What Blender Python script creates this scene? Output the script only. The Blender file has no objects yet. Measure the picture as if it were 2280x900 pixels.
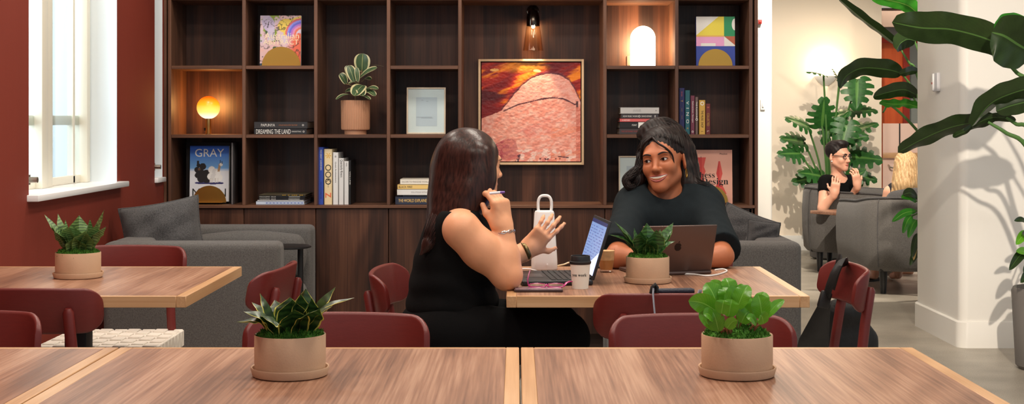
import bpy, bmesh, math, random
import numpy as np
from mathutils import Matrix, Vector, Euler
random.seed(7)
RNG = np.random.default_rng(7)
PI = math.pi
F, H, VX, VY = 3166.7, 1.26, 1150.0, 268.0     # focal length in px, eye height, vanishing point
COL = bpy.context.scene.collection

def at(px, py, Y):
    return np.array([(px - VX) * Y / F, Y, H - (py - VY) * Y / F])
def AX(px, Y): return (px - VX) * Y / F
def AZ(py, Y): return H - (py - VY) * Y / F

def lin(r, g, b):
    f = lambda c: (c / 12.92 if c <= 0.04045 else ((c + 0.055) / 1.055) ** 2.4)
    return (f(r / 255), f(g / 255), f(b / 255))

# ------------------------------------------------------------------ mesh builder
class MB:
    def __init__(s):
        s.V = []; s.Fc = []; s.M = []; s.UV = []; s.C = []; s.n = 0; s.mats = []; s.hasuv = False; s.hascol = False
    def mi(s, m):
        if m not in s.mats: s.mats.append(m)
        return s.mats.index(m)
    def add(s, V, Fs, mat, uv=None, col=None):
        V = np.asarray(V, float).reshape(-1, 3)
        i = s.mi(mat); n = s.n
        s.V.append(V)
        s.Fc.extend([[a + n for a in f] for f in Fs]); s.M.extend([i] * len(Fs))
        if uv is not None: s.hasuv = True
        if col is not None: s.hascol = True
        s.UV.append(np.asarray(uv, float) if uv is not None else np.zeros((len(V), 2)))
        s.C.append(np.asarray(col, float) if col is not None else np.ones((len(V), 3)))
        s.n += len(V)
        return s
    def xf(s, M):
        M = np.array(M)
        s.V = [v @ M[:3, :3].T + M[:3, 3] for v in s.V]
        return s
    def merge(s, o, M=None):
        for v in [0]:
            V = np.concatenate(o.V) if o.V else np.zeros((0, 3))
            if M is not None:
                M = np.array(M); V = V @ M[:3, :3].T + M[:3, 3]
            n = s.n
            idx = [s.mi(m) for m in o.mats]
            s.V.append(V); s.Fc.extend([[a + n for a in f] for f in o.Fc]); s.M.extend([idx[k] for k in o.M])
            s.UV.append(np.concatenate(o.UV)); s.C.append(np.concatenate(o.C)); s.n += o.n
            s.hasuv |= o.hasuv; s.hascol |= o.hascol
        return s
    # --- shapes
    def box(s, x0, x1, y0, y1, z0, z1, mat, r=0.0, seg=2, M=None):
        V, Fs = rbox_geo(abs(x1 - x0), abs(y1 - y0), abs(z1 - z0), r, seg)
        V = V + np.array([(x0 + x1) / 2, (y0 + y1) / 2, (z0 + z1) / 2])
        if M is not None:
            M = np.array(M); V = V @ M[:3, :3].T + M[:3, 3]
        return s.add(V, Fs, mat)
    def lathe(s, prof, n, mat, c=(0, 0, 0), cap=True, axis='z', rib=0, ribd=0.0):
        prof = list(prof); V = []; Fs = []
        for r, z in prof:
            for k in range(n):
                a = 2 * PI * k / n
                rr = r * (1 + ribd * (abs(math.cos(rib * a / 2)) - .5)) if rib else r
                V.append((rr * math.cos(a), rr * math.sin(a), z))
        m = len(prof)
        for j in range(m - 1):
            for k in range(n):
                k2 = (k + 1) % n
                Fs.append((j * n + k, j * n + k2, (j + 1) * n + k2, (j + 1) * n + k))
        if cap:
            Fs.append(tuple(range(n))[::-1]); Fs.append(tuple(range((m - 1) * n, m * n)))
        V = np.array(V)
        if axis == 'y': V = V[:, [0, 2, 1]] * np.array([1, -1, 1])
        if axis == 'x': V = V[:, [2, 1, 0]]
        return s.add(V + np.array(c), Fs, mat)
    def tube(s, pts, rad, mat, n=8, cap=True, flat=1.0, nrm=None):
        P = np.asarray(pts, float); m = len(P)
        rad = np.broadcast_to(np.asarray(rad, float), (m,))
        T = np.gradient(P, axis=0); T /= np.linalg.norm(T, axis=1)[:, None] + 1e-12
        u = np.array(nrm, float) if nrm is not None else (np.array([0, 0, 1.]) if abs(T[0, 2]) < .9 else np.array([1., 0, 0]))
        V = []; uv = []
        for i in range(m):
            u = u - T[i] * (u @ T[i]); u /= np.linalg.norm(u) + 1e-12
            w = np.cross(T[i], u)
            for k in range(n):
                a = 2 * PI * k / n
                V.append(P[i] + rad[i] * (math.cos(a) * u * flat + math.sin(a) * w)); uv.append((k / n, i / max(1, m - 1)))
        Fs = [(i * n + k, i * n + (k + 1) % n, (i + 1) * n + (k + 1) % n, (i + 1) * n + k) for i in range(m - 1) for k in range(n)]
        if cap:
            Fs.append(tuple(range(n))[::-1]); Fs.append(tuple(range((m - 1) * n, m * n)))
        return s.add(V, Fs, mat, uv=uv)
    def grid(s, P, mat, closeu=False, closev=False, flip=False, col=None):
        P = np.asarray(P, float); nu, nv = P.shape[:2]
        Fs = []
        for i in range(nu - (0 if closeu else 1)):
            for j in range(nv - (0 if closev else 1)):
                a, b, c, d = i * nv + j, ((i + 1) % nu) * nv + j, ((i + 1) % nu) * nv + (j + 1) % nv, i * nv + (j + 1) % nv
                Fs.append((a, d, c, b) if flip else (a, b, c, d))
        uu, vv = np.meshgrid(np.linspace(0, 1, nu), np.linspace(0, 1, nv), indexing='ij')
        return s.add(P.reshape(-1, 3), Fs, mat, uv=np.stack([uu.ravel(), vv.ravel()], 1), col=None if col is None else np.asarray(col).reshape(-1, 3))
    def prism(s, poly, t, mat, M=None):
        """polygon in local x,z; thickness t along +y from y=0"""
        n = len(poly)
        V = [(x, 0, z) for x, z in poly] + [(x, t, z) for x, z in poly]
        Fs = [tuple(range(n)), tuple(range(n, 2 * n))[::-1]] + [(i, i + n, (i + 1) % n + n, (i + 1) % n) for i in range(n)]
        V = np.array(V, float)
        if M is not None:
            M = np.array(M); V = V @ M[:3, :3].T + M[:3, 3]
        return s.add(V, Fs, mat)
    def text(s, body, mat, o, xd, zd, w=None, h=None, align='c', off=0.0, sp=1.0):
        """flat lettering: o = anchor, xd = reading direction, zd = up; fitted to width w and/or height h"""
        V, Fs = text_geo(body, off, sp)
        if not len(V): return s
        lo, hi = V.min(0), V.max(0)
        kx = w / (hi[0] - lo[0]) if w else None
        kz = h / (hi[1] - lo[1]) if h else None
        kx = kx or kz; kz = kz or kx
        U = (V - lo) * np.array([kx, kz]); W = (hi - lo) * np.array([kx, kz])
        if align == 'c': U -= W / 2
        elif align == 'l': U -= np.array([0, W[1] / 2])
        o, xd, zd = map(lambda q: np.array(q, float), (o, xd, zd))
        return s.add(o + U[:, :1] * xd + U[:, 1:] * zd, Fs, mat)
    def build(s, name, parent=None, loc=None, smooth=38, rot=None):
        me = bpy.data.meshes.new(name)
        V = np.concatenate(s.V) if s.V else np.zeros((0, 3))
        me.from_pydata(V.tolist(), [], [tuple(f) for f in s.Fc])
        for m in s.mats: me.materials.append(m)
        me.polygons.foreach_set('material_index', s.M)
        if smooth:
            me.polygons.foreach_set('use_smooth', [True] * len(me.polygons))
        li = np.empty(len(me.loops), dtype=np.int32); me.loops.foreach_get('vertex_index', li)
        if s.hasuv:
            ul = me.uv_layers.new(name='UVMap'); ul.data.foreach_set('uv', np.concatenate(s.UV)[li].ravel())
        if s.hascol:
            ca = me.color_attributes.new('Col', 'FLOAT_COLOR', 'POINT')
            C = np.concatenate(s.C); C = np.concatenate([C, np.ones((len(C), 1))], 1); ca.data.foreach_set('color', C.ravel())
        me.update()
        if smooth and smooth < 180: me.set_sharp_from_angle(angle=math.radians(smooth))
        o = bpy.data.objects.new(name, me); COL.objects.link(o)
        if parent is not None: o.parent = parent
        if loc is not None: o.location = loc
        if rot is not None: o.rotation_euler = rot
        return o

_rb = {}
def rbox_geo(sx, sy, sz, r, seg):
    key = (round(sx, 5), round(sy, 5), round(sz, 5), round(r, 5), seg)
    if key not in _rb:
        bm = bmesh.new(); bmesh.ops.create_cube(bm, size=1)
        bmesh.ops.scale(bm, vec=(sx, sy, sz), verts=bm.verts)
        if r > 0:
            bmesh.ops.bevel(bm, geom=bm.edges[:], offset=min(r, .49 * min(sx, sy, sz)), segments=seg, profile=.5, affect='EDGES')
        bm.verts.ensure_lookup_table()
        _rb[key] = (np.array([v.co[:] for v in bm.verts]), [[v.index for v in f.verts] for f in bm.faces]); bm.free()
    return _rb[key]
_tx = {}
def text_geo(body, off=0.0, sp=1.0):
    key = (body, off, sp)
    if key not in _tx:
        cu = bpy.data.curves.new('lettering', 'FONT'); cu.body = body; cu.size = 1; cu.resolution_u = 3; cu.offset = off; cu.space_character = sp
        ob = bpy.data.objects.new('lettering', cu); COL.objects.link(ob)
        dg = bpy.context.evaluated_depsgraph_get(); dg.update()
        ev = ob.evaluated_get(dg); me = ev.to_mesh()
        V = np.array([v.co[:2] for v in me.vertices]) if len(me.vertices) else np.zeros((0, 2))
        Fs = [list(p.vertices) for p in me.polygons]
        ev.to_mesh_clear(); bpy.data.objects.remove(ob); bpy.data.curves.remove(cu)
        _tx[key] = (V, Fs)
    return _tx[key]

# ------------------------------------------------------------------ scene graph helpers
def tag(o, label=None, cat=None, group=None, kind=None):
    if label: o['label'] = label
    if cat: o['category'] = cat
    if group: o['group'] = group
    if kind: o['kind'] = kind
    return o
def thing(name, label, cat, loc=(0, 0, 0), rz=0.0, group=None, rot=None):
    o = bpy.data.objects.new(name, None); COL.objects.link(o); o.empty_display_size = .05
    o.location = loc; o.rotation_euler = rot if rot is not None else (0, 0, rz)
    return tag(o, label, cat, group)
def struct(name, mb, **k):
    o = mb.build(name, **k); o['kind'] = 'structure'; return o
def dup(root, loc, rz, label=None, group=None):
    def cp(o, par):
        c = o.copy(); COL.objects.link(c)
        if par is not None: c.parent = par
        for ch in list(o.children): cp(ch, c)
        return c
    kids = list(root.children)
    r = root.copy(); COL.objects.link(r)
    r.location = loc; r.rotation_euler = (0, 0, rz)
    for ch in kids: cp(ch, r)
    if label: r['label'] = label
    if group: r['group'] = group
    return r
def Mrot(rx=0, ry=0, rz=0, t=(0, 0, 0), s=1.0):
    return np.array(Matrix.Translation(t) @ Euler((rx, ry, rz)).to_matrix().to_4x4() @ Matrix.Scale(s, 4))

# ------------------------------------------------------------------ materials
_mc = {}
def _new(name):
    m = bpy.data.materials.new(name); m.use_nodes = True
    nt = m.node_tree; b = nt.nodes['Principled BSDF']
    return m, nt, b
def N(nt, t, **k):
    n = nt.nodes.new(t)
    for a, v in k.items(): setattr(n, a, v)
    return n
def L(nt, a, b): nt.links.new(a, b)
def mat(name, rgb, rough=.5, metal=0.0, var=0.0, vscale=8, bump=0.0, bscale=60, spec=.5, coat=0.0, sss=0.0, stretch=(1, 1, 1), trans=0.0, emit=None, estr=0.0, sheen=0.0):
    if name in _mc: return _mc[name]
    m, nt, b = _new(name)
    c = lin(*rgb) + (1,)
    b.inputs['Base Color'].default_value = c
    b.inputs['Roughness'].default_value = rough; b.inputs['Metallic'].default_value = metal
    b.inputs['Specular IOR Level'].default_value = spec; b.inputs['Coat Weight'].default_value = coat
    if sheen: b.inputs['Sheen Weight'].default_value = sheen
    if sss:
        b.inputs['Subsurface Weight'].default_value = sss; b.inputs['Subsurface Radius'].default_value = (.012, .005, .003); b.inputs['Subsurface Scale'].default_value = 1
    if trans: b.inputs['Transmission Weight'].default_value = trans
    if emit:
        b.inputs['Emission Color'].default_value = lin(*emit) + (1,); b.inputs['Emission Strength'].default_value = estr
    if var or bump:
        tc = N(nt, 'ShaderNodeTexCoord'); mp = N(nt, 'ShaderNodeMapping'); mp.inputs['Scale'].default_value = stretch
        L(nt, tc.outputs['Object'], mp.inputs['Vector'])
    if var:
        no = N(nt, 'ShaderNodeTexNoise'); no.inputs['Scale'].default_value = vscale; no.inputs['Detail'].default_value = 4
        L(nt, mp.outputs[0], no.inputs['Vector'])
        mr = N(nt, 'ShaderNodeMapRange'); mr.inputs['From Min'].default_value = .3; mr.inputs['From Max'].default_value = .7
        mr.inputs['To Min'].default_value = 1 - var; mr.inputs['To Max'].default_value = 1 + var
        L(nt, no.outputs[0], mr.inputs['Value'])
        hs = N(nt, 'ShaderNodeHueSaturation'); hs.inputs['Color'].default_value = c; L(nt, mr.outputs[0], hs.inputs['Value'])
        L(nt, hs.outputs[0], b.inputs['Base Color'])
    if bump:
        nb = N(nt, 'ShaderNodeTexNoise'); nb.inputs['Scale'].default_value = bscale; nb.inputs['Detail'].default_value = 3
        L(nt, mp.outputs[0], nb.inputs['Vector'])
        bp = N(nt, 'ShaderNodeBump'); bp.inputs['Strength'].default_value = bump; bp.inputs['Distance'].default_value = .01
        L(nt, nb.outputs[0], bp.inputs['Height']); L(nt, bp.outputs[0], b.inputs['Normal'])
    _mc[name] = m
    return m
def wood(name, ca, cb, cc, axis='z', rough=.4, scale=1.0, plank=0.0, spec=.5, coat=0.0, fine=.45):
    """straight-grained veneer: grain runs along the axis"""
    if name in _mc: return _mc[name]
    m, nt, b = _new(name)
    tc = N(nt, 'ShaderNodeTexCoord'); oi = N(nt, 'ShaderNodeObjectInfo')
    off = N(nt, 'ShaderNodeVectorMath', operation='SCALE'); cmb = N(nt, 'ShaderNodeCombineXYZ')
    L(nt, oi.outputs['Random'], cmb.inputs[0]); L(nt, oi.outputs['Random'], cmb.inputs[1]); L(nt, oi.outputs['Random'], cmb.inputs[2])
    L(nt, cmb.outputs[0], off.inputs[0]); off.inputs['Scale'].default_value = 7
    ad = N(nt, 'ShaderNodeVectorMath', operation='ADD'); L(nt, tc.outputs['Object'], ad.inputs[0]); L(nt, off.outputs[0], ad.inputs[1])
    def noise(sc, along, det, dist=0):
        mp = N(nt, 'ShaderNodeMapping'); v = [sc, sc, sc]; v['xyz'.index(axis)] = along; mp.inputs['Scale'].default_value = v
        L(nt, ad.outputs[0], mp.inputs['Vector'])
        n = N(nt, 'ShaderNodeTexNoise'); n.inputs['Scale'].default_value = 1; n.inputs['Detail'].default_value = det; n.inputs['Distortion'].default_value = dist
        L(nt, mp.outputs[0], n.inputs['Vector']); return n
    n1 = noise(9 * scale, .9 * scale, 3, .6); n2 = noise(150 * scale, 3 * scale, 3); n3 = noise(2.2 * scale, .35 * scale, 2)
    # cathedral rings from the slow noise
    mu = N(nt, 'ShaderNodeMath', operation='MULTIPLY'); L(nt, n3.outputs[0], mu.inputs[0]); mu.inputs[1].default_value = 70
    sn = N(nt, 'ShaderNodeMath', operation='SINE'); L(nt, mu.outputs[0], sn.inputs[0])
    def mad(a, k, c0):
        q = N(nt, 'ShaderNodeMath', operation='MULTIPLY_ADD'); L(nt, a, q.inputs[0]); q.inputs[1].default_value = k
        if isinstance(c0, float): q.inputs[2].default_value = c0
        else: L(nt, c0, q.inputs[2])
        return q.outputs[0]
    v = mad(n1.outputs[0], .9, -.2 - (fine - .45) / 2); v = mad(n2.outputs[0], fine, v); v = mad(sn.outputs[0], .07, v)
    if plank:
        sx = N(nt, 'ShaderNodeSeparateXYZ'); L(nt, ad.outputs[0], sx.inputs[0])
        dv = N(nt, 'ShaderNodeMath', operation='DIVIDE'); L(nt, sx.outputs[0 if axis != 'x' else 1], dv.inputs[0]); dv.inputs[1].default_value = plank
        fl = N(nt, 'ShaderNodeMath', operation='FLOOR'); L(nt, dv.outputs[0], fl.inputs[0])
        wn = N(nt, 'ShaderNodeTexWhiteNoise', noise_dimensions='1D'); L(nt, fl.outputs[0], wn.inputs['W'])
        v = mad(wn.outputs[0], .25, mad(v, 1.0, -.12))
    rp = N(nt, 'ShaderNodeValToRGB'); cr = rp.color_ramp
    cr.elements[0].position = .2; cr.elements[0].color = lin(*ca) + (1,)
    cr.elements[1].position = .82; cr.elements[1].color = lin(*cc) + (1,)
    e = cr.elements.new(.5); e.color = lin(*cb) + (1,)
    L(nt, v, rp.inputs[0]); L(nt, rp.outputs[0], b.inputs['Base Color'])
    b.inputs['Roughness'].default_value = rough; b.inputs['Specular IOR Level'].default_value = spec; b.inputs['Coat Weight'].default_value = coat
    bp = N(nt, 'ShaderNodeBump'); bp.inputs['Strength'].default_value = .12; bp.inputs['Distance'].default_value = .002
    L(nt, n2.outputs[0], bp.inputs['Height']); L(nt, bp.outputs[0], b.inputs['Normal'])
    _mc[name] = m; return m
def fabric(name, ca, cb, scale=500, rough=.95):
    """woven melange cloth"""
    if name in _mc: return _mc[name]
    m, nt, b = _new(name)
    tc = N(nt, 'ShaderNodeTexCoord'); outs = []
    for st in ((scale, scale * .2, scale * .2), (scale * .2, scale * .2, scale), (scale * .2, scale, scale * .2)):
        mp = N(nt, 'ShaderNodeMapping'); mp.inputs['Scale'].default_value = st; L(nt, tc.outputs['Object'], mp.inputs['Vector'])
        n = N(nt, 'ShaderNodeTexNoise'); n.inputs['Scale'].default_value = 1; n.inputs['Detail'].default_value = 1; L(nt, mp.outputs[0], n.inputs['Vector']); outs.append(n.outputs[0])
    a = N(nt, 'ShaderNodeMath', operation='ADD'); L(nt, outs[0], a.inputs[0]); L(nt, outs[1], a.inputs[1])
    a2 = N(nt, 'ShaderNodeMath', operation='ADD'); L(nt, a.outputs[0], a2.inputs[0]); L(nt, outs[2], a2.inputs[1])
    mr = N(nt, 'ShaderNodeMapRange'); mr.inputs['From Min'].default_value = 1.2; mr.inputs['From Max'].default_value = 1.8; L(nt, a2.outputs[0], mr.inputs['Value'])
    mx = N(nt, 'ShaderNodeMix', data_type='RGBA'); mx.inputs[6].default_value = lin(*ca) + (1,); mx.inputs[7].default_value = lin(*cb) + (1,)
    L(nt, mr.outputs[0], mx.inputs[0]); L(nt, mx.outputs[2], b.inputs['Base Color'])
    b.inputs['Roughness'].default_value = rough; b.inputs['Specular IOR Level'].default_value = .2; b.inputs['Sheen Weight'].default_value = .15
    bp = N(nt, 'ShaderNodeBump'); bp.inputs['Strength'].default_value = .3; bp.inputs['Distance'].default_value = .002
    L(nt, a2.outputs[0], bp.inputs['Height']); L(nt, bp.outputs[0], b.inputs['Normal'])
    _mc[name] = m; return m
def printed(name, rough=.45):
    """ink on paper: colours come from the mesh's colour attribute"""
    if name in _mc: return _mc[name]
    m, nt, b = _new(name)
    a = N(nt, 'ShaderNodeVertexColor'); a.layer_name = 'Col'; L(nt, a.outputs[0], b.inputs['Base Color'])
    b.inputs['Roughness'].default_value = rough
    _mc[name] = m; return m
def glass(name, rgb=(255, 255, 255), rough=0.0, ior=1.45):
    if name in _mc: return _mc[name]
    m, nt, b = _new(name)
    b.inputs['Base Color'].default_value = lin(*rgb) + (1,); b.inputs['Transmission Weight'].default_value = 1; b.inputs['Roughness'].default_value = rough; b.inputs['IOR'].default_value = ior
    _mc[name] = m; return m
def thin_glass(name, rgb=(255, 255, 255), k=.9):
    """a thin pane: mostly clear, mirror-like at grazing angles"""
    if name in _mc: return _mc[name]
    m, nt, b = _new(name); nt.nodes.remove(b)
    tr = N(nt, 'ShaderNodeBsdfTransparent'); tr.inputs[0].default_value = lin(*rgb) + (1,)
    gl = N(nt, 'ShaderNodeBsdfGlossy'); gl.inputs['Roughness'].default_value = .02
    lw = N(nt, 'ShaderNodeLayerWeight'); pw = N(nt, 'ShaderNodeMath', operation='POWER'); L(nt, lw.outputs['Facing'], pw.inputs[0]); pw.inputs[1].default_value = 4.5
    fr = N(nt, 'ShaderNodeMath', operation='MULTIPLY_ADD'); L(nt, pw.outputs[0], fr.inputs[0]); fr.inputs[1].default_value = .8; fr.inputs[2].default_value = .03
    ms = N(nt, 'ShaderNodeMixShader'); L(nt, fr.outputs[0], ms.inputs[0]); L(nt, tr.outputs[0], ms.inputs[1]); L(nt, gl.outputs[0], ms.inputs[2])
    L(nt, ms.outputs[0], nt.nodes['Material Output'].inputs['Surface'])
    _mc[name] = m; return m
def leafmat(name, base, dark, edge=None, ew=.12, vein=None, band=0.0, rough=.35, mid=None, back=None, thru=.15):
    """leaf colours by UV: u across the blade, v along it"""
    if name in _mc: return _mc[name]
    m, nt, b = _new(name)
    uv = N(nt, 'ShaderNodeUVMap'); uv.uv_map = 'UVMap'
    sp = N(nt, 'ShaderNodeSeparateXYZ'); L(nt, uv.outputs[0], sp.inputs[0])
    def math_(op, a, bb=None, c=None):
        q = N(nt, 'ShaderNodeMath', operation=op)
        for i, v in enumerate((a, bb, c)):
            if v is None: continue
            if isinstance(v, (int, float)): q.inputs[i].default_value = v
            else: L(nt, v, q.inputs[i])
        return q.outputs[0]
    tc = N(nt, 'ShaderNodeTexCoord'); no = N(nt, 'ShaderNodeTexNoise'); no.inputs['Scale'].default_value = 25; no.inputs['Detail'].default_value = 3
    L(nt, tc.outputs['Object'], no.inputs['Vector'])
    d = math_('ABSOLUTE', math_('SUBTRACT', sp.outputs[0], .5))            # 0 midrib .. .5 edge
    mix = N(nt, 'ShaderNodeMix', data_type='RGBA'); mix.inputs[6].default_value = lin(*base) + (1,); mix.inputs[7].default_value = lin(*dark) + (1,)
    f = no.outputs[0]
    if band:
        w = math_('SINE', math_('ADD', math_('MULTIPLY', sp.outputs[1], band), math_('MULTIPLY', no.outputs[0], 9.0)))
        f = math_('MULTIPLY_ADD', w, .35, math_('MULTIPLY', no.outputs[0], .9))
    if vein:
        w = math_('SINE', math_('MULTIPLY', math_('SUBTRACT', sp.outputs[1], math_('MULTIPLY', d, .55)), vein))
        f = math_('MULTIPLY_ADD', w, .07, f)
    L(nt, f, mix.inputs[0]); out = mix.outputs[2]
    if mid:
        mm = N(nt, 'ShaderNodeMix', data_type='RGBA'); L(nt, math_('LESS_THAN', d, .022), mm.inputs[0]); L(nt, out, mm.inputs[6]); mm.inputs[7].default_value = lin(*mid) + (1,); out = mm.outputs[2]
    if edge:
        me = N(nt, 'ShaderNodeMix', data_type='RGBA')
        L(nt, math_('GREATER_THAN', math_('MULTIPLY_ADD', math_('SUBTRACT', no.outputs[0], .5), .12 if ew > .1 else .05, d), .5 - ew), me.inputs[0])
        L(nt, out, me.inputs[6]); me.inputs[7].default_value = lin(*edge) + (1,); out = me.outputs[2]
    L(nt, out, b.inputs['Base Color']); b.inputs['Roughness'].default_value = rough
    if thru:
        tr = N(nt, 'ShaderNodeBsdfTranslucent'); L(nt, out, tr.inputs['Color'])
        ms = N(nt, 'ShaderNodeMixShader'); ms.inputs[0].default_value = thru
        L(nt, b.outputs[0], ms.inputs[1]); L(nt, tr.outputs[0], ms.inputs[2]); L(nt, ms.outputs[0], nt.nodes['Material Output'].inputs['Surface'])
    _mc[name] = m; return m

# ------------------------------------------------------------------ 2-D noise for printed pictures
_tab = RNG.random((256, 256))
def vnoise(x, y):
    x = np.asarray(x, float); y = np.asarray(y, float)
    xi = np.floor(x).astype(int); yi = np.floor(y).astype(int); fx = x - xi; fy = y - yi
    fx = fx * fx * (3 - 2 * fx); fy = fy * fy * (3 - 2 * fy)
    g = lambda a, b: _tab[a % 256, b % 256]
    return (g(xi, yi) * (1 - fx) + g(xi + 1, yi) * fx) * (1 - fy) + (g(xi, yi + 1) * (1 - fx) + g(xi + 1, yi + 1) * fx) * fy
def fbm(x, y, o=4):
    s = 0; a = .5; t = 0
    for k in range(o):
        s = s + a * vnoise(x * 2 ** k + 13.7 * k, y * 2 ** k + 7.1 * k); t += a; a *= .5
    return s / t
def mixc(A, B, t):
    t = np.clip(t, 0, 1)[..., None]; return A * (1 - t) + B * t
def C3(r, g, b): return np.array(lin(r, g, b))

# ------------------------------------------------------------------ signed distance modelling
def rc(a, b, ra, rb):
    a = np.array(a, float); b = np.array(b, float); ba = b - a; l2 = ba @ ba + 1e-12
    def f(P):
        t = np.clip((P - a) @ ba / l2, 0, 1)
        return np.linalg.norm(P - a - t[:, None] * ba, axis=1) - (ra + (rb - ra) * t)
    return f
def ell(c, r, R=None):
    c = np.array(c, float); r = np.array(r, float)
    def f(P):
        q = P - c
        if R is not None: q = q @ R
        k0 = np.linalg.norm(q / r, axis=1); k1 = np.linalg.norm(q / r ** 2, axis=1)
        return k0 * (k0 - 1) / (k1 + 1e-9)
    return f
def sbox(c, h, r, R=None):
    c = np.array(c, float); h = np.array(h, float) - r
    def f(P):
        q = P - c
        if R is not None: q = q @ R
        q = np.abs(q) - h
        return np.linalg.norm(np.maximum(q, 0), axis=1) + np.minimum(q.max(1), 0) - r
    return f
def half(c, n):
    c = np.array(c, float); n = np.array(n, float); n /= np.linalg.norm(n)
    return lambda P: (P - c) @ n
class SDF:
    def __init__(s): s.ops = []
    def add(s, f, k=.02): s.ops.append((0, f, k)); return s
    def sub(s, f, k=.01): s.ops.append((1, f, k)); return s
    def keep(s, f, k=.005): s.ops.append((2, f, k)); return s
    def disp(s, f): s.ops.append((3, f, 0)); return s
    def __call__(s, P):
        d = None
        for op, f, k in s.ops:
            e = f(P)
            if op == 3: d = d + e; continue
            if d is None: d = e; continue
            if op == 0:
                h = np.maximum(k - np.abs(d - e), 0) / k; d = np.minimum(d, e) - h * h * k * .25
            else:
                if op == 1: e = -e
                h = np.maximum(k - np.abs(d - e), 0) / k; d = np.maximum(d, e) + h * h * k * .25
        return d
    def grad(s, P, e=.002):
        g = np.stack([s(P + np.array(v) * e) - s(P - np.array(v) * e) for v in np.eye(3)], 1)
        return g / (np.linalg.norm(g, axis=1)[:, None] + 1e-9)
    def snap(s, P, it=4, lift=0.0):
        P = np.array(P, float)
        for _ in range(it): P = P - s.grad(P) * (s(P) - lift)[:, None] * .9
        return P
    def mesh(s, lo, hi, step, fine=None):
        """fine = (lo, hi, step) of a box meshed more finely"""
        B = 6; ax = []
        for i in range(3):
            if fine is None: a = np.arange(lo[i], hi[i] + step, step)
            else:
                f0, f1, fs = fine[0][i], fine[1][i], fine[2]
                a = np.concatenate([np.arange(f0, lo[i] - step, -step)[:0:-1], np.arange(f0, f1, fs), np.arange(f1, hi[i] + step, step)])
            k = -len(a) % B
            ax.append(np.concatenate([a, a[-1] + step * np.arange(1, k + 1)]))
        nb = np.array([len(a) // B for a in ax])
        cx = [a.reshape(-1, B).mean(1) for a in ax]
        hw = [(a.reshape(-1, B)[:, -1] - a.reshape(-1, B)[:, 0]) / 2 + np.gradient(a).reshape(-1, B).max(1) for a in ax]
        G = np.stack(np.meshgrid(*cx, indexing='ij'), -1).reshape(-1, 3)
        rad = np.linalg.norm(np.stack(np.meshgrid(*hw, indexing='ij'), -1).reshape(-1, 3), axis=1)
        cd = s(G)
        A = np.where(cd < 0, -1., 1.).astype(np.float32).reshape(nb)
        D = np.repeat(np.repeat(np.repeat(A, B, 0), B, 1), B, 2)
        act = np.nonzero(np.abs(cd) < rad * 1.25 + .006)[0]
        off = np.stack(np.meshgrid(*[np.arange(B)] * 3, indexing='ij'), -1).reshape(-1, 3)
        bi = np.stack(np.unravel_index(act, nb), 1) * B
        for q in range(0, len(bi), 1500):
            I = (bi[q:q + 1500, None, :] + off[None]).reshape(-1, 3)
            D[I[:, 0], I[:, 1], I[:, 2]] = s(np.stack([ax[0][I[:, 0]], ax[1][I[:, 1]], ax[2][I[:, 2]]], 1))
        return nets(D, ax)
def nets(D, ax):
    S = D < 0
    sl = lambda A, d: A[d[0]:A.shape[0] - 1 + d[0], d[1]:A.shape[1] - 1 + d[1], d[2]:A.shape[2] - 1 + d[2]]
    cs = [(i, j, k) for i in (0, 1) for j in (0, 1) for k in (0, 1)]
    allin = np.ones(np.array(D.shape) - 1, bool); anyin = np.zeros_like(allin)
    for c in cs: allin &= sl(S, c); anyin |= sl(S, c)
    I = np.stack(np.nonzero(anyin & ~allin), 1)
    idx = -np.ones(allin.shape, np.int32); idx[tuple(I.T)] = np.arange(len(I))
    val = np.stack([D[I[:, 0] + c[0], I[:, 1] + c[1], I[:, 2] + c[2]] for c in cs], 1)
    acc = np.zeros((len(I), 3)); cnt = np.zeros(len(I))
    for a in range(8):
        for b in range(a + 1, 8):
            df = np.abs(np.array(cs[a]) - np.array(cs[b]))
            if df.sum() != 1: continue
            m = (val[:, a] < 0) != (val[:, b] < 0)
            t = np.where(m, val[:, a] / (val[:, a] - val[:, b] + 1e-12), 0)
            p = np.array(cs[a]) + t[:, None] * (np.array(cs[b]) - np.array(cs[a]))
            acc += np.where(m[:, None], p, 0); cnt += m
    fr = I + acc / cnt[:, None]
    V = np.stack([np.interp(fr[:, i], np.arange(len(ax[i])), ax[i]) for i in range(3)], 1)
    Q = []
    for a in range(3):
        b, c = (a + 1) % 3, (a + 2) % 3
        s0 = [slice(None)] * 3; s1 = [slice(None)] * 3
        s0[a] = slice(0, -1); s1[a] = slice(1, None)
        E = S[tuple(s0)] != S[tuple(s1)]
        J = np.stack(np.nonzero(E), 1)
        J = J[(J[:, b] > 0) & (J[:, c] > 0) & (J[:, b] < D.shape[b] - 1) & (J[:, c] < D.shape[c] - 1)]
        eb = np.eye(3, dtype=int)[b]; ec = np.eye(3, dtype=int)[c]
        q = np.stack([idx[tuple((J - eb - ec).T)], idx[tuple((J - ec).T)], idx[tuple(J.T)], idx[tuple((J - eb).T)]], 1)
        ins = S[tuple(J.T)]
        q = np.where(ins[:, None], q, q[:, ::-1]); Q.append(q)
    Q = np.concatenate(Q); Q = Q[(Q >= 0).all(1)]
    return V, Q.tolist()
def sines(n, freq, seed, stretch=(1, 1, 1)):
    r = np.random.default_rng(seed); K = r.normal(size=(n, 3)) * freq * np.array(stretch); ph = r.random(n) * 6.28
    return lambda P: np.sin(P @ K.T + ph).sum(1) / n
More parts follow.
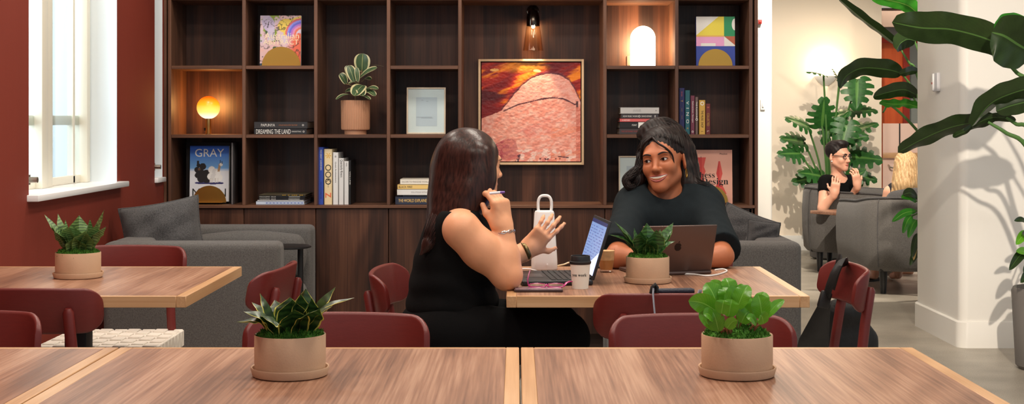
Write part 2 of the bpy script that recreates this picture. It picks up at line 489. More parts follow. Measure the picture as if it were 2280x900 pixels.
# ================================================================== materials used all over
WALNUT = wood('walnut_veneer', (38, 21, 14), (72, 43, 30), (108, 69, 49), 'z', rough=.42, scale=1.0, plank=.11)
WALNUT_H = wood('walnut_shelf_lit', (78, 50, 37), (104, 70, 52), (130, 90, 68), 'x', rough=.42)  # walnut lightened for the light its front edges catch
WALNUT_V = wood('walnut_upright_lit', (78, 50, 37), (104, 70, 52), (130, 90, 68), 'z', rough=.42)  # same edge light put into the colour, grain upright
TABLE_W = wood('walnut_table', (112, 76, 58), (152, 110, 86), (186, 146, 120), 'y', rough=.38, scale=1.1, plank=.13, spec=.5, fine=.85)
OAK_X = wood('oak_band_x', (176, 130, 88), (204, 160, 116), (222, 182, 140), 'x', rough=.35)
OAK_Y = wood('oak_band_y', (176, 130, 88), (204, 160, 116), (222, 182, 140), 'y', rough=.35)
BLACKM = mat('black_powder_coat', (22, 21, 22), .45)
BLACK_G = mat('black_gap', (8, 7, 7), .8)
REDWALL = mat('terracotta_paint', (130, 52, 39), .62, var=.05, vscale=5, bump=.05, bscale=30, stretch=(1, 1, .15), spec=.3)
CREAM = mat('cream_paint', (236, 231, 214), .4)
WHITEP = mat('white_paint', (236, 234, 228), .5, bump=.02, bscale=90)
WHITES = mat('white_sill', (240, 240, 240), .25)
BEIGE = mat('beige_plaster', (236, 222, 202), .75, bump=.03, bscale=60)
GREYFAB = fabric('grey_melange', (82, 79, 77), (108, 105, 102), 900)
DARKFAB = fabric('charcoal_melange', (58, 57, 58), (92, 90, 90), 900)
GOLD = mat('brushed_brass', (205, 160, 80), .32, 1.0, bump=.02, bscale=40, stretch=(.3, 1, 12))
GLASSM = thin_glass('clear_pane', (246, 250, 250))
GLASSV = glass('clear_glass', (250, 252, 252))
TERRA = mat('tan_stoneware', (205, 170, 138), .6, var=.04, vscale=20, bump=.05, bscale=220)
MOSS = mat('moss', (66, 116, 30), .95, var=.45, vscale=90)
SOIL = mat('soil', (40, 28, 20), .95, bump=.6, bscale=120)
RED = mat('oxblood_stain', (106, 34, 30), .42, var=.06, vscale=30, stretch=(1, 1, 6), bump=.05, bscale=120)
PAPER = mat('book_paper', (228, 220, 204), .8, bump=.2, bscale=200, stretch=(1, 1, 6))

# ================================================================== setting
def concrete():
    m, nt, b = _new('polished_concrete')
    tc = N(nt, 'ShaderNodeTexCoord')
    def no(s, d):
        n = N(nt, 'ShaderNodeTexNoise'); n.inputs['Scale'].default_value = s; n.inputs['Detail'].default_value = d; L(nt, tc.outputs['Object'], n.inputs['Vector']); return n.outputs[0]
    rp = N(nt, 'ShaderNodeValToRGB'); cr = rp.color_ramp
    cr.elements[0].position = .3; cr.elements[0].color = lin(132, 124, 112) + (1,)
    cr.elements[1].position = .7; cr.elements[1].color = lin(186, 178, 164) + (1,)
    a = N(nt, 'ShaderNodeMath', operation='MULTIPLY_ADD'); L(nt, no(160, 2), a.inputs[0]); a.inputs[1].default_value = .55; 
    b2 = N(nt, 'ShaderNodeMath', operation='MULTIPLY_ADD'); L(nt, no(3, 4), b2.inputs[0]); b2.inputs[1].default_value = .6; b2.inputs[2].default_value = -.08
    L(nt, b2.outputs[0], a.inputs[2]); L(nt, a.outputs[0], rp.inputs[0]); L(nt, rp.outputs[0], b.inputs['Base Color'])
    b.inputs['Roughness'].default_value = .38
    return m
struct('floor', MB().box(-6, 9, -3, 22, -.1, 0, concrete()))
struct('ceiling', MB().box(-6, 9, 1.0, 22, 3.5, 3.6, WHITEP))

WX = -1.912                                             # face of the red wall
# red wall with a deep window opening and a second, slim one by the bookcase
y0a, y1a, zs = AX(0, 1) * 0 + 5.575, 6.81, .955
y0b, y1b = 7.515, 7.685
sill_b = AZ(402, 7.5)
w = MB(); T = .32
w.box(WX - T, WX, -3, y0a, 0, 3.5, REDWALL); w.box(WX - T, WX, y1a, y0b, 0, 3.5, REDWALL)
w.box(WX - T, WX, y0a, y1a, 0, zs, REDWALL); w.box(WX - T, WX, y0a, y1a, 3.1, 3.5, REDWALL)
w.box(WX - T, WX, y0b, y1b, 0, sill_b, REDWALL); w.box(WX - T, WX, y0b, y1b, 3.1, 3.5, REDWALL)
w.box(WX - T, WX, y1b, 12, 0, 3.5, REDWALL)
struct('wall_left', w)
# plastered reveals
rv = MB(); REV = mat('reveal_white', (226, 236, 242), .6)
rv.box(WX - T, WX - .001, y1a - .004, y1a + .0, zs, 3.1, REV); rv.box(WX - T, WX - .001, y0a, y0a + .004, zs, 3.1, REV)
rv.box(WX - T, WX - .001, y1b - .004, y1b, sill_b, 3.1, REV)
struct('trim_1', rv)
def window(n, ya, yb, z0, posts, sill=True):
    root = thing('window_%d' % n, None, None, (WX - .2, (ya + yb) / 2, z0)); root['kind'] = 'structure'
    f = MB(); o = np.array([WX - .2, (ya + yb) / 2, z0])
    xx0, xx1 = WX - .175, WX - .125
    zt = 3.09
    def fb(a, b, c, d, e, g, m=CREAM): f.box(a - o[0], b - o[0], c - o[1], d - o[1], e - o[2], g - o[2], m, .004)
    for (a, b, dx) in posts: fb(xx0, xx1 + dx, a, b, z0 + .012, zt)
    fb(xx0, xx1 - .02, ya + .006, yb - .006, z0 + .012, z0 + .05); fb(xx0, xx1 - .02, ya + .006, yb - .006, zt - .05, zt)
    zr = AZ(268, 6.6) 
    fb(xx0, xx1 - .03, ya + .006, yb - .006, zr - .022, zr + .022)
    a = f.build('window_frame', root); a['kind'] = 'structure'
    g = MB(); g.box(.048, .052, ya + .02 - o[1], yb - .02 - o[1], .03, zt - .03 - o[2], GLASSM)
    a = g.build('glass', root); a['kind'] = 'structure'
    st = MB(); st.box(WX - .2 - o[0], WX + (.045 if sill else .02) - o[0], ya - (.02 if sill else 0) - o[1], yb + (.05 if sill else 0) - o[1], -.014, .012, WHITES, .004)
    a = st.build('window_sill', root); a['kind'] = 'structure'
    lt = MB(); lt.tube([(.185, ya + .03 - o[1], .07), (.225, ya + .03 - o[1], .07)], .012, mat('nickel', (190, 182, 170), .35, 1)); lt.box(.17, .19, ya + .012 - o[1], ya + .05 - o[1], .05, .09, mat('nickel', (0, 0, 0)))
    a = lt.build('window_latch', root)
    return root
window(1, y0a, y1a, zs, [(y0a + .01, y0a + .1, 0), (6.08, 6.16, .01), (6.17, 6.25, .0), (6.60, 6.63, -.02), (6.71, 6.755, .012), (6.76, 6.80, .0)])
window(2, y0b, y1b, sill_b, [(y0b + .01, y0b + .04, 0), (y1b - .05, y1b - .01, 0)], sill=False)
# the neighbouring facade seen through the panes
fa = MB(); FAC = mat('pale_render', (226, 232, 236), .8)
fa.box(-4.2, -4.1, 2.5, 14, -2, 6, FAC)
for k in range(4): fa.box(-4.1, -4.05, 6.3 + k * 1.5, 7.1 + k * 1.5, .9, 2.6, mat('dark_pane', (60, 74, 84), .2))
struct('wall_outside', fa)
# wall behind the bookcase, white pier beside it, far plaster wall and right-hand column
struct('wall_back', MB().box(WX, 1.36, 8.12, 8.3, 0, 3.5, WHITEP))
pr = MB(); pr.box(1.2, AX(1721, 10), 10, 10.3, 0, 3.5, WHITEP, .035, 4)
struct('wall_pier', pr)
YF = 13.76
fw = MB(); fw.box(-1.0, AX(1963, YF), YF, YF + .25, 0, 3.5, BEIGE)
struct('wall_far', fw)
bf = MB(); bf.box(-1.0, AX(1963, YF), YF - .018, YF, 0, .146, WHITEP, .004)
struct('baseboard_far', bf)
XC = 2.455
def slab(x0, x1, y0, y1, z0, z1, r, m, e=.006):
    """upright slab whose two left corners are rounded in plan"""
    b = MB(); q = []
    for cx_, cy_, a0 in ((x0 + r, y1 - r, PI / 2), (x0 + r, y0 + r, PI)):
        q += [(cx_ + r * math.cos(a0 + PI / 2 * k / 10), cy_ + r * math.sin(a0 + PI / 2 * k / 10)) for k in range(11)]
    q += [(x1, y0), (x1, y1)]
    n = len(q); V = [(x, y, z0) for x, y in q] + [(x, y, z1 - e) for x, y in q] + [(x + e * (x < x1), y + e * .6, z1) for x, y in q]
    Fs = [(k * n + i, k * n + (i + 1) % n, (k + 1) * n + (i + 1) % n, (k + 1) * n + i) for k in (0, 1) for i in range(n)] + [tuple(range(2 * n, 3 * n))]
    return b.add(V, Fs, m)
struct('wall_right', slab(XC, 7.5, 7.87, 8.75, 0, 3.5, .05, WHITEP))
struct('baseboard_right', slab(XC - .014, 7.6, 7.856, 8.764, 0, .146, .06, WHITEP))
# opening beside the far wall: lintel, corridor, timber door, frosted screen
YD = 15.2
cd = MB()
cd.box(AX(1955, YD), 9, YD + .3, YD + .4, 0, 3.5, mat('corridor_grey', (150, 156, 150), .7))
struct('wall_corridor', cd)
lt = MB(); lt.box(AX(1963, YF), 9, YF, YF + .25, AZ(18, YF), 3.5, WHITEP); lt.box(AX(1963, YF), 9, YF + .02, YF + .23, AZ(20, YF), AZ(17, YF) , BLACKM)
lt.box(AX(1940, 14.6), 9, 14.6, 14.7, AZ(60, 14.6), 3.5, mat('soffit_brown', (140, 118, 104), .7)); lt.box(AX(1940, 14.8), 9, 14.8, 14.9, AZ(82, 14.8), AZ(58, 14.8), mat('bulkhead_grey', (112, 110, 108), .6))
struct('trim_2', lt)
dr = thing('door_1', None, None, (AX(1985, YD), YD, 0)); dr['kind'] = 'structure'
ox = AX(1985, YD)
m = MB(); RF = mat('red_frame', (150, 40, 22), .4)
m.box(AX(1945, YD) - ox, AX(2052, YD) - ox, -.06, .02, AZ(96, YD), AZ(72, YD), RF); m.box(AX(2008, YD) - ox, AX(2022, YD) - ox, -.06, .02, .0, AZ(96, YD), RF)
a = m.build('door_frame', dr); a['kind'] = 'structure'
m = MB(); m.box(AX(1945, YD) - ox, AX(2008, YD) - ox, -.03, .01, 0.005, AZ(96, YD), wood('orange_timber', (196, 78, 30), (214, 92, 40), (226, 108, 54), 'z', rough=.4))
a = m.build('door_leaf', dr); a['kind'] = 'structure'
YG = 13.95
gs = thing('glass_screen', 'frosted glass screen with painted pink reflection below the orange door, beside the far plaster wall', 'screen', (AX(2003, YG), YG, 0))
g = MB(); g.box(AX(1966, YG) - AX(2003, YG), AX(2002, YG) - AX(2003, YG), 0, .012, .01, AZ(275, YG), mat('frosted_glass', (238, 205, 190), .55, spec=.5)); g.build('fixed_panel', gs)  # pale pink reflection put into the glass colour
g = MB(); g.box(.006, AX(2062, YG) - AX(2003, YG), 0, .012, .01, AZ(275, YG), mat('frosted_glass', (0, 0, 0))); g.build('door_panel', gs)
g = MB(); g.box(-.006, .006, -.005, .017, .01, AZ(275, YG), BLACKM); g.build('mullion', gs)
g = MB(); z = AZ(372, YG); x = AX(1978, YG) - AX(2003, YG); g.tube([(x, -.0, z + .02), (x, -.06, z), (x + .04, -.07, z - .01), (.06, -.07, z - .01), (.09, -.06, z), (.09, 0, z + .02)], .009, mat('nickel', (0, 0, 0)), 6); g.build('handle', gs)
g = MB(); g.box(AX(1963, YG) - AX(2003, YG), .25, -.05, -.03, AZ(352, YG), AZ(340, YG), OAK_X, .006); g.build('rail', gs)

# small fittings
def plate(name, label, cat, px, py, Y, wpx, hpx, m, t=.012, face='y', x=None):
    if face == 'y':
        c = at(px, py, Y); o = thing(name, label, cat, tuple(c)); s_ = Y / F
        b = MB(); b.box(-wpx * s_ / 2, wpx * s_ / 2, -t, 0, -hpx * s_ / 2, hpx * s_ / 2, m, .003); b.build('body', o)
        return o
o = plate('light_switch', 'small white switch plate on the white pier beside the bookcase', 'switch', 1698, 233, 10.002, 10, 24, WHITES)
b = MB(); b.box(-.006, .006, -.018, -.011, -.018, .018, WHITES, .002); b.build('rocker', o)
o = plate('fire_call_point', 'small dark red block high on the pier beside the bookcase', 'alarm', 1691, 49, 10.002, 8, 10, mat('alarm_red', (150, 30, 24), .4), .03)
b = MB(); b.box(-.006, .006, -.034, -.029, -.006, .006, mat('alarm_pale', (190, 60, 50), .4), .001); b.build('button', o)
c = np.array([XC, 8.28, AZ(183, 8.28)])
o = thing('wall_sensor', 'slim white sensor with a grey button on the side of the white column', 'sensor', tuple(c))
b = MB(); b.box(-.022, 0, -.045, .045, -.055, .055, mat('sensor_grey', (196, 196, 200), .4), .006); b.build('body', o)
b = MB(); b.box(-.03, -.02, .005, .035, -.05, .05, WHITES, .004); b.box(-.033, -.029, .014, .026, -.012, .0, mat('alarm_red', (0, 0, 0))); b.build('cover', o)
# far wall sconce
WARM = (255, 214, 160)
c = at(1838, 165, YF)
o = thing('wall_sconce', 'glowing bowl-shaped plaster uplight on the far beige wall above the monstera', 'wall lamp', tuple(c))
b = MB(); prof = []
for k in range(9):
    t = k / 8; prof.append((.02 + .085 * math.sin(t * PI / 2), -.10 + .1 * t))
P = [[(r * math.cos(PI + PI * q / 20), r * math.sin(PI + PI * q / 20) * 1.1, zz - .02) for q in range(21)] for r, zz in prof]
b.grid(P, WHITEP); b.build('bowl', o)
b = MB(); b.lathe([(.01, 0), (.05, 0), (.05, .02), (.01, .02)], 16, mat('sconce_bulb', (255, 240, 220), .5, emit=(255, 225, 180), estr=18), (0, -.055, .0)); b.build('bulb', o)

# ================================================================== bookcase
YB, YK = 7.72, 8.08
S = F / YB
bx = lambda px: (px - VX) / S
bz = lambda py: H - (py - VY) / S
bc = thing('bookcase', 'tall dark walnut wall bookcase with open pigeonholes above a run of cupboard doors', 'bookcase', (bx(1024), YB, 0))
ob = np.array([bx(1024), YB, 0])
def bpart(name, x0, x1, y0, y1, z0, z1, m, r=.0015):
    b = MB(); b.box(x0 - ob[0], x1 - ob[0], y0 - ob[1], y1 - ob[1], z0, z1, m, r, 1)
    # recentre so that the grain differs from board to board
    return b.build(name, bc)
ZT = bz(-160)
bpart('back_panel', bx(378), bx(1677), YK, YK + .02, bz(463), ZT, WALNUT)
for px in (543, 703, 865, 1024, 1347, 1507): bpart('divider', bx(px - 3.9), bx(px + 3.9), YB, YK, bz(457), ZT, WALNUT_V)
bpart('side_panel', bx(374), bx(381), YB, YK, 0.1, ZT, WALNUT_V); bpart('side_panel', bx(1668), bx(1676), YB, YK, 0.1, ZT, WALNUT_V)
bpart('outer_panel', bx(365.5), bx(371), YB - .012, YK, 0, ZT, WALNUT_V); bpart('outer_panel', bx(1680), bx(1687), YB - .012, YK, 0, ZT, WALNUT_V)
bpart('shadow_gap', bx(371), bx(374), YB + .03, YK, 0, ZT, BLACK_G, 0); bpart('shadow_gap', bx(1676), bx(1680), YB + .03, YK, 0, ZT, BLACK_G, 0)
cols = [381, 539, 547, 699, 707, 861, 869, 1020, 1028, 1343, 1351, 1503, 1511, 1668]
ROW = [-157, -3.5, 150, 303.5]
for ci in range(7):
    a, b_ = bx(cols[2 * ci]), bx(cols[2 * ci + 1])
    for ri, py in enumerate(ROW):
        if ci == 2 and ri == 2: continue
        if ci == 4 and ri in (2, 3): continue
        bpart('shelf', a, b_, YB + .002, YK, bz(py + 3.9), bz(py - 3.9), WALNUT_H)
bpart('counter', bx(373), bx(1680), YB - .016, YK, bz(463.5), bz(457), WALNUT_H)
doors = [376, 543, 703, 865, 1024, 1185, 1347, 1507, 1675]
ZP = bz(745)
for a, b_ in zip(doors[:-1], doors[1:]): bpart('cabinet_door', bx(a) + .002, bx(b_) - .002, YB, YB + .02, ZP + .002, bz(464.5), WALNUT)
bpart('carcass', bx(376), bx(1675), YB + .021, YK, ZP, bz(463.6), BLACK_G, 0)
bpart('plinth', bx(376), bx(1675), YB + .06, YK, 0, ZP, mat('plinth_brown', (58, 40, 32), .5), 0)

# ================================================================== tables
TZ = .738
def make_table(name, label, group, cx, yf, yb_, wd, cable=False):
    cy = (yf + yb_) / 2; d = yb_ - yf
    t = thing(name, label, 'table', (cx, cy, 0), 0, group)
    e = .03; th = .034
    b = MB(); b.box(-wd / 2 + e, wd / 2 - e, -d / 2 + e * .6, d / 2 - e * .6, TZ - th + .004, TZ, TABLE_W); b.build('tabletop', t)
    b = MB()
    b.box(-wd / 2, -wd / 2 + e, -d / 2, d / 2, TZ - th, TZ + .0002, OAK_Y, .0015, 1); b.box(wd / 2 - e, wd / 2, -d / 2, d / 2, TZ - th, TZ + .0002, OAK_Y, .0015, 1)
    b.box(-wd / 2 + e, wd / 2 - e, -d / 2, -d / 2 + e * .6, TZ - th, TZ + .0002, OAK_X, .0015, 1); b.box(-wd / 2 + e, wd / 2 - e, d / 2 - e * .6, d / 2, TZ - th, TZ + .0002, OAK_X, .0015, 1)
    b.build('edge_band', t)
    b = MB(); b.box(-.036, .036, -.036, .036, .02, TZ - th, BLACKM, .004); b.box(-.25, .25, -.25, .25, TZ - th - .008, TZ - th, BLACKM, .002); b.build('pedestal', t)
    b = MB(); b.lathe([(.27, 0), (.27, .008), (.26, .014), (.04, .022)], 40, BLACKM); b.build('base_plate', t)
    return t
make_table('cafe_table', 'front walnut table on the left carrying the variegated snake plant', 'walnut tables', -.452, 2.41, 3.268, .916)
make_table('cafe_table', 'front walnut table on the right carrying the bright green leafy plant', 'walnut tables', .46, 2.41, 3.268, .9)
make_table('cafe_table', 'walnut table end at the bottom left corner of the front row, nothing on it', 'walnut tables', -1.372, 2.41, 3.268, .916)
make_table('cafe_table', 'walnut table by the red wall with a banded snake plant on it', 'walnut tables', -1.43, 4.217, 5.075, .9)
make_table('cafe_table', 'walnut table where the two women sit with laptops', 'walnut tables', .42, 4.217, 5.075, .9)
# ================================================================== things in the bookcase
INK_W = mat('ink_white', (240, 238, 232), .6); INK_K = mat('ink_black', (20, 20, 22), .6)
def cm(r, g, b): return mat('cover_%d_%d_%d' % (r, g, b), (r, g, b), .45)
def book(label, group, loc, ln, dp, th, m, upright=False, texts=(), rz=0.0, soft=False):
    """lies flat with its spine to the front; upright: stands, spine to the front, title reading downwards"""
    rot = (0, PI / 2, rz) if upright else (0, 0, rz)
    root = thing('book', label, 'book', loc, 0, group, rot)
    # local frame: x along the spine, y into the shelf, z through the thickness; origin at the base of the middle
    t0 = .0012 if soft else .0025
    b = MB(); x0, x1 = (-ln, 0) if upright else (-ln / 2, ln / 2)
    zo = -th / 2 if upright else 0
    b.box(x0, x1, 0, dp, zo, zo + t0, m, .0006, 1); b.box(x0, x1, 0, dp, zo + th - t0, zo + th, m, .0006, 1)
    b.box(x0, x1, 0, t0 * 1.2, zo, zo + th, m, .0008, 1)
    for (s, mt, cx, w_, h_, al) in texts:          # cx: 0..1 along the spine
        b.text(s, mt, (x0 + cx * ln, -.0006, zo + th / 2), (1, 0, 0), (0, 0, 1), w=w_, h=h_, align=al)
    b.build('cover', root)
    p = MB(); i = .001 if soft else .004
    p.box(x0 + i, x1 - i, t0 * 1.2, dp - i, zo + t0, zo + th - t0, PAPER); p.build('page_block', root)
    return root
def mark(root, shapes, th, upright, ln):
    pass
def face_book(label, group, loc, w, h, t, edge, func, texts=(), lean=.06, nx=70, extras=None, border=None):
    """a book stood with its front cover to the room"""
    root = thing('book', label, 'book', (loc[0], loc[1], loc[2] + t * math.sin(lean) + .0003), 0, group, (-lean, 0, 0))
    b = MB(); b.box(-w / 2, w / 2, 0, .003, 0, h, edge, .0006, 1); b.box(-w / 2, w / 2, t - .003, t, 0, h, edge, .0006, 1); b.box(-w / 2, -w / 2 + .003, 0, t, 0, h, edge, .0006, 1)
    if func is not None:
        ny = int(nx * h / w); U, Vv = np.meshgrid(np.linspace(0, 1, nx), np.linspace(0, 1, ny), indexing='ij')
        i = border or .0; iw = w - 2 * i
        P = np.stack([(U - .5) * iw, np.full_like(U, -.0005), i + Vv * (h - 2 * i)], -1)
        b.grid(P, printed('printed_paper'), col=func(U, Vv))
    for (s, mt, cx, cz, w_, h_, al) in texts:
        b.text(s, mt, ((cx - .5) * w, -.0012, cz * h), (1, 0, 0), (0, 0, 1), w=w_ * w if w_ else None, h=h_ * h if h_ else None, align=al)
    if extras: extras(b, w, h)
    b.build('cover', root)
    p = MB(); p.box(-w / 2 + .003, w / 2 - .004, .003, t - .003, .004, h - .004, PAPER); p.build('page_block', root)
    return root
def bookend(label, px, py, rpx, y):
    s = y / F; r = rpx * s
    o = thing('bookend', label, 'bookend', (AX(px, y), y, AZ(py, YB) + .0005), 0, 'brass half-round bookends')
    poly = [(r * math.cos(PI * k / 40), r * 1.0 * math.sin(PI * k / 40)) for k in range(41)]
    b = MB(); b.prism(poly, .003, GOLD); b.build('plate', o)
    b = MB(); b.box(-r * .8, r * .8, -.03, .0, 0, .002, GOLD); b.build('foot', o)
sh1, sh2, sh3 = bz(146.1), bz(299.6), bz(457)
yc = YB + .10
sc = lambda y: y / F
# --- top row: abstract art book
def aa(U, V):
    n1 = fbm(U * 3.2 + 2, V * 3.9 + 5); n2 = fbm(U * 6 + 9, V * 7 + 1); 
    c = mixc(C3(240, 190, 180), C3(222, 205, 225), np.clip(n1 * 3 - 1, 0, 1))
    c = mixc(c, C3(150, 170, 60), (n2 > .56) * (U < .45)); c = mixc(c, C3(40, 70, 90), (n2 > .54) * (U < .32) * (V < .5))
    c = mixc(c, C3(60, 90, 50), (n1 < .42) * (n2 > .48) * (V > .25)); c = mixc(c, C3(238, 110, 80), np.clip((U - .62) * 5, 0, 1) * (V < .55 + .2 * n2))
    c = mixc(c, C3(244, 214, 96), ((U - .62) ** 2 * 1.5 + (V - .8) ** 2 * 3 < .045 + .02 * n2) * 1.0)
    r = np.hypot(U - 1.02, (V - .62) * 1.25)
    for k, col in enumerate([(238, 120, 90), (230, 150, 190), (190, 120, 210), (110, 110, 220), (150, 150, 240), (230, 110, 110), (244, 214, 96)]):
        c = mixc(c, C3(*col), ((r > .14 + k * .045) & (r < .185 + k * .045) & (V > .66 - .1 * U)) * 1.0)
    e = ((U - .2) / .16) ** 2 + ((V - .84 + .25 * (U - .2)) / .16) ** 2
    c = mixc(c, C3(214, 200, 226), (e < 1) * 1.0); c = mixc(c, C3(196, 176, 214), ((e < 1) & (n2 > .55)) * .6)
    c = mixc(c, C3(214, 200, 226), ((np.abs(U - .27) < .09) & (V < .75) & (V > .5)) * .9)
    c = mixc(c, C3(30, 24, 34), ((np.abs(U - .2 - .25 * (V - .84)) < .012) & (np.abs(V - .82) < .06)) * 1.0)
    ln = np.abs(n1 - .47); c = mixc(c, C3(50, 40, 40), (ln < .012) * .8)
    return c
CRM = mat('ink_cream', (252, 236, 200), .6)
y = yc; w_ = 91 * sc(y); h_ = 113 * sc(y)
face_book('art book with a vivid abstract cover, titled Australian ABSTRACT, behind a brass bookend', 'books', (AX(624, y), y, sh1), w_, h_, .022, INK_W, aa,
          [('Australian', CRM, .53, .60, .84, None, 'c'), ('ABSTRACT', CRM, .51, .475, .86, None, 'c')])
bookend('brass half-round bookend in front of the vivid abstract art book', 626, 146.1, 43, y - .02)
# --- geometric cover
def geo(b, w, h):
    X = lambda u: (u - .5) * w; Z = lambda v: v * h
    def poly(pts, m): b.add([(X(u), -.0006 - .00015 * len(b.Fc), Z(v)) for u, v in pts], [tuple(range(len(pts)))], m)
    W_ = INK_W
    q = lambda u0, v0, u1, v1, m: poly([(u0, v0), (u1, v0), (u1, v1), (u0, v1)], m)
    q(0, 0, 1, .40, cm(52, 74, 168)); q(0, .40, .72, .59, cm(240, 170, 214)); q(.12, .40, .50, .46, W_)
    poly([(0, .62), (.72, .62), (.72, 1), (.58, 1)], cm(242, 222, 78)); q(0, .59, .72, .62, cm(236, 190, 96)); poly([(0, .62), (.58, 1), (0, 1)], W_)
    q(.72, .60, 1, 1, cm(40, 150, 96)); poly([(.72, .6), (1, .6), (1, .42)], cm(190, 100, 70)); poly([(.72, .6), (1, .42), (1, .4), (.72, .4)], W_)
    poly([(1, .72)] + [(1 - .08 * math.sin(PI * k / 12), .84 - .12 * math.cos(PI * k / 12)) for k in range(13)], W_)
w_ = 86 * sc(y); h_ = 110 * sc(y)
face_book('upright book with a bright geometric cover of yellow, green, pink and blue blocks', 'books', (AX(1593, y), y, sh1), w_, h_, .02, cm(52, 74, 168), None, extras=geo, lean=.05)
bookend('brass half-round bookend in front of the geometric-cover book', 1593, 146.1, 38, y - .02)
# --- arch lamp
LAMPG = mat('opal_glass', (255, 246, 232), .4, emit=(255, 232, 200), estr=11)
y = YB + .12; s_ = sc(y)
o = thing('table_lamp', 'arched white opal lamp glowing brightly in the top pigeonhole', 'lamp', (AX(1432, y), y, sh1))
b = MB(); hw, hh = 27 * s_, 90 * s_
poly = [(-hw, .004), (hw, .004)] + [(hw * math.cos(PI * k / 24), hh - hw + hw * math.sin(PI * k / 24)) for k in range(25)]
V0, F0 = [], []
n = len(poly)
for yy, k in ((-.012, .93), (-.018 + .012, 1), (.05, 1), (.056, .93)):
    cxz = np.array([0, hh / 2]); V0 += [(cxz[0] + (p[0]) * k, yy, cxz[1] + (p[1] - cxz[1]) * (k * .5 + .5 if k < 1 else 1)) for p in poly]
for j in range(3): F0 += [(j * n + i, (j + 1) * n + i, (j + 1) * n + (i + 1) % n, j * n + (i + 1) % n) for i in range(n)]
F0 += [tuple(range(n)), tuple(range(3 * n, 4 * n))[::-1]]
b.add(V0, F0, LAMPG); b.build('shade', o)
b = MB(); b.box(-hw - 8 * s_, hw + 1 * s_, .06, .12, 0, 25 * s_, mat('lamp_stone', (168, 140, 112), .5), .008); b.build('base', o)
arch_c = (AX(1432, y), y - .06, sh1 + hh * .55)
# --- globe lamp
def globe_mat():
    m, nt, bb = _new('dip_dyed_glass')
    tc = N(nt, 'ShaderNodeTexCoord'); sx = N(nt, 'ShaderNodeSeparateXYZ'); L(nt, tc.outputs['Generated'], sx.inputs[0])
    rp = N(nt, 'ShaderNodeValToRGB'); cr = rp.color_ramp
    cr.elements[0].position = .08; cr.elements[0].color = lin(255, 244, 214) + (1,); cr.elements[1].position = .95; cr.elements[1].color = lin(214, 84, 8) + (1,)
    e = cr.elements.new(.3); e.color = lin(255, 214, 110) + (1,); e = cr.elements.new(.62); e.color = lin(250, 158, 30) + (1,)
    L(nt, sx.outputs[2], rp.inputs[0]); L(nt, rp.outputs[0], bb.inputs['Base Color']); L(nt, rp.outputs[0], bb.inputs['Emission Color'])
    bb.inputs['Emission Strength'].default_value = 1.25; bb.inputs['Roughness'].default_value = .3
    return m
y = YB + .13; s_ = sc(y)
o = thing('table_lamp', 'small globe lamp with amber dip-dyed glass on a brass stem', 'lamp', (AX(464, y), y, sh2))
b = MB(); r = 25.5 * s_; zc = (298.5 - 239) * s_
b.lathe([(r * math.sin(PI * k / 20) + .0001, zc - r * math.cos(PI * k / 20)) for k in range(21)], 32, globe_mat(), cap=False); b.build('glass_globe', o)
b = MB(); b.lathe([(.014, 0), (.0155, .002), (.0155, zc - r * .93), (.012, zc - r * .9)], 24, mat('satin_brass', (226, 190, 120), .3, 1)); b.build('stem', o)
b = MB(); b.box(-.0235, -.016, -.004, .004, .02, .035, mat('dark_bronze', (50, 40, 32), .4, .8)); b.build('switch', o)
globe_c = (AX(464, y), y + .10, sh2 + .16)
# --- two horizontal books, row 2
y = YB + .06; s_ = sc(y)
zz = sh2
BK1, BK2 = cm(52, 50, 52), cm(40, 40, 44)
book('charcoal book titled DREAMING THE LAND, lower of a pair lying flat', 'lying books on the middle shelf', (AX(624, y), y, zz), 117 * s_, .27, 12.6 * s_, BK2,
     texts=[('DREAMING THE LAND', INK_W, .04, 77 * s_, 10.4 * s_, 'l'), ('MINDSETTING', INK_W, .72, 21 * s_, 2.6 * s_, 'l'), ('o', INK_W, .945, None, 4 * s_, 'c')])
zz += 12.6 * s_ + .0005
book('charcoal book titled PAPUNYA, upper of a pair lying flat', 'lying books on the middle shelf', (AX(625, y), y + .004, zz), 119 * s_, .27, 15.5 * s_, BK1,
     texts=[('PAPUNYA', INK_W, .13, 31 * s_, 6 * s_, 'l'), ('A PLACE MADE AFTER THE STORY', cm(196, 120, 70), .46, 42 * s_, 2.4 * s_, 'l'), ('o', INK_W, .915, None, 4 * s_, 'c')])
# --- framed print, row 2 column 4
def frame(label, px0, px1, pyt, zbase, y, rail, pic, lean=.07):
    s_ = sc(y); w = (px1 - px0) * s_; h = (zbase - AZ(pyt, y)) * -1
    o = thing('picture_frame', label, 'picture frame', (AX((px0 + px1) / 2, y), y, zbase + .0016), 0, None, (-lean, 0, 0))
    b = MB(); r = rail * s_
    for a in ((-w / 2, -w / 2 + r, 0, h), (w / 2 - r, w / 2, 0, h), (-w / 2 + r, w / 2 - r, 0, r), (-w / 2 + r, w / 2 - r, h - r, h)): b.box(a[0], a[1], 0, .018, a[2], a[3], FRAMEW, .001)
    b.build('frame', o)
    b = MB(); b.box(-w / 2 + r, w / 2 - r, .007, .012, r, h - r, mat('mount_board', (240, 240, 238), .8)); b.build('mount', o)
    if pic: pic(o, w, h)
    b = MB(); b.box(-w / 2 + r, w / 2 - r, .003, .0045, r, h - r, GLASSM); b.build('glass', o)
    return o
FRAMEW = wood('pale_frame', (206, 186, 160), (222, 204, 180), (236, 220, 198), 'z', rough=.5)
def pic1(o, w, h):
    b = MB(); b.box(-w * .26, w * .28, .0062, .0068, h * .17, h * .79, mat('pale_print', (214, 216, 222), .8))
    for k, (u, v, l) in enumerate(((-.1, .72, .05), (.03, .70, .06), (-.05, .36, .4), (.02, .34, .3))): b.box(w * (u - l / 2), w * (u + l / 2), .0055, .006, h * v, h * (v + .006), mat('pencil', (150, 150, 158), .8))
    b.build('print', o)
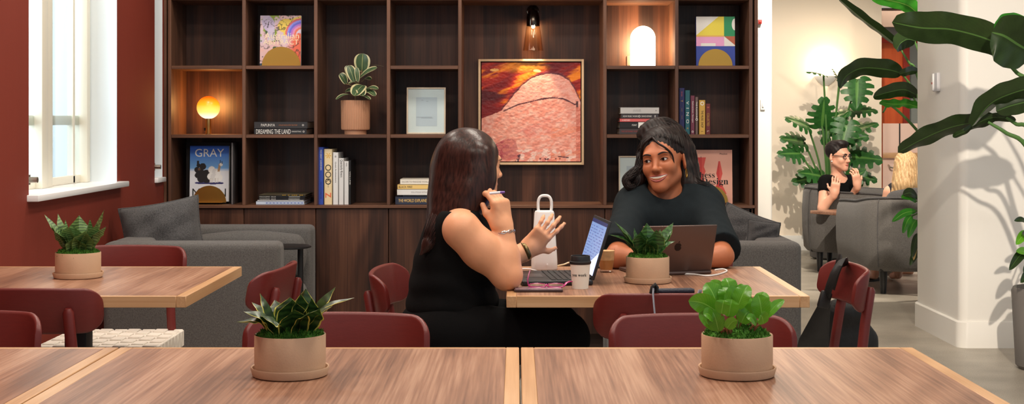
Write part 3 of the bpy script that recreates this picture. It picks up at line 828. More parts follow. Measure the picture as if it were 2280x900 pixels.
frame('pale framed print with a wide white mount leaning in a pigeonhole', 905, 992, 195, sh2, YB + .12, 3.2, pic1)
# --- stack of five, row 2 column 6
y = YB + .05; s_ = sc(y); zz = sh2
def stack(items, cx0, y, z, group):
    s_ = sc(y)
    for (lab, x0, x1, hp, m, tx, dp) in items:
        book(lab, group, (AX((x0 + x1) / 2, y), y, z), (x1 - x0) * s_, dp, hp * s_, m, texts=tx); z += hp * s_ + .0004
PINK = cm(222, 104, 104)
stack([
 ('dark grey book with red lettering, bottom of the stack of five', 1379, 1466, 13.5, cm(66, 58, 60), [('THE CUSTOMARY WORLD', cm(170, 60, 60), .05, 40 * s_, 3.4 * s_, 'l')], .24),
 ('black and white book, second from the bottom of the stack of five', 1380, 1465, 14, cm(28, 26, 28), [('POINT', INK_W, .32, 11 * s_, 3.6 * s_, 'l'), ('l', INK_W, .72, 40 * s_, 12.5 * s_, 'c')], .235),
 ('coral pink book, middle of the stack of five', 1380, 1467.5, 7.3, PINK, [('A HISTORY', INK_W, .06, 18 * s_, 3 * s_, 'l'), ('z', INK_W, .94, None, 3.5 * s_, 'c')], .23),
 ('charcoal book with white lettering, second from the top of the stack of five', 1383, 1466, 10.3, cm(58, 54, 58), [('HOW MUSIC WORKS', INK_W, .05, 34 * s_, 3.4 * s_, 'l'), ('DAVID BYRNE', INK_W, .55, 22 * s_, 3.4 * s_, 'l'), ('o', INK_W, .49, None, 4.6 * s_, 'c'), ('z', INK_W, .91, None, 3.8 * s_, 'c')], .22),
 ('light grey book, top of the stack of five', 1381.5, 1467.5, 14.5, cm(196, 194, 192), [('小川己', cm(120, 120, 124), .32, 18 * s_, None, 'l'), ('*', cm(70, 70, 74), .92, None, 3.4 * s_, 'c')], .22),
], 0, y, zz, 'stack of five books above the dark-haired woman')
# --- upright books, row 2 column 7
def upright(items, y, z, group):
    s_ = sc(y)
    for (lab, x0, x1, pyt, m, tx, dp) in items:
        h = (AZ(pyt, y) - z); w = (x1 - x0) * s_
        book(lab, group, (AX((x0 + x1) / 2, y), y, z), h, dp, w - .0006, m, upright=True, texts=[(a, b_, c_, (d * h if d else None), (e * w if e else None), f) for a, b_, c_, d, e, f in tx])
GLD = mat('foil_gold', (214, 170, 80), .4, .6)
G7 = 'upright books on the right-hand middle shelf'
upright([
 ('navy book with a gold emblem, first of the upright row by the divider', 1512, 1524.5, 196, cm(42, 42, 96), [('Drinks', PINK, .13, .1, None, 'c'), ('Y', GLD, .28, None, .4, 'c'), ('ALL ABOUT', GLD, .47, .08, None, 'c'), ('COCKTAILS', GLD, .63, .08, None, 'c')], .2),
 ('teal book lettered VINO, second of the upright row', 1525.5, 1536.5, 201, cm(40, 100, 112), [('V  I  N  O', INK_W, .5, .5, .55, 'c'), ('*', GLD, .86, None, .4, 'c')], .2),
 ('plum book, third of the upright row after the teal one', 1537.5, 1547, 213, cm(112, 52, 72), [('Salvation Soups', INK_W, .42, .55, .38, 'c'), ('o', INK_W, .93, None, .45, 'c')], .19),
 ('thin grey-brown book between the plum and the gold book', 1548, 1554.5, 216, cm(112, 92, 88), [('THE FLAVOURS', INK_W, .35, .45, .5, 'c'), ('o', INK_W, .6, None, .8, 'c')], .19),
 ('gold book with a white disc, in the upright row', 1556.5, 1570.5, 223, cm(206, 164, 76), [('o', INK_W, .1, None, .6, 'c'), ('THE MUSIC SHOP', INK_K, .55, .5, .38, 'c'), ('L', INK_K, .92, None, .3, 'c')], .2),
 ('maroon book with gold lettering, last of the upright row', 1571.5, 1582, 231, cm(108, 44, 44), [('COLLECTED', GLD, .52, .42, .5, 'c'), ('z', cm(206, 110, 90), .12, None, .4, 'c'), ('L', INK_W, .9, None, .4, 'c')], .19),
], YB + .05, sh2, G7)
# --- row 3: photo book with black boards behind
y = YB + .11; s_ = sc(y)
def gray(U, V):
    n = fbm(U * 9, V * 9)
    c = mixc(C3(24, 96, 206), C3(120, 180, 236), np.clip((.93 - V) / .35, 0, 1)); c = mixc(c, C3(228, 232, 240), np.clip((.60 - V) / .06, 0, 1))
    def ball(u, v, r, col, a=1.0):
        nonlocal c
        d = np.hypot(U - u, (V - v) * 1.4); c = mixc(c, C3(*col) * (1 - .5 * (d / r)[..., None] * 0), (d < r * (1 + .12 * (n - .5))) * a)
    for u, v in ((.25, .335), (.45, .335), (.6, .325), (.75, .33), (.34, .33)): 
        d = ((U - u) / .12) ** 2 + ((V - v) / .02) ** 2; c = mixc(c, C3(56, 56, 110), (d < 1) * 1.0)
    for u, v, r in ((.2, .47, .075), (.27, .52, .1), (.33, .63, .085), (.19, .57, .075), (.42, .5, .1), (.29, .41, .1), (.43, .4, .1), (.22, .65, .05)): ball(u, v, r, (30, 28, 30))
    ball(.24, .58, .035, (110, 80, 60)); 
    for u in (.22, .19): c = mixc(c, C3(30, 28, 30), ((np.abs(U - u) < .012) & (np.abs(V - .7) < .03)) * 1.0)
    for u, v, r in ((.56, .57, .09), (.66, .53, .09), (.54, .45, .09), (.63, .44, .1), (.74, .43, .1), (.72, .52, .07)): ball(u, v, r, (240, 240, 238) if (u * 10) % 2 > 1 else (222, 222, 222))
    for u in (.52, .57, .66, .72): c = mixc(c, C3(214, 210, 206), ((np.abs(U - u) < .013) & (V > .34) & (V < .42)) * 1.0)
    c = mixc(c, C3(176, 140, 104), ((np.abs(U - .755 - .25 * (V - .62)) < .03) & (V > .54) & (V < .68)) * 1.0)
    ball(.8, .665, .04, (238, 234, 228)); c = mixc(c, C3(40, 36, 36), ((np.abs(U - .775) < .012) & (np.abs(V - .715) < .03)) * 1.0); c = mixc(c, C3(40, 36, 36), ((np.abs(U - .82) < .012) & (np.abs(V - .70) < .025)) * 1.0)
    return c
face_book('photo book titled GRAY MALIN with a blue sky cover, behind a brass bookend', 'books', (AX(465.5, y), y, sh3 + .012), 87 * s_, 124 * s_, .02, INK_W, gray,
          [('GRAY', INK_W, .5, .875, .74, None, 'c'), ('MALIN', INK_K, .5, .16, .86, None, 'c')], nx=110, lean=.05)
o = thing('display_board', 'tall black folder standing open behind the blue photo book', 'folder', (AX(467, y), y + .035, sh3))
b = MB(); b.box(-56 * s_, 52 * s_, 0, .006, 0, 137 * s_, mat('black_board', (16, 15, 16), .6), .002); b.box(-.08, .09, -.03, 0, 0, .011, mat('black_board', (0, 0, 0))); b.build('back_board', o)
b = MB(); b.box(-.004, .004, -.075, .08, 0, 137 * s_, mat('grey_board_edge', (130, 128, 130), .5), .002, M=Mrot(0, 0, 0, (53 * s_, 0, 0))); b.build('side_board', o)
bookend('brass half-round bookend in front of the blue photo book', 466, 453.5, 37.5, y - .02)
# magazines, row 3 column 2
y = YB + .04; s_ = sc(y)
MG = 'magazines on the bottom shelf'
stack([
 ('blue and white patterned magazine, bottom of the flat pile', 570, 677, 7.5, cm(206, 220, 240), [('x:x:x:x:x:x:x:x:x:x:x', cm(60, 90, 180), .2, 84 * s_, 4 * s_, 'l')], .27),
 ('white magazine above the blue patterned one', 573, 676, 2.5, cm(238, 240, 244), [], .27),
 ('black magazine with white dotted lettering, lower of two', 576, 678, 4.6, cm(36, 36, 40), [('MAGAZINE  ISSUE', INK_W, .02, 36 * s_, 2.2 * s_, 'l'), ('ooooooooooo', INK_W, .65, 25 * s_, 2.2 * s_, 'l')], .275),
 ('black magazine with white dotted lettering, upper of two', 576, 679, 4.6, cm(34, 34, 38), [('MAGAZINE  ISSUE', INK_W, .02, 36 * s_, 2.2 * s_, 'l'), ('oooooooooo', INK_W, .65, 25 * s_, 2.2 * s_, 'l')], .28),
 ('magazine with a dark speckled cover, top of the flat pile', 577, 680, 2.6, cm(86, 78, 60), [('-- - --- --', cm(214, 170, 60), .5, 46 * s_, 1.2 * s_, 'l')], .28),
], 0, y, sh3, MG)
# upright row 3 column 3
upright([
 ('cobalt blue book, first of the upright row below the ribbed plant pot', 709, 720.5, 328, cm(58, 88, 190), [('THE GREAT GARDENERS', INK_W, .22, .36, .3, 'c'), ('TEXT CONTRIBUTOR', cm(30, 50, 130), .75, .3, .25, 'c')], .2),
 ('cream book with black rings on its spine', 721.5, 740, 332, cm(238, 214, 168), [('*', cm(226, 170, 40), .12, None, .7, 'c'), ('OOO', INK_K, .46, .36, .72, 'c'), ('K', INK_K, .57, None, .5, 'c'), ('George', INK_K, .66, .06, None, 'c'), ('z', cm(236, 110, 70), .83, None, .7, 'c')], .21),
 ('white book next to the cream one', 741, 753.5, 339.5, cm(232, 230, 228), [('Quiet Architecture', INK_K, .38, .4, .28, 'c'), ('tt', INK_K, .08, None, .3, 'c')], .22),
 ('white book lettered Quarterly Rivers, in the middle of the pale group', 754, 765.5, 352.5, cm(226, 224, 222), [('Quarterly Rivers', INK_K, .22, .38, .6, 'c')], .22),
 ('short pale grey book, the last white one of the row', 766, 776.5, 359, cm(222, 220, 218), [('essay', INK_K, .08, .08, None, 'c')], .2),
 ('black-covered book closing the pale row on the right', 777, 781.5, 357, cm(26, 26, 28), [('VOLUME', INK_W, .4, .3, .5, 'c')], .23),
], YB + .05, sh3, 'upright books on the bottom shelf')
# lying stack row 3 column 4
y = YB + .05; s_ = sc(y)
stack([
 ('navy book titled THE WORLD EXPLAINED, at the bottom of its stack', 880, 985, 18, cm(50, 58, 78), [('THE WORLD EXPLAINED', mat('ink_amber', (250, 206, 110), .6), .07, 67 * s_, 7 * s_, 'l'), ('infographics', INK_W, .075, 18 * s_, 2 * s_, 'l')], .22),
 ('dark thin book just above the navy book of the stack', 897, 984, 2.6, cm(30, 34, 44), [], .21),
 ('white book with faint lettering, in the middle of its stack', 884, 983, 13, cm(236, 234, 230), [('SOLUTIONS WITHOUT ARTISTS', cm(170, 166, 166), .32, 58 * s_, 3.6 * s_, 'l')], .2),
 ('amber book titled BLACK FIRE, second from the top of its stack', 885, 982, 10.5, cm(246, 208, 128), [('BLACK FIRE!', INK_K, .03, 30 * s_, 4.8 * s_, 'l'), ('NOW OPEN', cm(226, 150, 30), .71, 26 * s_, 4 * s_, 'l')], .2),
 ('cream book with grey lettering, top of its stack', 891, 981, 12, cm(244, 236, 220), [('ESCAPE TO PARADISE WORLD', cm(150, 140, 134), .05, 60 * s_, 3.6 * s_, 'l')], .2),
], 0, y, sh3, 'stack of books beside the woman with long hair')
# frame and chess book behind the dark-haired woman
frame('narrow pale framed print half hidden behind the dark-haired woman', 1378, 1452, 348, sh3, YB + .12, 3, pic1)
def chess(b, w, h):
    X = lambda u: (u - .5) * w; Z = lambda v: v * h
    R1, R2 = cm(224, 84, 74), cm(206, 60, 56)
    def poly(pts, m, e=0): b.add([(X(u), -.0007 - e, Z(v)) for u, v in pts], [tuple(range(len(pts)))], m)
    for s_ in (1, -1):
        f = lambda cx, pts: [(cx + s_ * a, v) for a, v in pts]
        poly(f(.27, [(0, .86), (.1, .86), (.05, .69), (0, .69)])[::s_], R1 if s_ > 0 else R2); poly(f(.27, [(0, .69), (.05, .69), (.09, .6), (.04, .5), (0, .5)])[::s_], R1 if s_ > 0 else R2)
        poly(f(.27, [(0, .5), (.04, .5), (.1, .3), (.1, .2), (0, .2)])[::s_], R1 if s_ > 0 else R2)
        poly(f(.69, [(0, .79), (.018, .79), (.075, .56), (0, .56)])[::s_], R1 if s_ > 0 else R2); poly(f(.69, [(0, .56), (.075, .56), (.025, .42), (0, .42)])[::s_], R1 if s_ > 0 else R2)
        poly(f(.69, [(0, .42), (.025, .42), (.17, .18), (0, .18)])[::s_], R1 if s_ > 0 else R2)
    poly([(.24, .855), (.26, .855), (.25, .885)], INK_K)
y = YB + .11; s_ = sc(y)
face_book('salmon pink book titled Chess Design with red chess pieces on the cover', 'books', (AX(1584.5, y), y, sh3), 93 * s_, 120 * s_, .02, cm(240, 178, 156), lambda U, V: np.ones(U.shape + (3,)) * C3(240, 178, 156),
          [('𝐂𝐡𝐞𝐬𝐬', INK_K, .08, .535, .50, None, 'l'), ('𝐃𝐞𝐬𝐢𝐠𝐧', INK_K, .26, .40, .64, None, 'l'), ('Phaidon', INK_K, .79, .925, .18, None, 'c')], nx=8, extras=chess, lean=.05)
bookend('brass half-round bookend in front of the Chess Design book', 1584, 453.5, 37, y - .02)
# --- painting
y = YK - .035; s_ = sc(y)
zb, zt_ = AZ(367, y), AZ(132, y); x0, x1 = AX(1065, y), AX(1300, y); w_, h_ = x1 - x0, zt_ - zb
o = thing('painting', 'square framed abstract painting of a pink dome under a red and orange sky', 'painting', ((x0 + x1) / 2, y, (zb + zt_) / 2))
b = MB(); r = 5 * s_; FR = mat('pale_oak_moulding', (232, 200, 160), .5, var=.06, vscale=30)
for q in ((-w_ / 2, -w_ / 2 + r, -h_ / 2, h_ / 2), (w_ / 2 - r, w_ / 2, -h_ / 2, h_ / 2), (-w_ / 2 + r, w_ / 2 - r, -h_ / 2, -h_ / 2 + r), (-w_ / 2 + r, w_ / 2 - r, h_ / 2 - r, h_ / 2)): b.box(q[0], q[1], -.012, .032, q[2], q[3], FR, .001)
b.build('frame', o)
def paint(U, V):
    a = fbm(U * 3 + V * 2, V * 14 - U * 5, 5); a2 = fbm(U * 26 + V * 8, V * 40 - U * 14, 3); g = fbm(U * 60, V * 60, 2)
    sky = mixc(C3(132, 20, 26), C3(206, 50, 26), np.clip((a - .38) * 4, 0, 1)); sky = mixc(sky, C3(90, 14, 26), np.clip((fbm(U * 2 + 5, V * 9 + 2) - .5) * 5, 0, 1))
    sky = mixc(sky, C3(250, 140, 30), np.clip((a - .56) * 9, 0, 1)); sky = mixc(sky, C3(248, 160, 40), np.clip(1 - np.hypot((U - .42) / .3, (V - .95) / .07), 0, 1) * .9)
    sky = mixc(sky, C3(252, 190, 110), (np.hypot((U - .13) / .045, (V - .925) / .014) < 1) * 1.0); sky = mixc(sky, C3(255, 220, 150), (np.hypot((U - .56) / .04, (V - .915 + .1 * (U - .56)) / .014) < 1) * 1.0)
    top = np.interp(U, [0, .2, .27, .33, .42, .5, .6, .7, .8, .88, .94, .97, 1], [.43, .515, .60, .68, .78, .84, .875, .885, .87, .82, .73, .66, .60]) + .012 * (vnoise(U * 45, V * 3) - .5)
    pk = mixc(C3(238, 150, 130), C3(250, 190, 172), np.clip((a2 - .3) * 2.2, 0, 1)); pk = mixc(pk, C3(214, 106, 104), np.clip((a - .55) * 4, 0, 1) * np.clip(1.1 - V * 1.6, 0, 1))
    c = np.where((V < top)[..., None], pk, sky)
    edge = np.abs(V - top); c = mixc(c, C3(70, 26, 44), ((edge < .012) & (V > top - .002) & (U > .2)) * .85); c = mixc(c, C3(96, 44, 60), ((edge < .03) & (V > top) & (U > .2)) * .5)
    dome = np.interp(U, [.2, .37, .5, .6, .72, .82, .88, .94, 1], [.50, .575, .605, .63, .645, .635, .61, .575, .60])
    c = mixc(c, C3(250, 182, 168), ((V < top) & (V > dome) & (g > .45)) * .5)
    c = mixc(c, C3(80, 30, 46), ((np.abs(V - dome) < .004 + .006 * vnoise(U * 30, V)) & (U > .22) & (U < .97)) * .95)
    c = mixc(c, C3(60, 24, 40), ((np.abs(U - .965) < .01) & (np.abs(V - .58) < .03)) * .9)
    mb = (V < np.interp(U, [0, .15, .25, .34, .4], [.1, .18, .23, .22, .0]) ) & (U < .4) & (V > .02 + .0 * U)
    c = mixc(c, C3(188, 84, 92), mb * (.5 + .5 * (a2 > .45)) * np.clip(1.4 - U * 3 + .2, 0, 1))
    c = mixc(c, C3(250, 214, 200), ((V < .1 + .05 * a) & (U > .35) & (a2 > .5)) * .8); c = mixc(c, C3(240, 138, 100), ((V < .35) & (U > .7) & (a > .52)) * .5)
    c = mixc(c, C3(206, 92, 70), ((U > .955) & (V < .55) & (a2 > .42)) * .7)
    ink = (((np.abs(V - .045 + .12 * (U - .82)) < .006) & (U > .77) & (U < .88)) | ((np.abs(V - .025) < .008) & (U > .585) & (U < .68) & (vnoise(U * 90, V * 90) > .45)) | ((np.abs(V - .025) < .006) & (U > .73) & (U < .8) & (vnoise(U * 120, V * 60) > .55)))
    c = mixc(c, C3(60, 34, 50), ink * .9); c = mixc(c, C3(60, 34, 60), ((np.abs(U - .37 - .3 * (V - .04)) < .02) & (V < .07) & (g > .5)) * .9)
    return c
nx = 230; U, V = np.meshgrid(np.linspace(0, 1, nx), np.linspace(0, 1, nx), indexing='ij')
i = r + .006
P = np.stack([(U - .5) * (w_ - 2 * i), -.004 + .0025 * (fbm(U * 40, V * 60, 3) - .5), (V - .5) * (h_ - 2 * i)], -1)
b = MB(); b.box(-w_ / 2 + i, w_ / 2 - i, 0, .02, -h_ / 2 + i, h_ / 2 - i, mat('canvas_edge', (120, 26, 30), .7)); b.grid(P, printed('oil_paint', .5), col=paint(U, V)); b.build('canvas', o)
b = MB(); b.box(-w_ / 2 + r * .8, w_ / 2 - r * .8, .022, .03, -h_ / 2 + r * .8, h_ / 2 - r * .8, mat('dark_backing', (40, 14, 14), .7)); b.build('backing', o)
# --- glass wall lamp over the painting
yl = YK - .10; s_ = sc(yl); c = at(1187, 50, yl)
o = thing('glass_wall_lamp', 'wall lamp with a dark metal head and a flared clear glass shade above the painting', 'wall lamp', (c[0], YK, c[2]))
dy = yl - YK
BRZ = mat('dark_chrome', (84, 76, 68), .12, 1)
b = MB(); b.lathe([(.035, 0), (.035, .012), (.03, .015)], 24, BRZ, (0, 0, 28 * s_), axis='y'); b.tube([(0, 0, 28 * s_), (0, dy * .6, 30 * s_), (0, dy, 24 * s_)], .008, BRZ); b.build('wall_bracket', o)
b = MB(); b.lathe([(.004, 30 * s_), (.026, 26 * s_), (.036, 12 * s_), (.037, -8 * s_), (.035, -8 * s_), (.033, 10 * s_), (.004, 22 * s_)], 28, BRZ, (0, dy, 0), cap=False); b.build('lamp_head', o)
b = MB(); b.lathe([(.001, -10 * s_), (.011, -7 * s_), (.014, 2 * s_), (.010, 8 * s_), (.001, 9 * s_)], 16, mat('hot_bulb', (255, 240, 220), .4, emit=(255, 222, 170), estr=30), (0, dy, 0), cap=False); b.build('bulb', o)
b = MB(); b.lathe([(.034, 0), (.040, -12 * s_), (22.5 * s_, -62 * s_), (23 * s_, -63 * s_), (22.2 * s_, -63 * s_), (.0385, -12 * s_), (.032, 0)], 40, thin_glass('smoke_glass', (250, 242, 232)), (0, dy, 0), cap=False); b.build('glass_shade', o)
wl_c = (c[0], yl, c[2] - 12 * s_)
# ================================================================== chairs
WEB = mat('paper_cord_web', (226, 218, 206), .8, var=.05, vscale=40, bump=.1, bscale=200)
def chair_panel():
    """curved backrest, concave towards the sitter (+y)"""
    n, W, h = 33, .227, .138
    b = MB(); rows = []
    rr = .040
    def yo(x): t = abs(x / W); return -.245 + .024 * t * t + .046 * t ** 9
    prof = []
    for i in range(n):
        x = -W * math.cos(PI * i / (n - 1))
        e = W - abs(x); d = 0
        if e < rr: d = rr - math.sqrt(max(0, rr * rr - (rr - e) ** 2))
        zt = .772 - .005 * (abs(x) / W) ** 2 - d; zb_ = .772 - h + d
        prof.append((x, yo(x), zt, zb_))
    th = .008; K = 10
    for (x, y, zt, zb_) in prof:
        # outline loop of the cross section (rounded)
        dydx = (yo(x + 1e-3) - yo(x - 1e-3)) / 2e-3; nn = np.array([-dydx, 1]) / math.hypot(1, dydx)
        loop = []
        m = 6
        hz = max((zt - zb_) / 2 - th, .0005)
        for k in range(m + 1):
            a = PI * k / m; loop.append((th * math.cos(a), hz + th * math.sin(a)))
        for k in range(m + 1):
            a = PI + PI * k / m; loop.append((th * math.cos(a), -hz + th * math.sin(a)))
        zc = (zt + zb_) / 2; lean = -.16
        rows.append([(x + nn[0] * u, y + nn[1] * u + lean * (zc + v - .70), zc + v) for u, v in loop])
    b.grid(rows, RED, closev=True, flip=True)
    k = len(rows[0]); nV = n * k
    b.Fc.append(list(range(b.n - nV, b.n - nV + k))[::-1]); b.M.append(0); b.Fc.append(list(range(b.n - k, b.n))); b.M.append(0)
    return b
def make_chair(label, group='oxblood chairs with woven seats'):
    t = thing('dining_chair', label, 'chair', (0, 0, 0), 0, group)
    chair_panel().build('backrest', t)
    def leg(x0, y0, x1, y1, z1, r0, r1, extra=None):
        b = MB(); pts = [(x0, y0, 0), (x0 + (x1 - x0) * .5, y0 + (y1 - y0) * .5, z1 * .5), (x1, y1, z1)]; rad = [r0, (r0 + r1) / 2, r1]
        if extra: pts += extra; rad += [r1, r1 * .95, r1 * .5][:len(extra)]
        b.tube(pts, rad, RED, 14); b.build('leg', t)
    for s in (1, -1):
        leg(.205 * s, .21, .185 * s, .19, .44, .012, .017)
        leg(.195 * s, -.262, .168 * s, -.212, .44, .012, .017, [(.156 * s, -.234, .60), (.152 * s, -.252, .700), (.152 * s, -.254, .712)])
    b = MB()
    for s in (1, -1):
        b.box(.165 * s - .012, .165 * s + .012, -.2, .19, .395, .432, RED, .004)
    b.box(-.18, .18, .165, .19, .395, .432, RED, .004); b.box(-.165, .165, -.215, -.19, .395, .432, RED, .004)
    b.build('seat_frame', t)
    b = MB(); nx_, ny_ = 8, 8; wx, wy = .43 / nx_, .41 / ny_
    for i in range(nx_):
        for j in range(ny_):
            up = (i + j) % 2
            x = -.215 + i * wx; y = -.2 + j * wy
            if up: b.box(x + .0035, x + wx - .0035, y - .006, y + wy + .006, .438, .450, WEB, .003, 1)
            else: b.box(x - .003, x + wx + .003, y + .0035, y + wy - .0035, .434, .445, WEB, .003, 1)
    for i in range(nx_):
        x = -.215 + i * wx
        b.box(x + .002, x + wx - .002, .208, .218, .385, .447, WEB, .003, 1); b.box(x + .002, x + wx - .002, -.214, -.2, .385, .447, WEB, .003, 1)
    for j in range(ny_):
        y = -.2 + j * wy
        for s in (1, -1): b.box(s * .215 - .005, s * .215 + .005, y + .002, y + wy - .002, .385, .447, WEB, .003, 1)
    b.box(-.2, .2, -.19, .2, .425, .433, mat('webbing_backing', (40, 36, 32), .9)); b.build('woven_seat', t)
    return t
CH = make_chair('oxblood chair seen from behind at the red wall table, nearest its banded snake plant')
def put(px, Y, rz, label, yoff=.25):
    """place by the middle of the backrest"""
    d = np.array([-math.sin(rz), math.cos(rz)]) * yoff
    return (AX(px, Y) + d[0], Y + d[1], 0), rz, label
_first = [True]
def chair(px, Y, rz, label):
    loc, rz, label = put(px, Y, rz, label)
    if _first[0]:
        CH.location = loc; CH.rotation_euler = (0, 0, rz); CH['label'] = label; _first[0] = False; return CH
    return dup(CH, loc, rz, label)
chair(36, 4.14, 0, 'oxblood chair seen from behind at the near side of the red wall table')
chair(-90, 3.66, PI, 'oxblood chair in the bottom left corner, tucked under the bare front table end')
chair(756, 3.62, PI, 'oxblood chair tucked against the front table behind the variegated snake plant')
chair(1557, 3.60, PI, 'oxblood chair tucked against the front table behind the bright green leafy plant')
chair(1508, 4.02, 0, 'oxblood chair with a dark strapped pouch over its back, at the two women\'s table')
chair(292, 5.57, PI, 'oxblood chair on the far side of the red wall table in front of the sofa')
chair(638, 4.80, PI / 2 - .08, 'oxblood chair at the end of the red wall table, between it and the front table')
chair(840, 4.72, -PI / 2 - .08, 'oxblood chair under the woman in the sleeveless black top')
chair(1908, 4.82, PI / 2 + .04, 'oxblood chair with a black shoulder bag slung over its back')
chair(1498, 5.80, PI, 'oxblood chair under the woman in the dark t-shirt')
# pale woven stool-like seat edge in front of the sofa is chair 6's own seat

# ================================================================== sofas
def soft_box(b, x0, x1, y0, y1, z0, z1, m, r=.05, puff=.0):
    c = np.array([(x0 + x1) / 2, (y0 + y1) / 2, (z0 + z1) / 2]); hh = np.array([x1 - x0, y1 - y0, z1 - z0]) / 2
    s = SDF().add(sbox(c, hh - puff, r))
    if puff: s.add(ell(c, hh * np.array([1.0, 1.0, 1.0]) + puff * .0), .06)
    V, Fs = s.mesh(c - hh - .03, c + hh + .03, max(.012, min(hh) / 9)); b.add(V, Fs, m)
def sofa(label, x0, x1, y0, y1, sgn):
    """love seat whose back runs along y; sgn=+1 faces +x"""
    cx, cy = (x0 + x1) / 2, (y0 + y1) / 2
    t = thing('love_seat', label, 'sofa', (cx, cy, 0), 0, 'grey love seats')
    X = lambda a: a * sgn; hw = (x1 - x0) / 2; hl = (y1 - y0) / 2
    def bb(name, xa, xb, ya, yb_, za, zb_, r, puff=0):
        xa, xb = sorted((X(xa), X(xb)))
        b = MB(); soft_box(b, xa, xb, ya, yb_, za, zb_, GREYFAB, r, puff); b.build(name, t)
    bb('arm', -hw, hw, -hl, -hl + .14, .03, .72, .028); bb('arm', -hw, hw, hl - .14, hl, .03, .72, .028)
    bb('backrest', -hw, -hw + .17, -hl + .142, hl - .142, .06, .72, .03)
    bb('base', -hw + .172, hw - .01, -hl + .142, hl - .142, .06, .25, .02)
    bb('seat_cushion', -hw + .174, hw - .005, -hl + .145, hl - .145, .252, .46, .06, .01)
    bb('arm_cushion', -hw + .2, hw - .03, hl - .24, hl - .143, .462, .69, .04, .01)
    b = MB()
    for sx in (1, -1):
        for sy in (1, -1): b.lathe([(.02, 0), (.022, .04)], 12, BLACKM, (sx * (hw - .06), sy * (hl - .06), 0))
    b.build('feet', t)
    return t
sofa('grey upholstered love seat against the red wall below the windows', -1.83, -1.045, 6.28, 7.42, 1)
sofa('grey upholstered love seat behind the woman in the dark t-shirt', .45, 1.262, 6.28, 7.42, -1)
def pillow(label, c, w, h, d, rot, m):
    n = 24
    t = thing('cushion', label, 'cushion', tuple(c), 0, 'loose cushions', rot)
    def side(sg):
        P = np.zeros((n, n, 3))
        for i in range(n):
            for j in range(n):
                u, v = -1 + 2 * i / (n - 1), -1 + 2 * j / (n - 1)
                px_ = u * (1 - .07 * (1 - v * v) * abs(u) ** 2); pv = v * (1 - .07 * (1 - u * u) * abs(v) ** 2)
                k = (max(0, (1 - u ** 4)) * max(0, (1 - v ** 4))) ** .55
                wr = .06 * math.sin(7 * u + 3 * v) * (1 - u * u) * (1 - v * v) + .05 * math.sin(9 * v - 5 * u + 1)
                P[i, j] = (px_ * w / 2, sg * (d / 2 * k * (1 + wr * (k > .2)) + .003), pv * h / 2)
        return P
    b = MB(); A = side(-1); B_ = side(1)
    b.grid(A, m); b.grid(B_, m, flip=True)
    b.build('cover', t, smooth=60)
    ring = [A[i, 0] for i in range(n)] + [A[n - 1, j] for j in range(1, n)] + [A[i, n - 1] for i in range(n - 2, -1, -1)] + [A[0, j] for j in range(n - 2, 0, -1)]
    ring = np.array(ring); ring[:, 1] = 0
    b = MB(); b.tube(np.concatenate([ring, ring[:1]]), .0055, m, 6); b.build('piping', t)
    return t
pillow('grey scatter cushion leaning behind the arm of the love seat by the red wall', at(362, 520, 6.66), .37, .30, .17, (-.25, -.17, .12), DARKFAB)
pillow('grey scatter cushion standing at the back of the love seat behind the dark t-shirt', at(1660, 522, 6.85), .27, .22, .13, (-.2, .38, -.1), DARKFAB)
pillow('darker flat cushion lying over the arm end of the love seat behind the dark t-shirt', at(1699, 524, 6.62), .15, .13, .13, (-.2, .12, 0), fabric('dark_slate', (50, 50, 52), (80, 78, 78), 900))
# small side table by the left love seat
y = 6.8; c = at(626, 547, y)
t = thing('side_table', 'small round black side table at the front of the left love seat', 'side table', (c[0] + .03, y, 0))
b = MB(); b.lathe([(.10, c[2] - .012), (.113, c[2] - .008), (.113, c[2] - .002), (.108, c[2])], 36, BLACKM); b.build('tabletop', t)
b = MB(); b.lathe([(.014, .01), (.014, c[2] - .012)], 12, BLACKM, (.062, 0, 0)); b.build('post', t)
b = MB(); b.lathe([(.1, 0), (.1, .008), (.03, .014)], 30, BLACKM, (.12, 0, 0)); b.build('base', t)

# ================================================================== pouch and shoulder bag on chairs
STRAPG = mat('grey_web_strap', (150, 150, 160), .7, bump=.2, bscale=200); NAVY = mat('navy_webbing', (34, 36, 52), .55, bump=.2, bscale=160); BLKNY = mat('black_nylon', (18, 18, 19), .6, bump=.15, bscale=60)
yb = 4.02; 
t = thing('pouch', 'slim dark pouch with grey straps hung over the back of an oxblood chair', 'pouch', tuple(at(1505, 650, yb)))
o0 = at(1505, 650, yb)
b = MB(); b.tube([at(1452, 648, yb + .012) - o0, at(1470, 649, yb + .012) - o0, at(1538, 648, yb + .012) - o0, at(1546, 648, yb + .012) - o0], [.006, .0085, .0085, .006], NAVY, 10); b.build('roll', t)
b = MB(); b.tube([at(1448, 655, yb) - o0, at(1452, 640, yb) - o0, at(1459, 634, yb) - o0, at(1463, 640, yb) - o0, at(1462, 655, yb) - o0], [.007, .009, .01, .009, .006], BLKNY, 8, flat=.6); b.build('clasp', t)
for pxs in (1455, 1555):
    k = 1 if pxs == 1455 else .4
    pts = [at(pxs + 6, 640 if k == 1 else 650, yb + .02) - o0, at(pxs, 644 if k == 1 else 650, yb - .005) - o0, at(pxs - 1, 655, yb - .022) - o0, at(pxs + 1, 680, yb - .03) - o0, at(pxs + 5, 720, yb - .05) - o0, at(pxs + 8, 775, yb - .05) - o0]
    b = MB(); b.tube(pts, .0065, STRAPG, 8, flat=.3, nrm=(0, -1, 0)); b.build('strap', t)
b = MB(); b.box(-.075, .085, -.065, -.05, -.30, -.16, NAVY, .006, M=Mrot(0, 0, 0, (.0, 0.0, 0))); b.build('body', t)
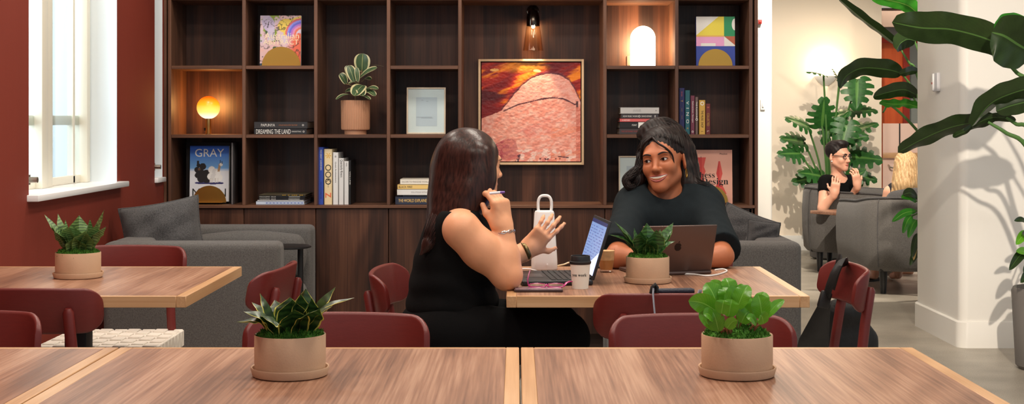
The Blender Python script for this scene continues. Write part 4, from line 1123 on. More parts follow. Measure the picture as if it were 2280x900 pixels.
# black shoulder bag on the chair by the table end
cx9, cy9 = AX(1885, 4.80), 4.80
t = thing('shoulder_bag', 'black nylon shoulder bag hanging by its strap from the chair at the table end', 'bag', (cx9, cy9, 0))
o0 = np.array([cx9, cy9, 0])
def pp(px, py, Y): return at(px, py, Y + .22) - o0
b = MB()
b.tube([pp(1852, 640, 4.72), pp(1862, 605, 4.66), pp(1870, 585, 4.62), pp(1873, 577, 4.63), pp(1868, 576, 4.67), pp(1862, 590, 4.72)], .017, BLKNY, 8, flat=.18, nrm=(-.8, -.6, 0))
b.tube([pp(1838, 668, 4.63), pp(1846, 640, 4.585), pp(1856, 612, 4.565), pp(1866, 592, 4.565), pp(1874, 579, 4.59), pp(1878, 578, 4.63), pp(1880, 592, 4.70)], .0165, BLKNY, 8, flat=.2, nrm=(-.8, -.6, 0))
b.build('strap', t)
b = MB(); b.box(-.02, .02, -.012, .012, -.03, .03, BLACKM, .008, M=Mrot(0, .3, .2, pp(1836, 668, 4.62))); b.build('buckle', t)
b = MB(); b.tube([pp(1838, 675, 4.64), pp(1826, 715, 4.68), pp(1812, 765, 4.72), pp(1806, 800, 4.74)], [.02, .035, .055, .06], BLKNY, 10, flat=.25, nrm=(-.4, -.9, 0)); b.build('side_flap', t)
s = SDF().add(sbox(pp(1885, 760, 4.86), (.07, .045, .13), .03), .02).add(rc(pp(1868, 690, 4.84), pp(1905, 690, 4.84), .03, .03), .06).add(sbox(pp(1905, 790, 4.88), (.075, .045, .09), .03), .06).disp(lambda P: .004 * sines(9, 38, 3)(P))
V, Fs = s.mesh(pp(1885, 760, 4.86) - .32, pp(1885, 760, 4.86) + .32, .008); b = MB(); b.add(V, Fs, BLKNY); b.build('body', t)

# ================================================================== things on the women's table
def tp(px, py):
    """point of the table top under this pixel"""
    Y = F * (H - TZ) / (py - VY); return np.array([AX(px, Y), Y, TZ])
# white portable lamp
c = tp(1212, 600); s_ = c[1] / F
LW = mat('white_shell', (244, 243, 240), .45, sss=.05)
t = thing('portable_lamp', 'tall white tapered portable lamp with a loop handle on the table', 'lamp', tuple(c + np.array([0, 0, .0005])))
b = MB(); rows = []
for z, wx_, wy_ in ((0, 27.5, 14), (.004, 29.2, 15), (.03, 29, 15), (126 * s_, 22, 11), (129.5 * s_, 20.5, 10), (131 * s_, 17, 8)):
    rows.append([(wx_ * s_ * np.sign(math.cos(a)) * abs(math.cos(a)) ** .55, wy_ * s_ * np.sign(math.sin(a)) * abs(math.sin(a)) ** .55, z) for a in np.linspace(0, 2 * PI, 40, endpoint=False)])
b.grid(rows, LW, closev=True); b.Fc.append(list(range(b.n - 40, b.n))[::-1]); b.M.append(0); b.build('body', t)
b = MB(); hp = []
for k in range(41):
    a = -PI * .5 + 2 * PI * k / 40; hp.append((15 * s_ * np.sign(math.cos(a)) * abs(math.cos(a)) ** .7 + 1 * s_, .0 - (.012 if math.sin(a) < -.6 else 0), 142 * s_ + 22 * s_ * np.sign(math.sin(a)) * abs(math.sin(a)) ** .75))
b.tube(hp, 3.3 * s_, LW, 10); b.build('handle', t)
b = MB(); b.lathe([(.003, 0), (.003, .004)], 10, mat('switch_white', (255, 255, 255), .3), (.01, -.0285, .02), axis='y'); b.build('button', t)
def cable(label, pts, r, m, name='cable'):
    pts = np.array(pts, float); o = pts[0].copy()
    # smooth through the points
    P = pts - o; n = len(P); tt = np.linspace(0, n - 1, n * 8); out = []
    for q in tt:
        i = min(int(q), n - 2); f = q - i
        p0, p1, p2, p3 = P[max(i - 1, 0)], P[i], P[i + 1], P[min(i + 2, n - 1)]
        out.append(.5 * ((2 * p1) + (p2 - p0) * f + (2 * p0 - 5 * p1 + 4 * p2 - p3) * f * f + (3 * p1 - p0 - 3 * p2 + p3) * f ** 3))
    b = MB(); b.tube(out, r, m, 8); ob_ = b.build(name, None, tuple(o)); return tag(ob_, label, 'cable')
WC = mat('white_cable', (240, 240, 238), .4); up = np.array([0, 0, .003])
cable('white cable running from the loop-handled lamp past the open black laptop', [tp(1226, 615) + up, tp(1200, 607) + up, tp(1176, 601) + up, tp(1150, 603) + up, tp(1142, 612) + up], .0026, WC)
cable('white cable curling from the silver laptop over the table', [tp(1524, 612) + up, tp(1545, 613) + up, tp(1570, 616) + up, tp(1595, 614) + up, tp(1618, 606) + up, tp(1610, 601.5) + up, tp(1592, 603) + up], .0028, WC)
cable('pale cable behind the white lidded cup', [tp(1242, 593.8) + up, tp(1256, 594.5) + up + np.array([0, 0, .006]), tp(1268, 594.2) + up + np.array([0, 0, .012]), tp(1282, 597) + up + np.array([0, 0, .008])], .0026, mat('cream_cable', (230, 214, 180), .4))
# black laptop of the woman in the sleeveless top: base to the left, screen leaning right
LB = mat('black_laptop', (34, 34, 37), .45)
A_, B_ = tp(1166, 639), tp(1168, 607)
def lap():
    c0 = np.array([AX(1163, 4.47), 4.47, TZ + .001])
    rz = .10
    t = thing('laptop', 'open black laptop facing left, its blue screen leaning back beside the dark t-shirt', 'laptop', tuple(c0), rz)
    # local: x from front edge to hinge, y along the width
    D, Wd = .225, .32
    b = MB(); b.box(0, D, 0, Wd, 0, .015, LB, .004); b.build('base', t)
    b = MB()
    for i in range(6):
        for j in range(15): b.box(.095 + i * .019, .095 + i * .019 + .015, .02 + j * .0188, .02 + j * .0188 + .0155, .0152, .0172, mat('laptop_key', (22, 22, 24), .5), .001, 1)
    b.build('keyboard', t)
    b = MB(); b.box(.02, .08, .11, .21, .0151, .0156, mat('trackpad', (52, 52, 56), .35)); b.build('trackpad', t)
    M = Mrot(0, math.radians(17), 0, (D - .004, 0, .016))
    b = MB(); b.box(0, .008, 0, Wd, 0, .194, LB, .003, M=M); b.build('lid', t)
    b = MB(); sm = screen_mat(); b.add(np.array([(-.0008, .01, .012), (-.0008, Wd - .01, .012), (-.0008, Wd - .01, .184), (-.0008, .01, .184)]) @ M[:3, :3].T + M[:3, 3], [(0, 3, 2, 1)], sm, uv=[(1, 0), (0, 0), (0, 1), (1, 1)])
    def q(u0, v0, u1, v1, m, e): b.add(np.array([(-.001 - e, Wd - .01 - u * (Wd - .02), .012 + v * .172) for u, v in ((u0, v0), (u1, v0), (u1, v1), (u0, v1))]) @ M[:3, :3].T + M[:3, 3], [(0, 1, 2, 3)], m)
    dk = mat('screen_navy', (30, 40, 80), .3, emit=(40, 56, 120), estr=.5); lt_ = mat('screen_text', (80, 100, 160), .3, emit=(86, 110, 176), estr=.6); wt = mat('screen_white', (220, 230, 245), .3, emit=(222, 230, 246), estr=.75)
    q(0, .93, 1, 1, dk, 0)
    rr = random.Random(3)
    for k in range(13):
        x = .06
        while x < .9:
            l = rr.uniform(.03, .14); q(x, .86 - k * .055, min(x + l, .93), .868 - k * .055 + .008, lt_, .0001); x += l + rr.uniform(.02, .12)
    b.add(np.array([(-.0012, Wd - .01 - u * (Wd - .02), .012 + v * .172) for u, v in ((.3, 0), (1, 0), (1, .45))]) @ M[:3, :3].T + M[:3, 3], [(0, 1, 2)], wt)
    b.build('screen', t)
    b = MB(); b.tube([(D - .002, .03, .016), (D - .002, Wd - .03, .016)], .006, LB, 10); b.build('hinge', t)
def screen_mat():
    return mat('screen_blue', (130, 160, 214), .25, emit=(120, 156, 220), estr=.55)
lap()
# silver laptop seen from behind
def mac():
    pl, pr_ = tp(1421, 615.5), tp(1585, 610.5)
    d = pr_ - pl; wd_ = np.linalg.norm(d); rz = math.atan2(d[1], d[0])
    t = thing('laptop', 'open silver-brown laptop seen from behind, in front of the woman in the dark t-shirt', 'laptop', tuple(pl + np.array([0, 0, .001])), rz)
    SL = mat('space_grey_aluminium', (112, 94, 88), .38, .75)
    M = Mrot(math.radians(19), 0, 0, (0, .012, .01))
    b = MB(); b.box(0, wd_, -.006, 0, 0, .170, SL, .006, 3, M=M); b.build('lid', t)
    b = MB(); b.box(0, wd_, .0, .20, 0, .011, SL, .004); b.build('base', t)
    b = MB(); b.box(.02, wd_ - .02, .035, .11, .0112, .013, mat('laptop_key', (0, 0, 0))); b.build('keyboard', t)
    b = MB(); b.box(.006, wd_ - .006, .0, .0006, .01, .164, mat('dark_display', (14, 14, 18), .2), 0, 1, M=M); b.build('screen', t)
    # bitten fruit emblem on the lid
    b = MB(); EM = mat('emblem_dark', (44, 36, 36), .25, .6); cx_, cz_, k = wd_ * .5, .093, .014
    pts = []
    for q in range(48):
        a = 2 * PI * q / 48; r = k * (1 + .05 * math.cos(2 * a + PI) - .10 * math.exp(-((a - PI / 2) / .28) ** 2) - .07 * math.exp(-((a - 3 * PI / 2) / .22) ** 2))
        x, z = r * math.cos(a) * .95, r * math.sin(a)
        dx, dz = x - k * 1.13, z - k * .12
        dd = math.hypot(dx, dz)
        if dd < k * .42: x, z = k * 1.13 + dx / dd * -abs(k * .42) if False else k * 1.13 - math.sqrt(max(0, (k * .42) ** 2 - dz * dz)), z
        pts.append((cx_ + x, cz_ + z))
    b.prism(pts, .0006, EM, M @ Mrot(0, 0, 0, (0, -.0066, 0)))
    lf = [(cx_ + k * (.02 + .26 * math.sin(PI * q / 10) * .5 + .3 * q / 10), cz_ + k * (1.05 + .5 * q / 10)) for q in range(11)] + [(cx_ + k * (.02 - .26 * math.sin(PI * q / 10) * .5 + .3 * q / 10), cz_ + k * (1.05 + .5 * q / 10)) for q in range(10, -1, -1)]
    b.prism(lf, .0006, EM, M @ Mrot(0, 0, 0, (0, -.0066, 0)))
    b.build('emblem', t)
mac()
# lidded paper cup
c = tp(1292, 642); s_ = c[1] / F
CUPW = mat('cup_paper', (240, 234, 220), .7, bump=.03, bscale=150)
t = thing('coffee_cup', 'white paper coffee cup with a black lid and black lettering', 'cup', tuple(c))
b = MB(); R0, R1, hc = 18 * s_, 22.6 * s_, 57 * s_
b.lathe([(R0 * .9, .0), (R0, .0), (R0 * 1.0, .002), (R1, hc), (R1 * .96, hc)], 48, CUPW)
# lettering wrapped round the cup
TV, TF = text_geo('you 𝐰𝐨𝐫𝐤·')
TV, TF = text_geo('𝐲𝐨𝐮 𝐰𝐨𝐫𝐤·')
lo, hi = TV.min(0), TV.max(0); k = 8.5 * s_ / (hi[1] - lo[1]); 
Rm = R0 + (R1 - R0) * .52
ang = (TV[:, 0] - hi[0]) * k / Rm * .95 - PI / 2 + .75; zz = .53 * hc + (TV[:, 1] - (lo[1] + hi[1]) / 2) * k
Rz = R0 + (R1 - R0) * zz / hc + .0006
b.add(np.stack([Rz * np.cos(ang), Rz * np.sin(ang), zz], 1), TF, INK_K)
b.build('cup_body', t)
LID = mat('black_lid', (30, 30, 32), .45)
b = MB(); b.lathe([(R1 * 1.02, hc - 3 * s_), (R1 * 1.08, hc), (R1 * 1.08, hc + 3 * s_), (R1 * 1.0, hc + 4 * s_), (R1 * .97, hc + 14 * s_), (R1 * .93, hc + 16 * s_), (R1 * .84, hc + 16 * s_), (R1 * .8, hc + 10 * s_)], 48, LID); b.build('lid', t)
# glass of milky coffee on a dark wallet
c = tp(1350, 606); s_ = c[1] / F
t = thing('coffee_glass', 'faceted glass of milky coffee beside the black laptop', 'glass', tuple(c))
b = MB(); hg = 52 * s_
def oct_(r, z, n=8):
    out = []
    for q in range(32):
        a = 2 * PI * q / 32; m_ = (q % 4) / 4; fa = math.cos(PI / n) / math.cos(((a + PI / n) % (2 * PI / n)) - PI / n); out.append((r * (fa * .7 + .3) * math.cos(a), r * (fa * .7 + .3) * math.sin(a), z))
    return out
b.grid([oct_(14 * s_, .0), oct_(15.5 * s_, .002), oct_(18 * s_, 20 * s_), oct_(20 * s_, hg), oct_(19.4 * s_, hg)], thin_glass('drinking_glass', (250, 250, 250)), closev=True)
b.Fc.append(list(range(32))[::-1]); b.M.append(0); b.build('glass', t)
b = MB(); LAT = mat('milky_coffee', (196, 132, 72), .35, var=.05, vscale=60); FOAM = mat('coffee_foam', (222, 176, 124), .6, var=.12, vscale=90)
b.grid([oct_(14.2 * s_, 6 * s_), oct_(17.2 * s_, 20 * s_), oct_(17.9 * s_, 27 * s_)], LAT, closev=True); b.Fc.append(list(range(32))[::-1]); b.M.append(0)
b.grid([oct_(17.9 * s_, 27 * s_), oct_(19.2 * s_, 48 * s_), oct_(1 * s_, 47.6 * s_)], FOAM, closev=True); b.build('coffee', t)
c = tp(1352, 597)
t = thing('wallet', 'black folded wallet lying behind the coffee glass', 'wallet', tuple(c + np.array([.0, .035, .0005])), .1)
b = MB(); b.box(-.055, .05, -.045, .045, 0, .011, BLKNY, .004); b.build('body', t); b = MB(); b.box(-.055, .05, -.047, -.043, .003, .008, mat('wallet_edge', (70, 70, 74), .5), .001); b.build('edge', t)
# phone with pink spectacles on it
c = tp(1197, 650); s_ = c[1] / F
t = thing('phone', 'dark phone lying at the table edge under the pink spectacles', 'phone', tuple(c + np.array([0, .02, .0005])), .02)
b = MB(); b.box(-53 * s_, 56 * s_, -.036, .036, 0, .008, mat('phone_body', (74, 56, 56), .35, .3), .003); b.build('body', t)
b = MB(); b.box(-50 * s_, 53 * s_, -.033, .033, .008, .0085, mat('phone_glass', (150, 130, 140), .08)); b.build('screen', t)
PK = mat('magenta_acetate', (206, 44, 132), .25, trans=.25)
c = tp(1205, 645)
t = thing('spectacles', 'magenta pink spectacles lying folded on the dark phone', 'spectacles', tuple(c + np.array([0, .01, .0095])))
def tq(px, py, dz=0, dy=0): 
    p = tp(px, 648) ; s2 = p[1] / F; return np.array([(px - 1205) * s2, dy, (645 - py) * s2 * 1.0 + dz])
b = MB()
def lens(cx_, w_, h_):
    return [(cx_ + w_ * math.cos(a) * (1 if abs(math.cos(a)) < .7 else .97), -.012 - .0 + .035 * math.cos(0) * 0 + h_ * math.sin(a), .003 + h_ * .25 * math.sin(a)) for a in np.linspace(0, 2 * PI, 28)]
b.tube(lens(-.012, .027, .016), .0024, PK, 6); b.tube(lens(.045, .027, .016), .0024, PK, 6); b.tube([(.014, -.012, .004), (.0165, -.008, .007), (.019, -.012, .004)], .0022, PK, 6); b.build('front_frame', t)
b = MB(); b.add([(-.035, -.026, .001), (.012, -.026, .001), (.012, .0, .008), (-.035, .0, .008)], [(0, 1, 2, 3)], glass('lens_glass', (250, 240, 248))); b.add([(.022, -.026, .001), (.068, -.026, .001), (.068, .0, .008), (.022, .0, .008)], [(0, 1, 2, 3)], glass('lens_glass')); b.build('lenses', t)
b = MB(); b.tube([(-.04, -.012, .004), (-.042, -.005, .02), (-.038, .004, .036), (-.034, .01, .048)], [.0035, .0045, .004, .003], PK, 6, flat=.5); b.build('temple', t)
b = MB(); b.tube([(.072, -.012, .004), (.078, -.0, .010), (.09, .015, .013), (.11, .02, .010)], [.003, .0045, .004, .0028], PK, 6, flat=.5); b.build('temple', t)
# ================================================================== plants
def smooth_path(P, n):
    P = np.array(P, float); m = len(P)
    if m == 2: return P[0] + (P[1] - P[0]) * np.linspace(0, 1, n)[:, None]
    out = []
    for q in np.linspace(0, m - 1, n):
        i = min(int(q), m - 2); f = q - i
        p0, p1, p2, p3 = (P[i - 1] if i > 0 else 2 * P[0] - P[1]), P[i], P[i + 1], (P[i + 2] if i + 2 < m else 2 * P[-1] - P[-2])
        out.append(.5 * ((2 * p1) + (p2 - p0) * f + (2 * p0 - 5 * p1 + 4 * p2 - p3) * f * f + (3 * p1 - p0 - 3 * p2 + p3) * f ** 3))
    return np.array(out)
SHAPE = {
 'lance': lambda v: np.clip((4 * v ** .8 * (1 - v) ** 1.05), 0, 1.2) * .98 + .0,
 'oval': lambda v: np.sqrt(np.clip(1 - (2 * v - 1) ** 2, 0, 1)) ** .9,
 'ovate': lambda v: 1.62 * v ** .5 * np.clip(1 - v, 0, 1) ** .62,
 'sword': lambda v: np.clip(.62 + 1.25 * v - 1.45 * v * v, 0, 2) * np.clip((1 - v) * 3.2, 0, 1) ** .7,
 'paddle': lambda v: np.clip(2.1 * v ** .45 * np.clip(1 - v, 0, 1) ** .45, 0, 1) ** .9,
}
def blade(b, pts, W, side, m, shape='lance', fold=.2, curl=0.0, nv=18, nu=7, ripple=0.0, seed=0, tears=()):
    """leaf blade along a path; side: vector across the blade"""
    C = smooth_path(pts, nv); T = np.gradient(C, axis=0); T /= np.linalg.norm(T, axis=1)[:, None] + 1e-9
    side = np.broadcast_to(np.array(side, float), (nv, 3)) if np.ndim(side) < 2 else np.array([np.array(side[0]) * (1 - t) + np.array(side[1]) * t for t in np.linspace(0, 1, nv)])
    S_ = side - T * (side * T).sum(1)[:, None]; S_ /= np.linalg.norm(S_, axis=1)[:, None] + 1e-9
    Nn = np.cross(S_, T)
    v = np.linspace(0, 1, nv); w = W * SHAPE[shape](np.clip(v, .001, 1)) / 2; w[-1] = .0005
    r = np.random.default_rng(seed); ph = r.random(3) * 6
    P = np.zeros((nu, nv, 3))
    for i, u in enumerate(np.linspace(-1, 1, nu)):
        lift = fold * abs(u) - curl * u * u + ripple * np.sin(v * 23 + ph[0] + (2 if u > 0 else 0)) * abs(u) ** 2
        ww = w * u
        P[i] = C + S_ * ww[:, None] + Nn * (w * lift)[:, None]
    b.grid(P, m)
def pot(name, label, c, rp, rs, h, group, soil=MOSS):
    t = thing(name, label, 'potted plant', tuple(c), 0, group)
    b = MB(); b.lathe([(rp * .95, .012), (rp * .985, .014), (rp, .03), (rp, h), (rp * .985, h + .002), (rp * .95, h), (rp * .945, h - .02), (.002, h - .02)], 56, TERRA, cap=False); b.build('pot', t)
    b = MB(); b.lathe([(rs * .9, 0), (rs * .95, .002), (rs, .016), (rs * .99, .019), (rs * .955, .018), (rs * .92, .0105), (.002, .010)], 56, TERRA); b.build('saucer', t)
    # moss: a lumpy dome of many little tufts
    b = MB(); r = np.random.default_rng(int(abs(c[0]) * 1000) + 3)
    n = 26; P = np.zeros((n, 40, 3))
    for i in range(n):
        for j in range(40):
            rr = rp * .95 * i / (n - 1); a = 2 * PI * j / 40
            x, y = rr * math.cos(a), rr * math.sin(a)
            P[i, j] = (x, y, h - .004 + .020 * (1 - (i / (n - 1)) ** 3) + .006 * math.sin(x * 160 + 1) * math.cos(y * 140))
    b.grid(P, MOSS, closev=True)
    V = []; Fs = []
    for k in range(2600):
        rr = rp * .92 * math.sqrt(r.random()); a = r.random() * 2 * PI; x, y = rr * math.cos(a), rr * math.sin(a)
        z = h - .004 + .020 * (1 - (rr / rp / .95) ** 3) + .006 * math.sin(x * 160 + 1) * math.cos(y * 140) - .002
        d = r.normal(size=3) * .6 + np.array([0, 0, 1]); d /= np.linalg.norm(d); s = np.cross(d, r.normal(size=3)); s /= np.linalg.norm(s)
        l = .005 + .006 * r.random(); p = np.array([x, y, z]); i0 = len(V)
        V += [p - s * .0011, p + s * .0011, p + d * l * .6 + s * .0012, p + d * l, p + d * l * .6 - s * .0012]; Fs.append((i0, i0 + 1, i0 + 2, i0 + 3, i0 + 4))
    b.add(V, Fs, MOSS); o = b.build('moss', t)
    return t
def px2(o, px, py, Y): return at(px, py, Y) - np.array(o)
SNK_Y = leafmat('snake_leaf_edged', (52, 82, 36), (18, 40, 20), edge=(214, 206, 96), ew=.045, band=34, rough=.32)
SNK_B = leafmat('snake_leaf_banded', (122, 158, 92), (20, 58, 26), edge=(96, 120, 52), ew=.03, band=75, rough=.35)
SNK_D = leafmat('snake_leaf_dark', (66, 112, 56), (20, 54, 26), edge=(120, 146, 70), ew=.03, band=50, rough=.28)
BRIGHT = leafmat('bright_leaf', (118, 182, 48), (66, 138, 30), vein=70, rough=.3, mid=(136, 196, 80), thru=.25)
def snake(label, c, rp, rs, h, tips, m, seed, fill=8, wid=.055):
    t = pot('snake_plant', label, c, rp, rs, h, 'table plants in tan pots')
    b = MB(); r = np.random.default_rng(seed); o = np.array(c)
    def one(tip, w, k):
        w = w * 1.22; k = k * 1.15
        rad = np.array([tip[0], tip[1], 0]); rl = np.linalg.norm(rad) + 1e-6
        base = np.array([rad[0] / rl * min(.02, rl * .3), rad[1] / rl * min(.02, rl * .3), h - .004])
        d = tip - base
        ctrl = base + d * .45 + np.array([0, 0, 1]) * (.012 + .16 * rl * k)
        tang = np.array([-rad[1], rad[0], 0]) / rl
        tang = tang + r.normal(size=3) * .15
        blade(b, [base, ctrl, tip], w, tang, m, 'sword', fold=.35, curl=-.1, nv=20, nu=9, ripple=.05, seed=int(r.integers(999)))
    for (px, py, dy, w, k) in tips: one(px2(o, px, py, c[1] + dy), w, k)
    for q in range(fill):
        a = r.random() * 2 * PI; R_ = .02 + .035 * r.random(); one(np.array([R_ * math.cos(a), R_ * math.sin(a), h + .06 + .035 * r.random()]), wid * (.8 + .3 * r.random()), .3)
    b.build('leaves', t)
    return t
up3 = np.array([0, 0, .0004])
snake('yellow-edged snake plant in a tan pot on the front table, left of the seam', tp(646, 836) + up3, .0725, .080, .083,
      [(527, 717, -.01, .042, .6), (543, 694, -.06, .06, .7), (579, 653, .0, .05, .3), (561, 673, .05, .035, .4), (584, 705, -.075, .05, .5), (681, 643, .04, .055, .2), (694, 664, -.02, .066, .2), (747, 639, .03, .05, .5), (789, 663, .0, .034, .7), (740, 681, -.03, .045, .5), (712, 688, -.07, .06, .35), (655, 690, -.08, .06, .35), (612, 668, .05, .05, .3)], SNK_Y, 4, 3)
snake('banded snake plant in a tan pot on the table by the red wall', tp(174, 618) + up3, .0735, .082, .082,
      [(99, 478, -.01, .04, .5), (129, 476, .03, .05, .3), (176, 480, .05, .065, .2), (232, 467, .01, .055, .25), (236, 505, -.03, .05, .5), (109, 497, -.04, .045, .5), (120, 515, -.06, .05, .4), (150, 505, -.05, .06, .3), (215, 500, -.05, .06, .3), (190, 515, -.07, .065, .3), (200, 488, .0, .06, .2), (146, 490, .0, .06, .2), (222, 512, .04, .05, .3), (165, 530, -.07, .06, .2)], SNK_B, 9, 6, .06)
snake('dark green snake plant in a tan pot between the two laptops', tp(1442, 629) + up3, .0695, .0775, .082,
      [(1369, 494, -.03, .045, .5), (1355, 522, -.03, .035, .7), (1440, 497, .04, .05, .2), (1499, 496, .04, .045, .5), (1496, 512, .0, .045, .5), (1503, 537, -.03, .04, .7), (1462, 512, -.05, .065, .3), (1424, 520, -.05, .055, .3), (1452, 535, -.07, .045, .2), (1412, 508, .0, .05, .3), (1436, 540, -.065, .05, .3)], SNK_D, 14, 3, .05)
# bright leafy plant
c = tp(1641, 836) + up3
t = pot('leafy_plant', 'bright green leafy plant in a tan pot on the front table, right of the seam', c, .0725, .0795, .083, 'table plants in tan pots')
b = MB(); st = MB(); o = np.array(c); r = np.random.default_rng(5); STEM = mat('pink_stem', (150, 96, 70), .5)
LV = [(1594, 692, -.04, 1533, 670, -.05, .062), (1600, 688, -.01, 1572, 630, -.0, .066), (1612, 668, .02, 1583, 625, .03, .04), (1628, 662, .01, 1616, 619, .02, .052), (1618, 680, -.01, 1612, 640, .0, .05), (1622, 690, -.02, 1640, 640, -.01, .06), (1640, 690, -.03, 1666, 635, -.02, .056), (1622, 706, -.06, 1630, 667, -.065, .05),
      (1676, 700, .0, 1672, 664, .0, .045), (1697, 712, -.03, 1688, 656, -.03, .056), (1700, 700, .01, 1712, 668, .01, .05), (1704, 708, -.02, 1746, 668, -.01, .03), (1598, 735, -.05, 1556, 698, -.05, .045), (1600, 738, -.065, 1584, 690, -.07, .05), (1608, 736, -.06, 1568, 706, -.06, .04), (1618, 732, -.07, 1642, 714, -.09, .035), (1684, 724, -.05, 1662, 706, -.06, .028), (1700, 722, -.05, 1692, 702, -.06, .04), (1650, 720, -.03, 1668, 694, -.03, .05), (1600, 700, .03, 1590, 650, .04, .06), (1655, 690, .04, 1650, 632, .05, .055), (1690, 700, .05, 1700, 650, .06, .05), (1606, 700, -.08, 1612, 668, -.085, .045), (1588, 712, -.07, 1566, 700, -.09, .04)]
for (bx_, by_, bd, tx_, ty_, td, w) in LV:
    p0 = px2(o, bx_, by_, c[1] + bd); p1 = px2(o, tx_, ty_, c[1] + td); d = p1 - p0
    nrm = np.array([r.normal() * .35, -1, .35 + r.normal() * .25]); side = np.cross(d, nrm); side /= np.linalg.norm(side)
    blade(b, [p0, p0 + d * .5 + np.array([0, -.004, .006]), p1], w * .92, side, BRIGHT, 'ovate', fold=.28, curl=.08, nv=16, nu=9, ripple=.05, seed=int(r.integers(999)))
    root = np.array([p0[0] * .55, p0[1] * .5, .083])
    st.tube(smooth_path([root, (root + p0) / 2 + np.array([0, 0, .008]), p0 + d * .06], 6), [.0024, .0024, .0022, .002, .0018, .0016], STEM, 6)
b.build('leaves', t); st.build('stems', t)
# variegated rubber plant in the ribbed pot
y = YB + .15; s_ = sc(y); c = np.array([AX(791.5, y), y, sh2])
RIB = mat('ribbed_clay', (200, 146, 112), .65, bump=.04, bscale=200)
t = thing('rubber_plant', 'variegated rubber plant in a ribbed clay pot in the tall pigeonhole', 'potted plant', tuple(c))
hp = (298.5 - 223) * s_; r0 = 31.5 * s_
b = MB(); nn = 160; rows = []
for rr, z, k in ((.78, .0, 0), (.78, 9 * s_, 0), (.96, 10 * s_, 1), (1, 13 * s_, 1), (1.02, hp - .002, 1), (.99, hp, .5), (.9, hp - .002, 0), (.88, hp - .02, 0), (.01, hp - .02, 0)):
    rows.append([(r0 * (rr + k * .035 * (abs(math.cos(20 * a)) - .5)) * math.cos(a), r0 * (rr + k * .035 * (abs(math.cos(20 * a)) - .5)) * math.sin(a), z) for a in np.linspace(0, 2 * PI, nn, endpoint=False)])
b.grid(rows, RIB, closev=True); b.Fc.append(list(range(nn))[::-1]); b.M.append(0); b.build('pot', t)
b = MB(); b.lathe([(r0 * .88, hp - .018), (.01, hp - .012)], 30, SOIL); b.build('soil', t)
VAR = leafmat('variegated_leaf', (96, 122, 84), (40, 66, 44), edge=(226, 216, 168), ew=.13, rough=.3, mid=(170, 176, 120))
b = MB(); o = c; yy = c[1]
RL = [(806, 160, 0, 808, 119, -.02, 29, .1), (800, 174, -.02, 840, 151, -.06, 17, .5), (789, 183, -.02, 776, 146, -.02, 18, .3), (771, 187, 0, 757, 164, -.01, 15, .4), (779, 173, .03, 772, 146, .03, 12, .2), (778, 211, -.05, 748, 222, -.08, 15, .8), (808, 190, -.03, 789, 214, -.12, 26, .4), (815, 198, -.03, 842, 199, -.07, 14, .6), (815, 203, -.04, 836, 214, -.08, 15, .6), (800, 214, -.05, 825, 222, -.10, 12, .9), (797, 183, -.03, 794, 150, -.03, 9, .2), (810, 178, .02, 827, 178, .0, 14, .6), (795, 186, -.03, 776, 187, -.06, 10, .8), (812, 150, .02, 855, 148, .0, 4, .9), (800, 196, -.05, 808, 214, -.11, 18, .5), (790, 205, .03, 768, 205, .03, 16, .6), (812, 205, .04, 830, 205, .05, 16, .5)]
for (bx_, by_, bd, tx_, ty_, td, wp, flat) in RL:
    p0 = px2(o, bx_, by_, yy + bd); p1 = px2(o, tx_, ty_, yy + td); d = p1 - p0
    nrm = np.array([0, -1 + flat, .2 + flat]); side = np.cross(d, nrm); side /= np.linalg.norm(side) + 1e-9
    blade(b, [p0, p0 + d * .5 + np.array([0, -.005, .008]), p1], wp * s_ * 1.25, side, VAR, 'oval', fold=.22, nv=16, nu=9, seed=len(b.Fc))
b.build('leaves', t)
b = MB(); b.tube(smooth_path([(0, 0, hp - .02), (.004, -.01, hp + .04), px2(o, 800, 180, yy), px2(o, 806, 155, yy)], 12), [.005] * 6 + [.004] * 6, mat('rubber_stem', (120, 96, 70), .6), 8)
for (bx_, by_, bd, *_) in RL: b.tube([px2(o, (bx_ + 800) / 2, by_ + 4, yy + bd * .4), px2(o, bx_, by_, yy + bd)], .0016, mat('rubber_petiole', (150, 130, 84), .6), 5)
b.build('stems', t)

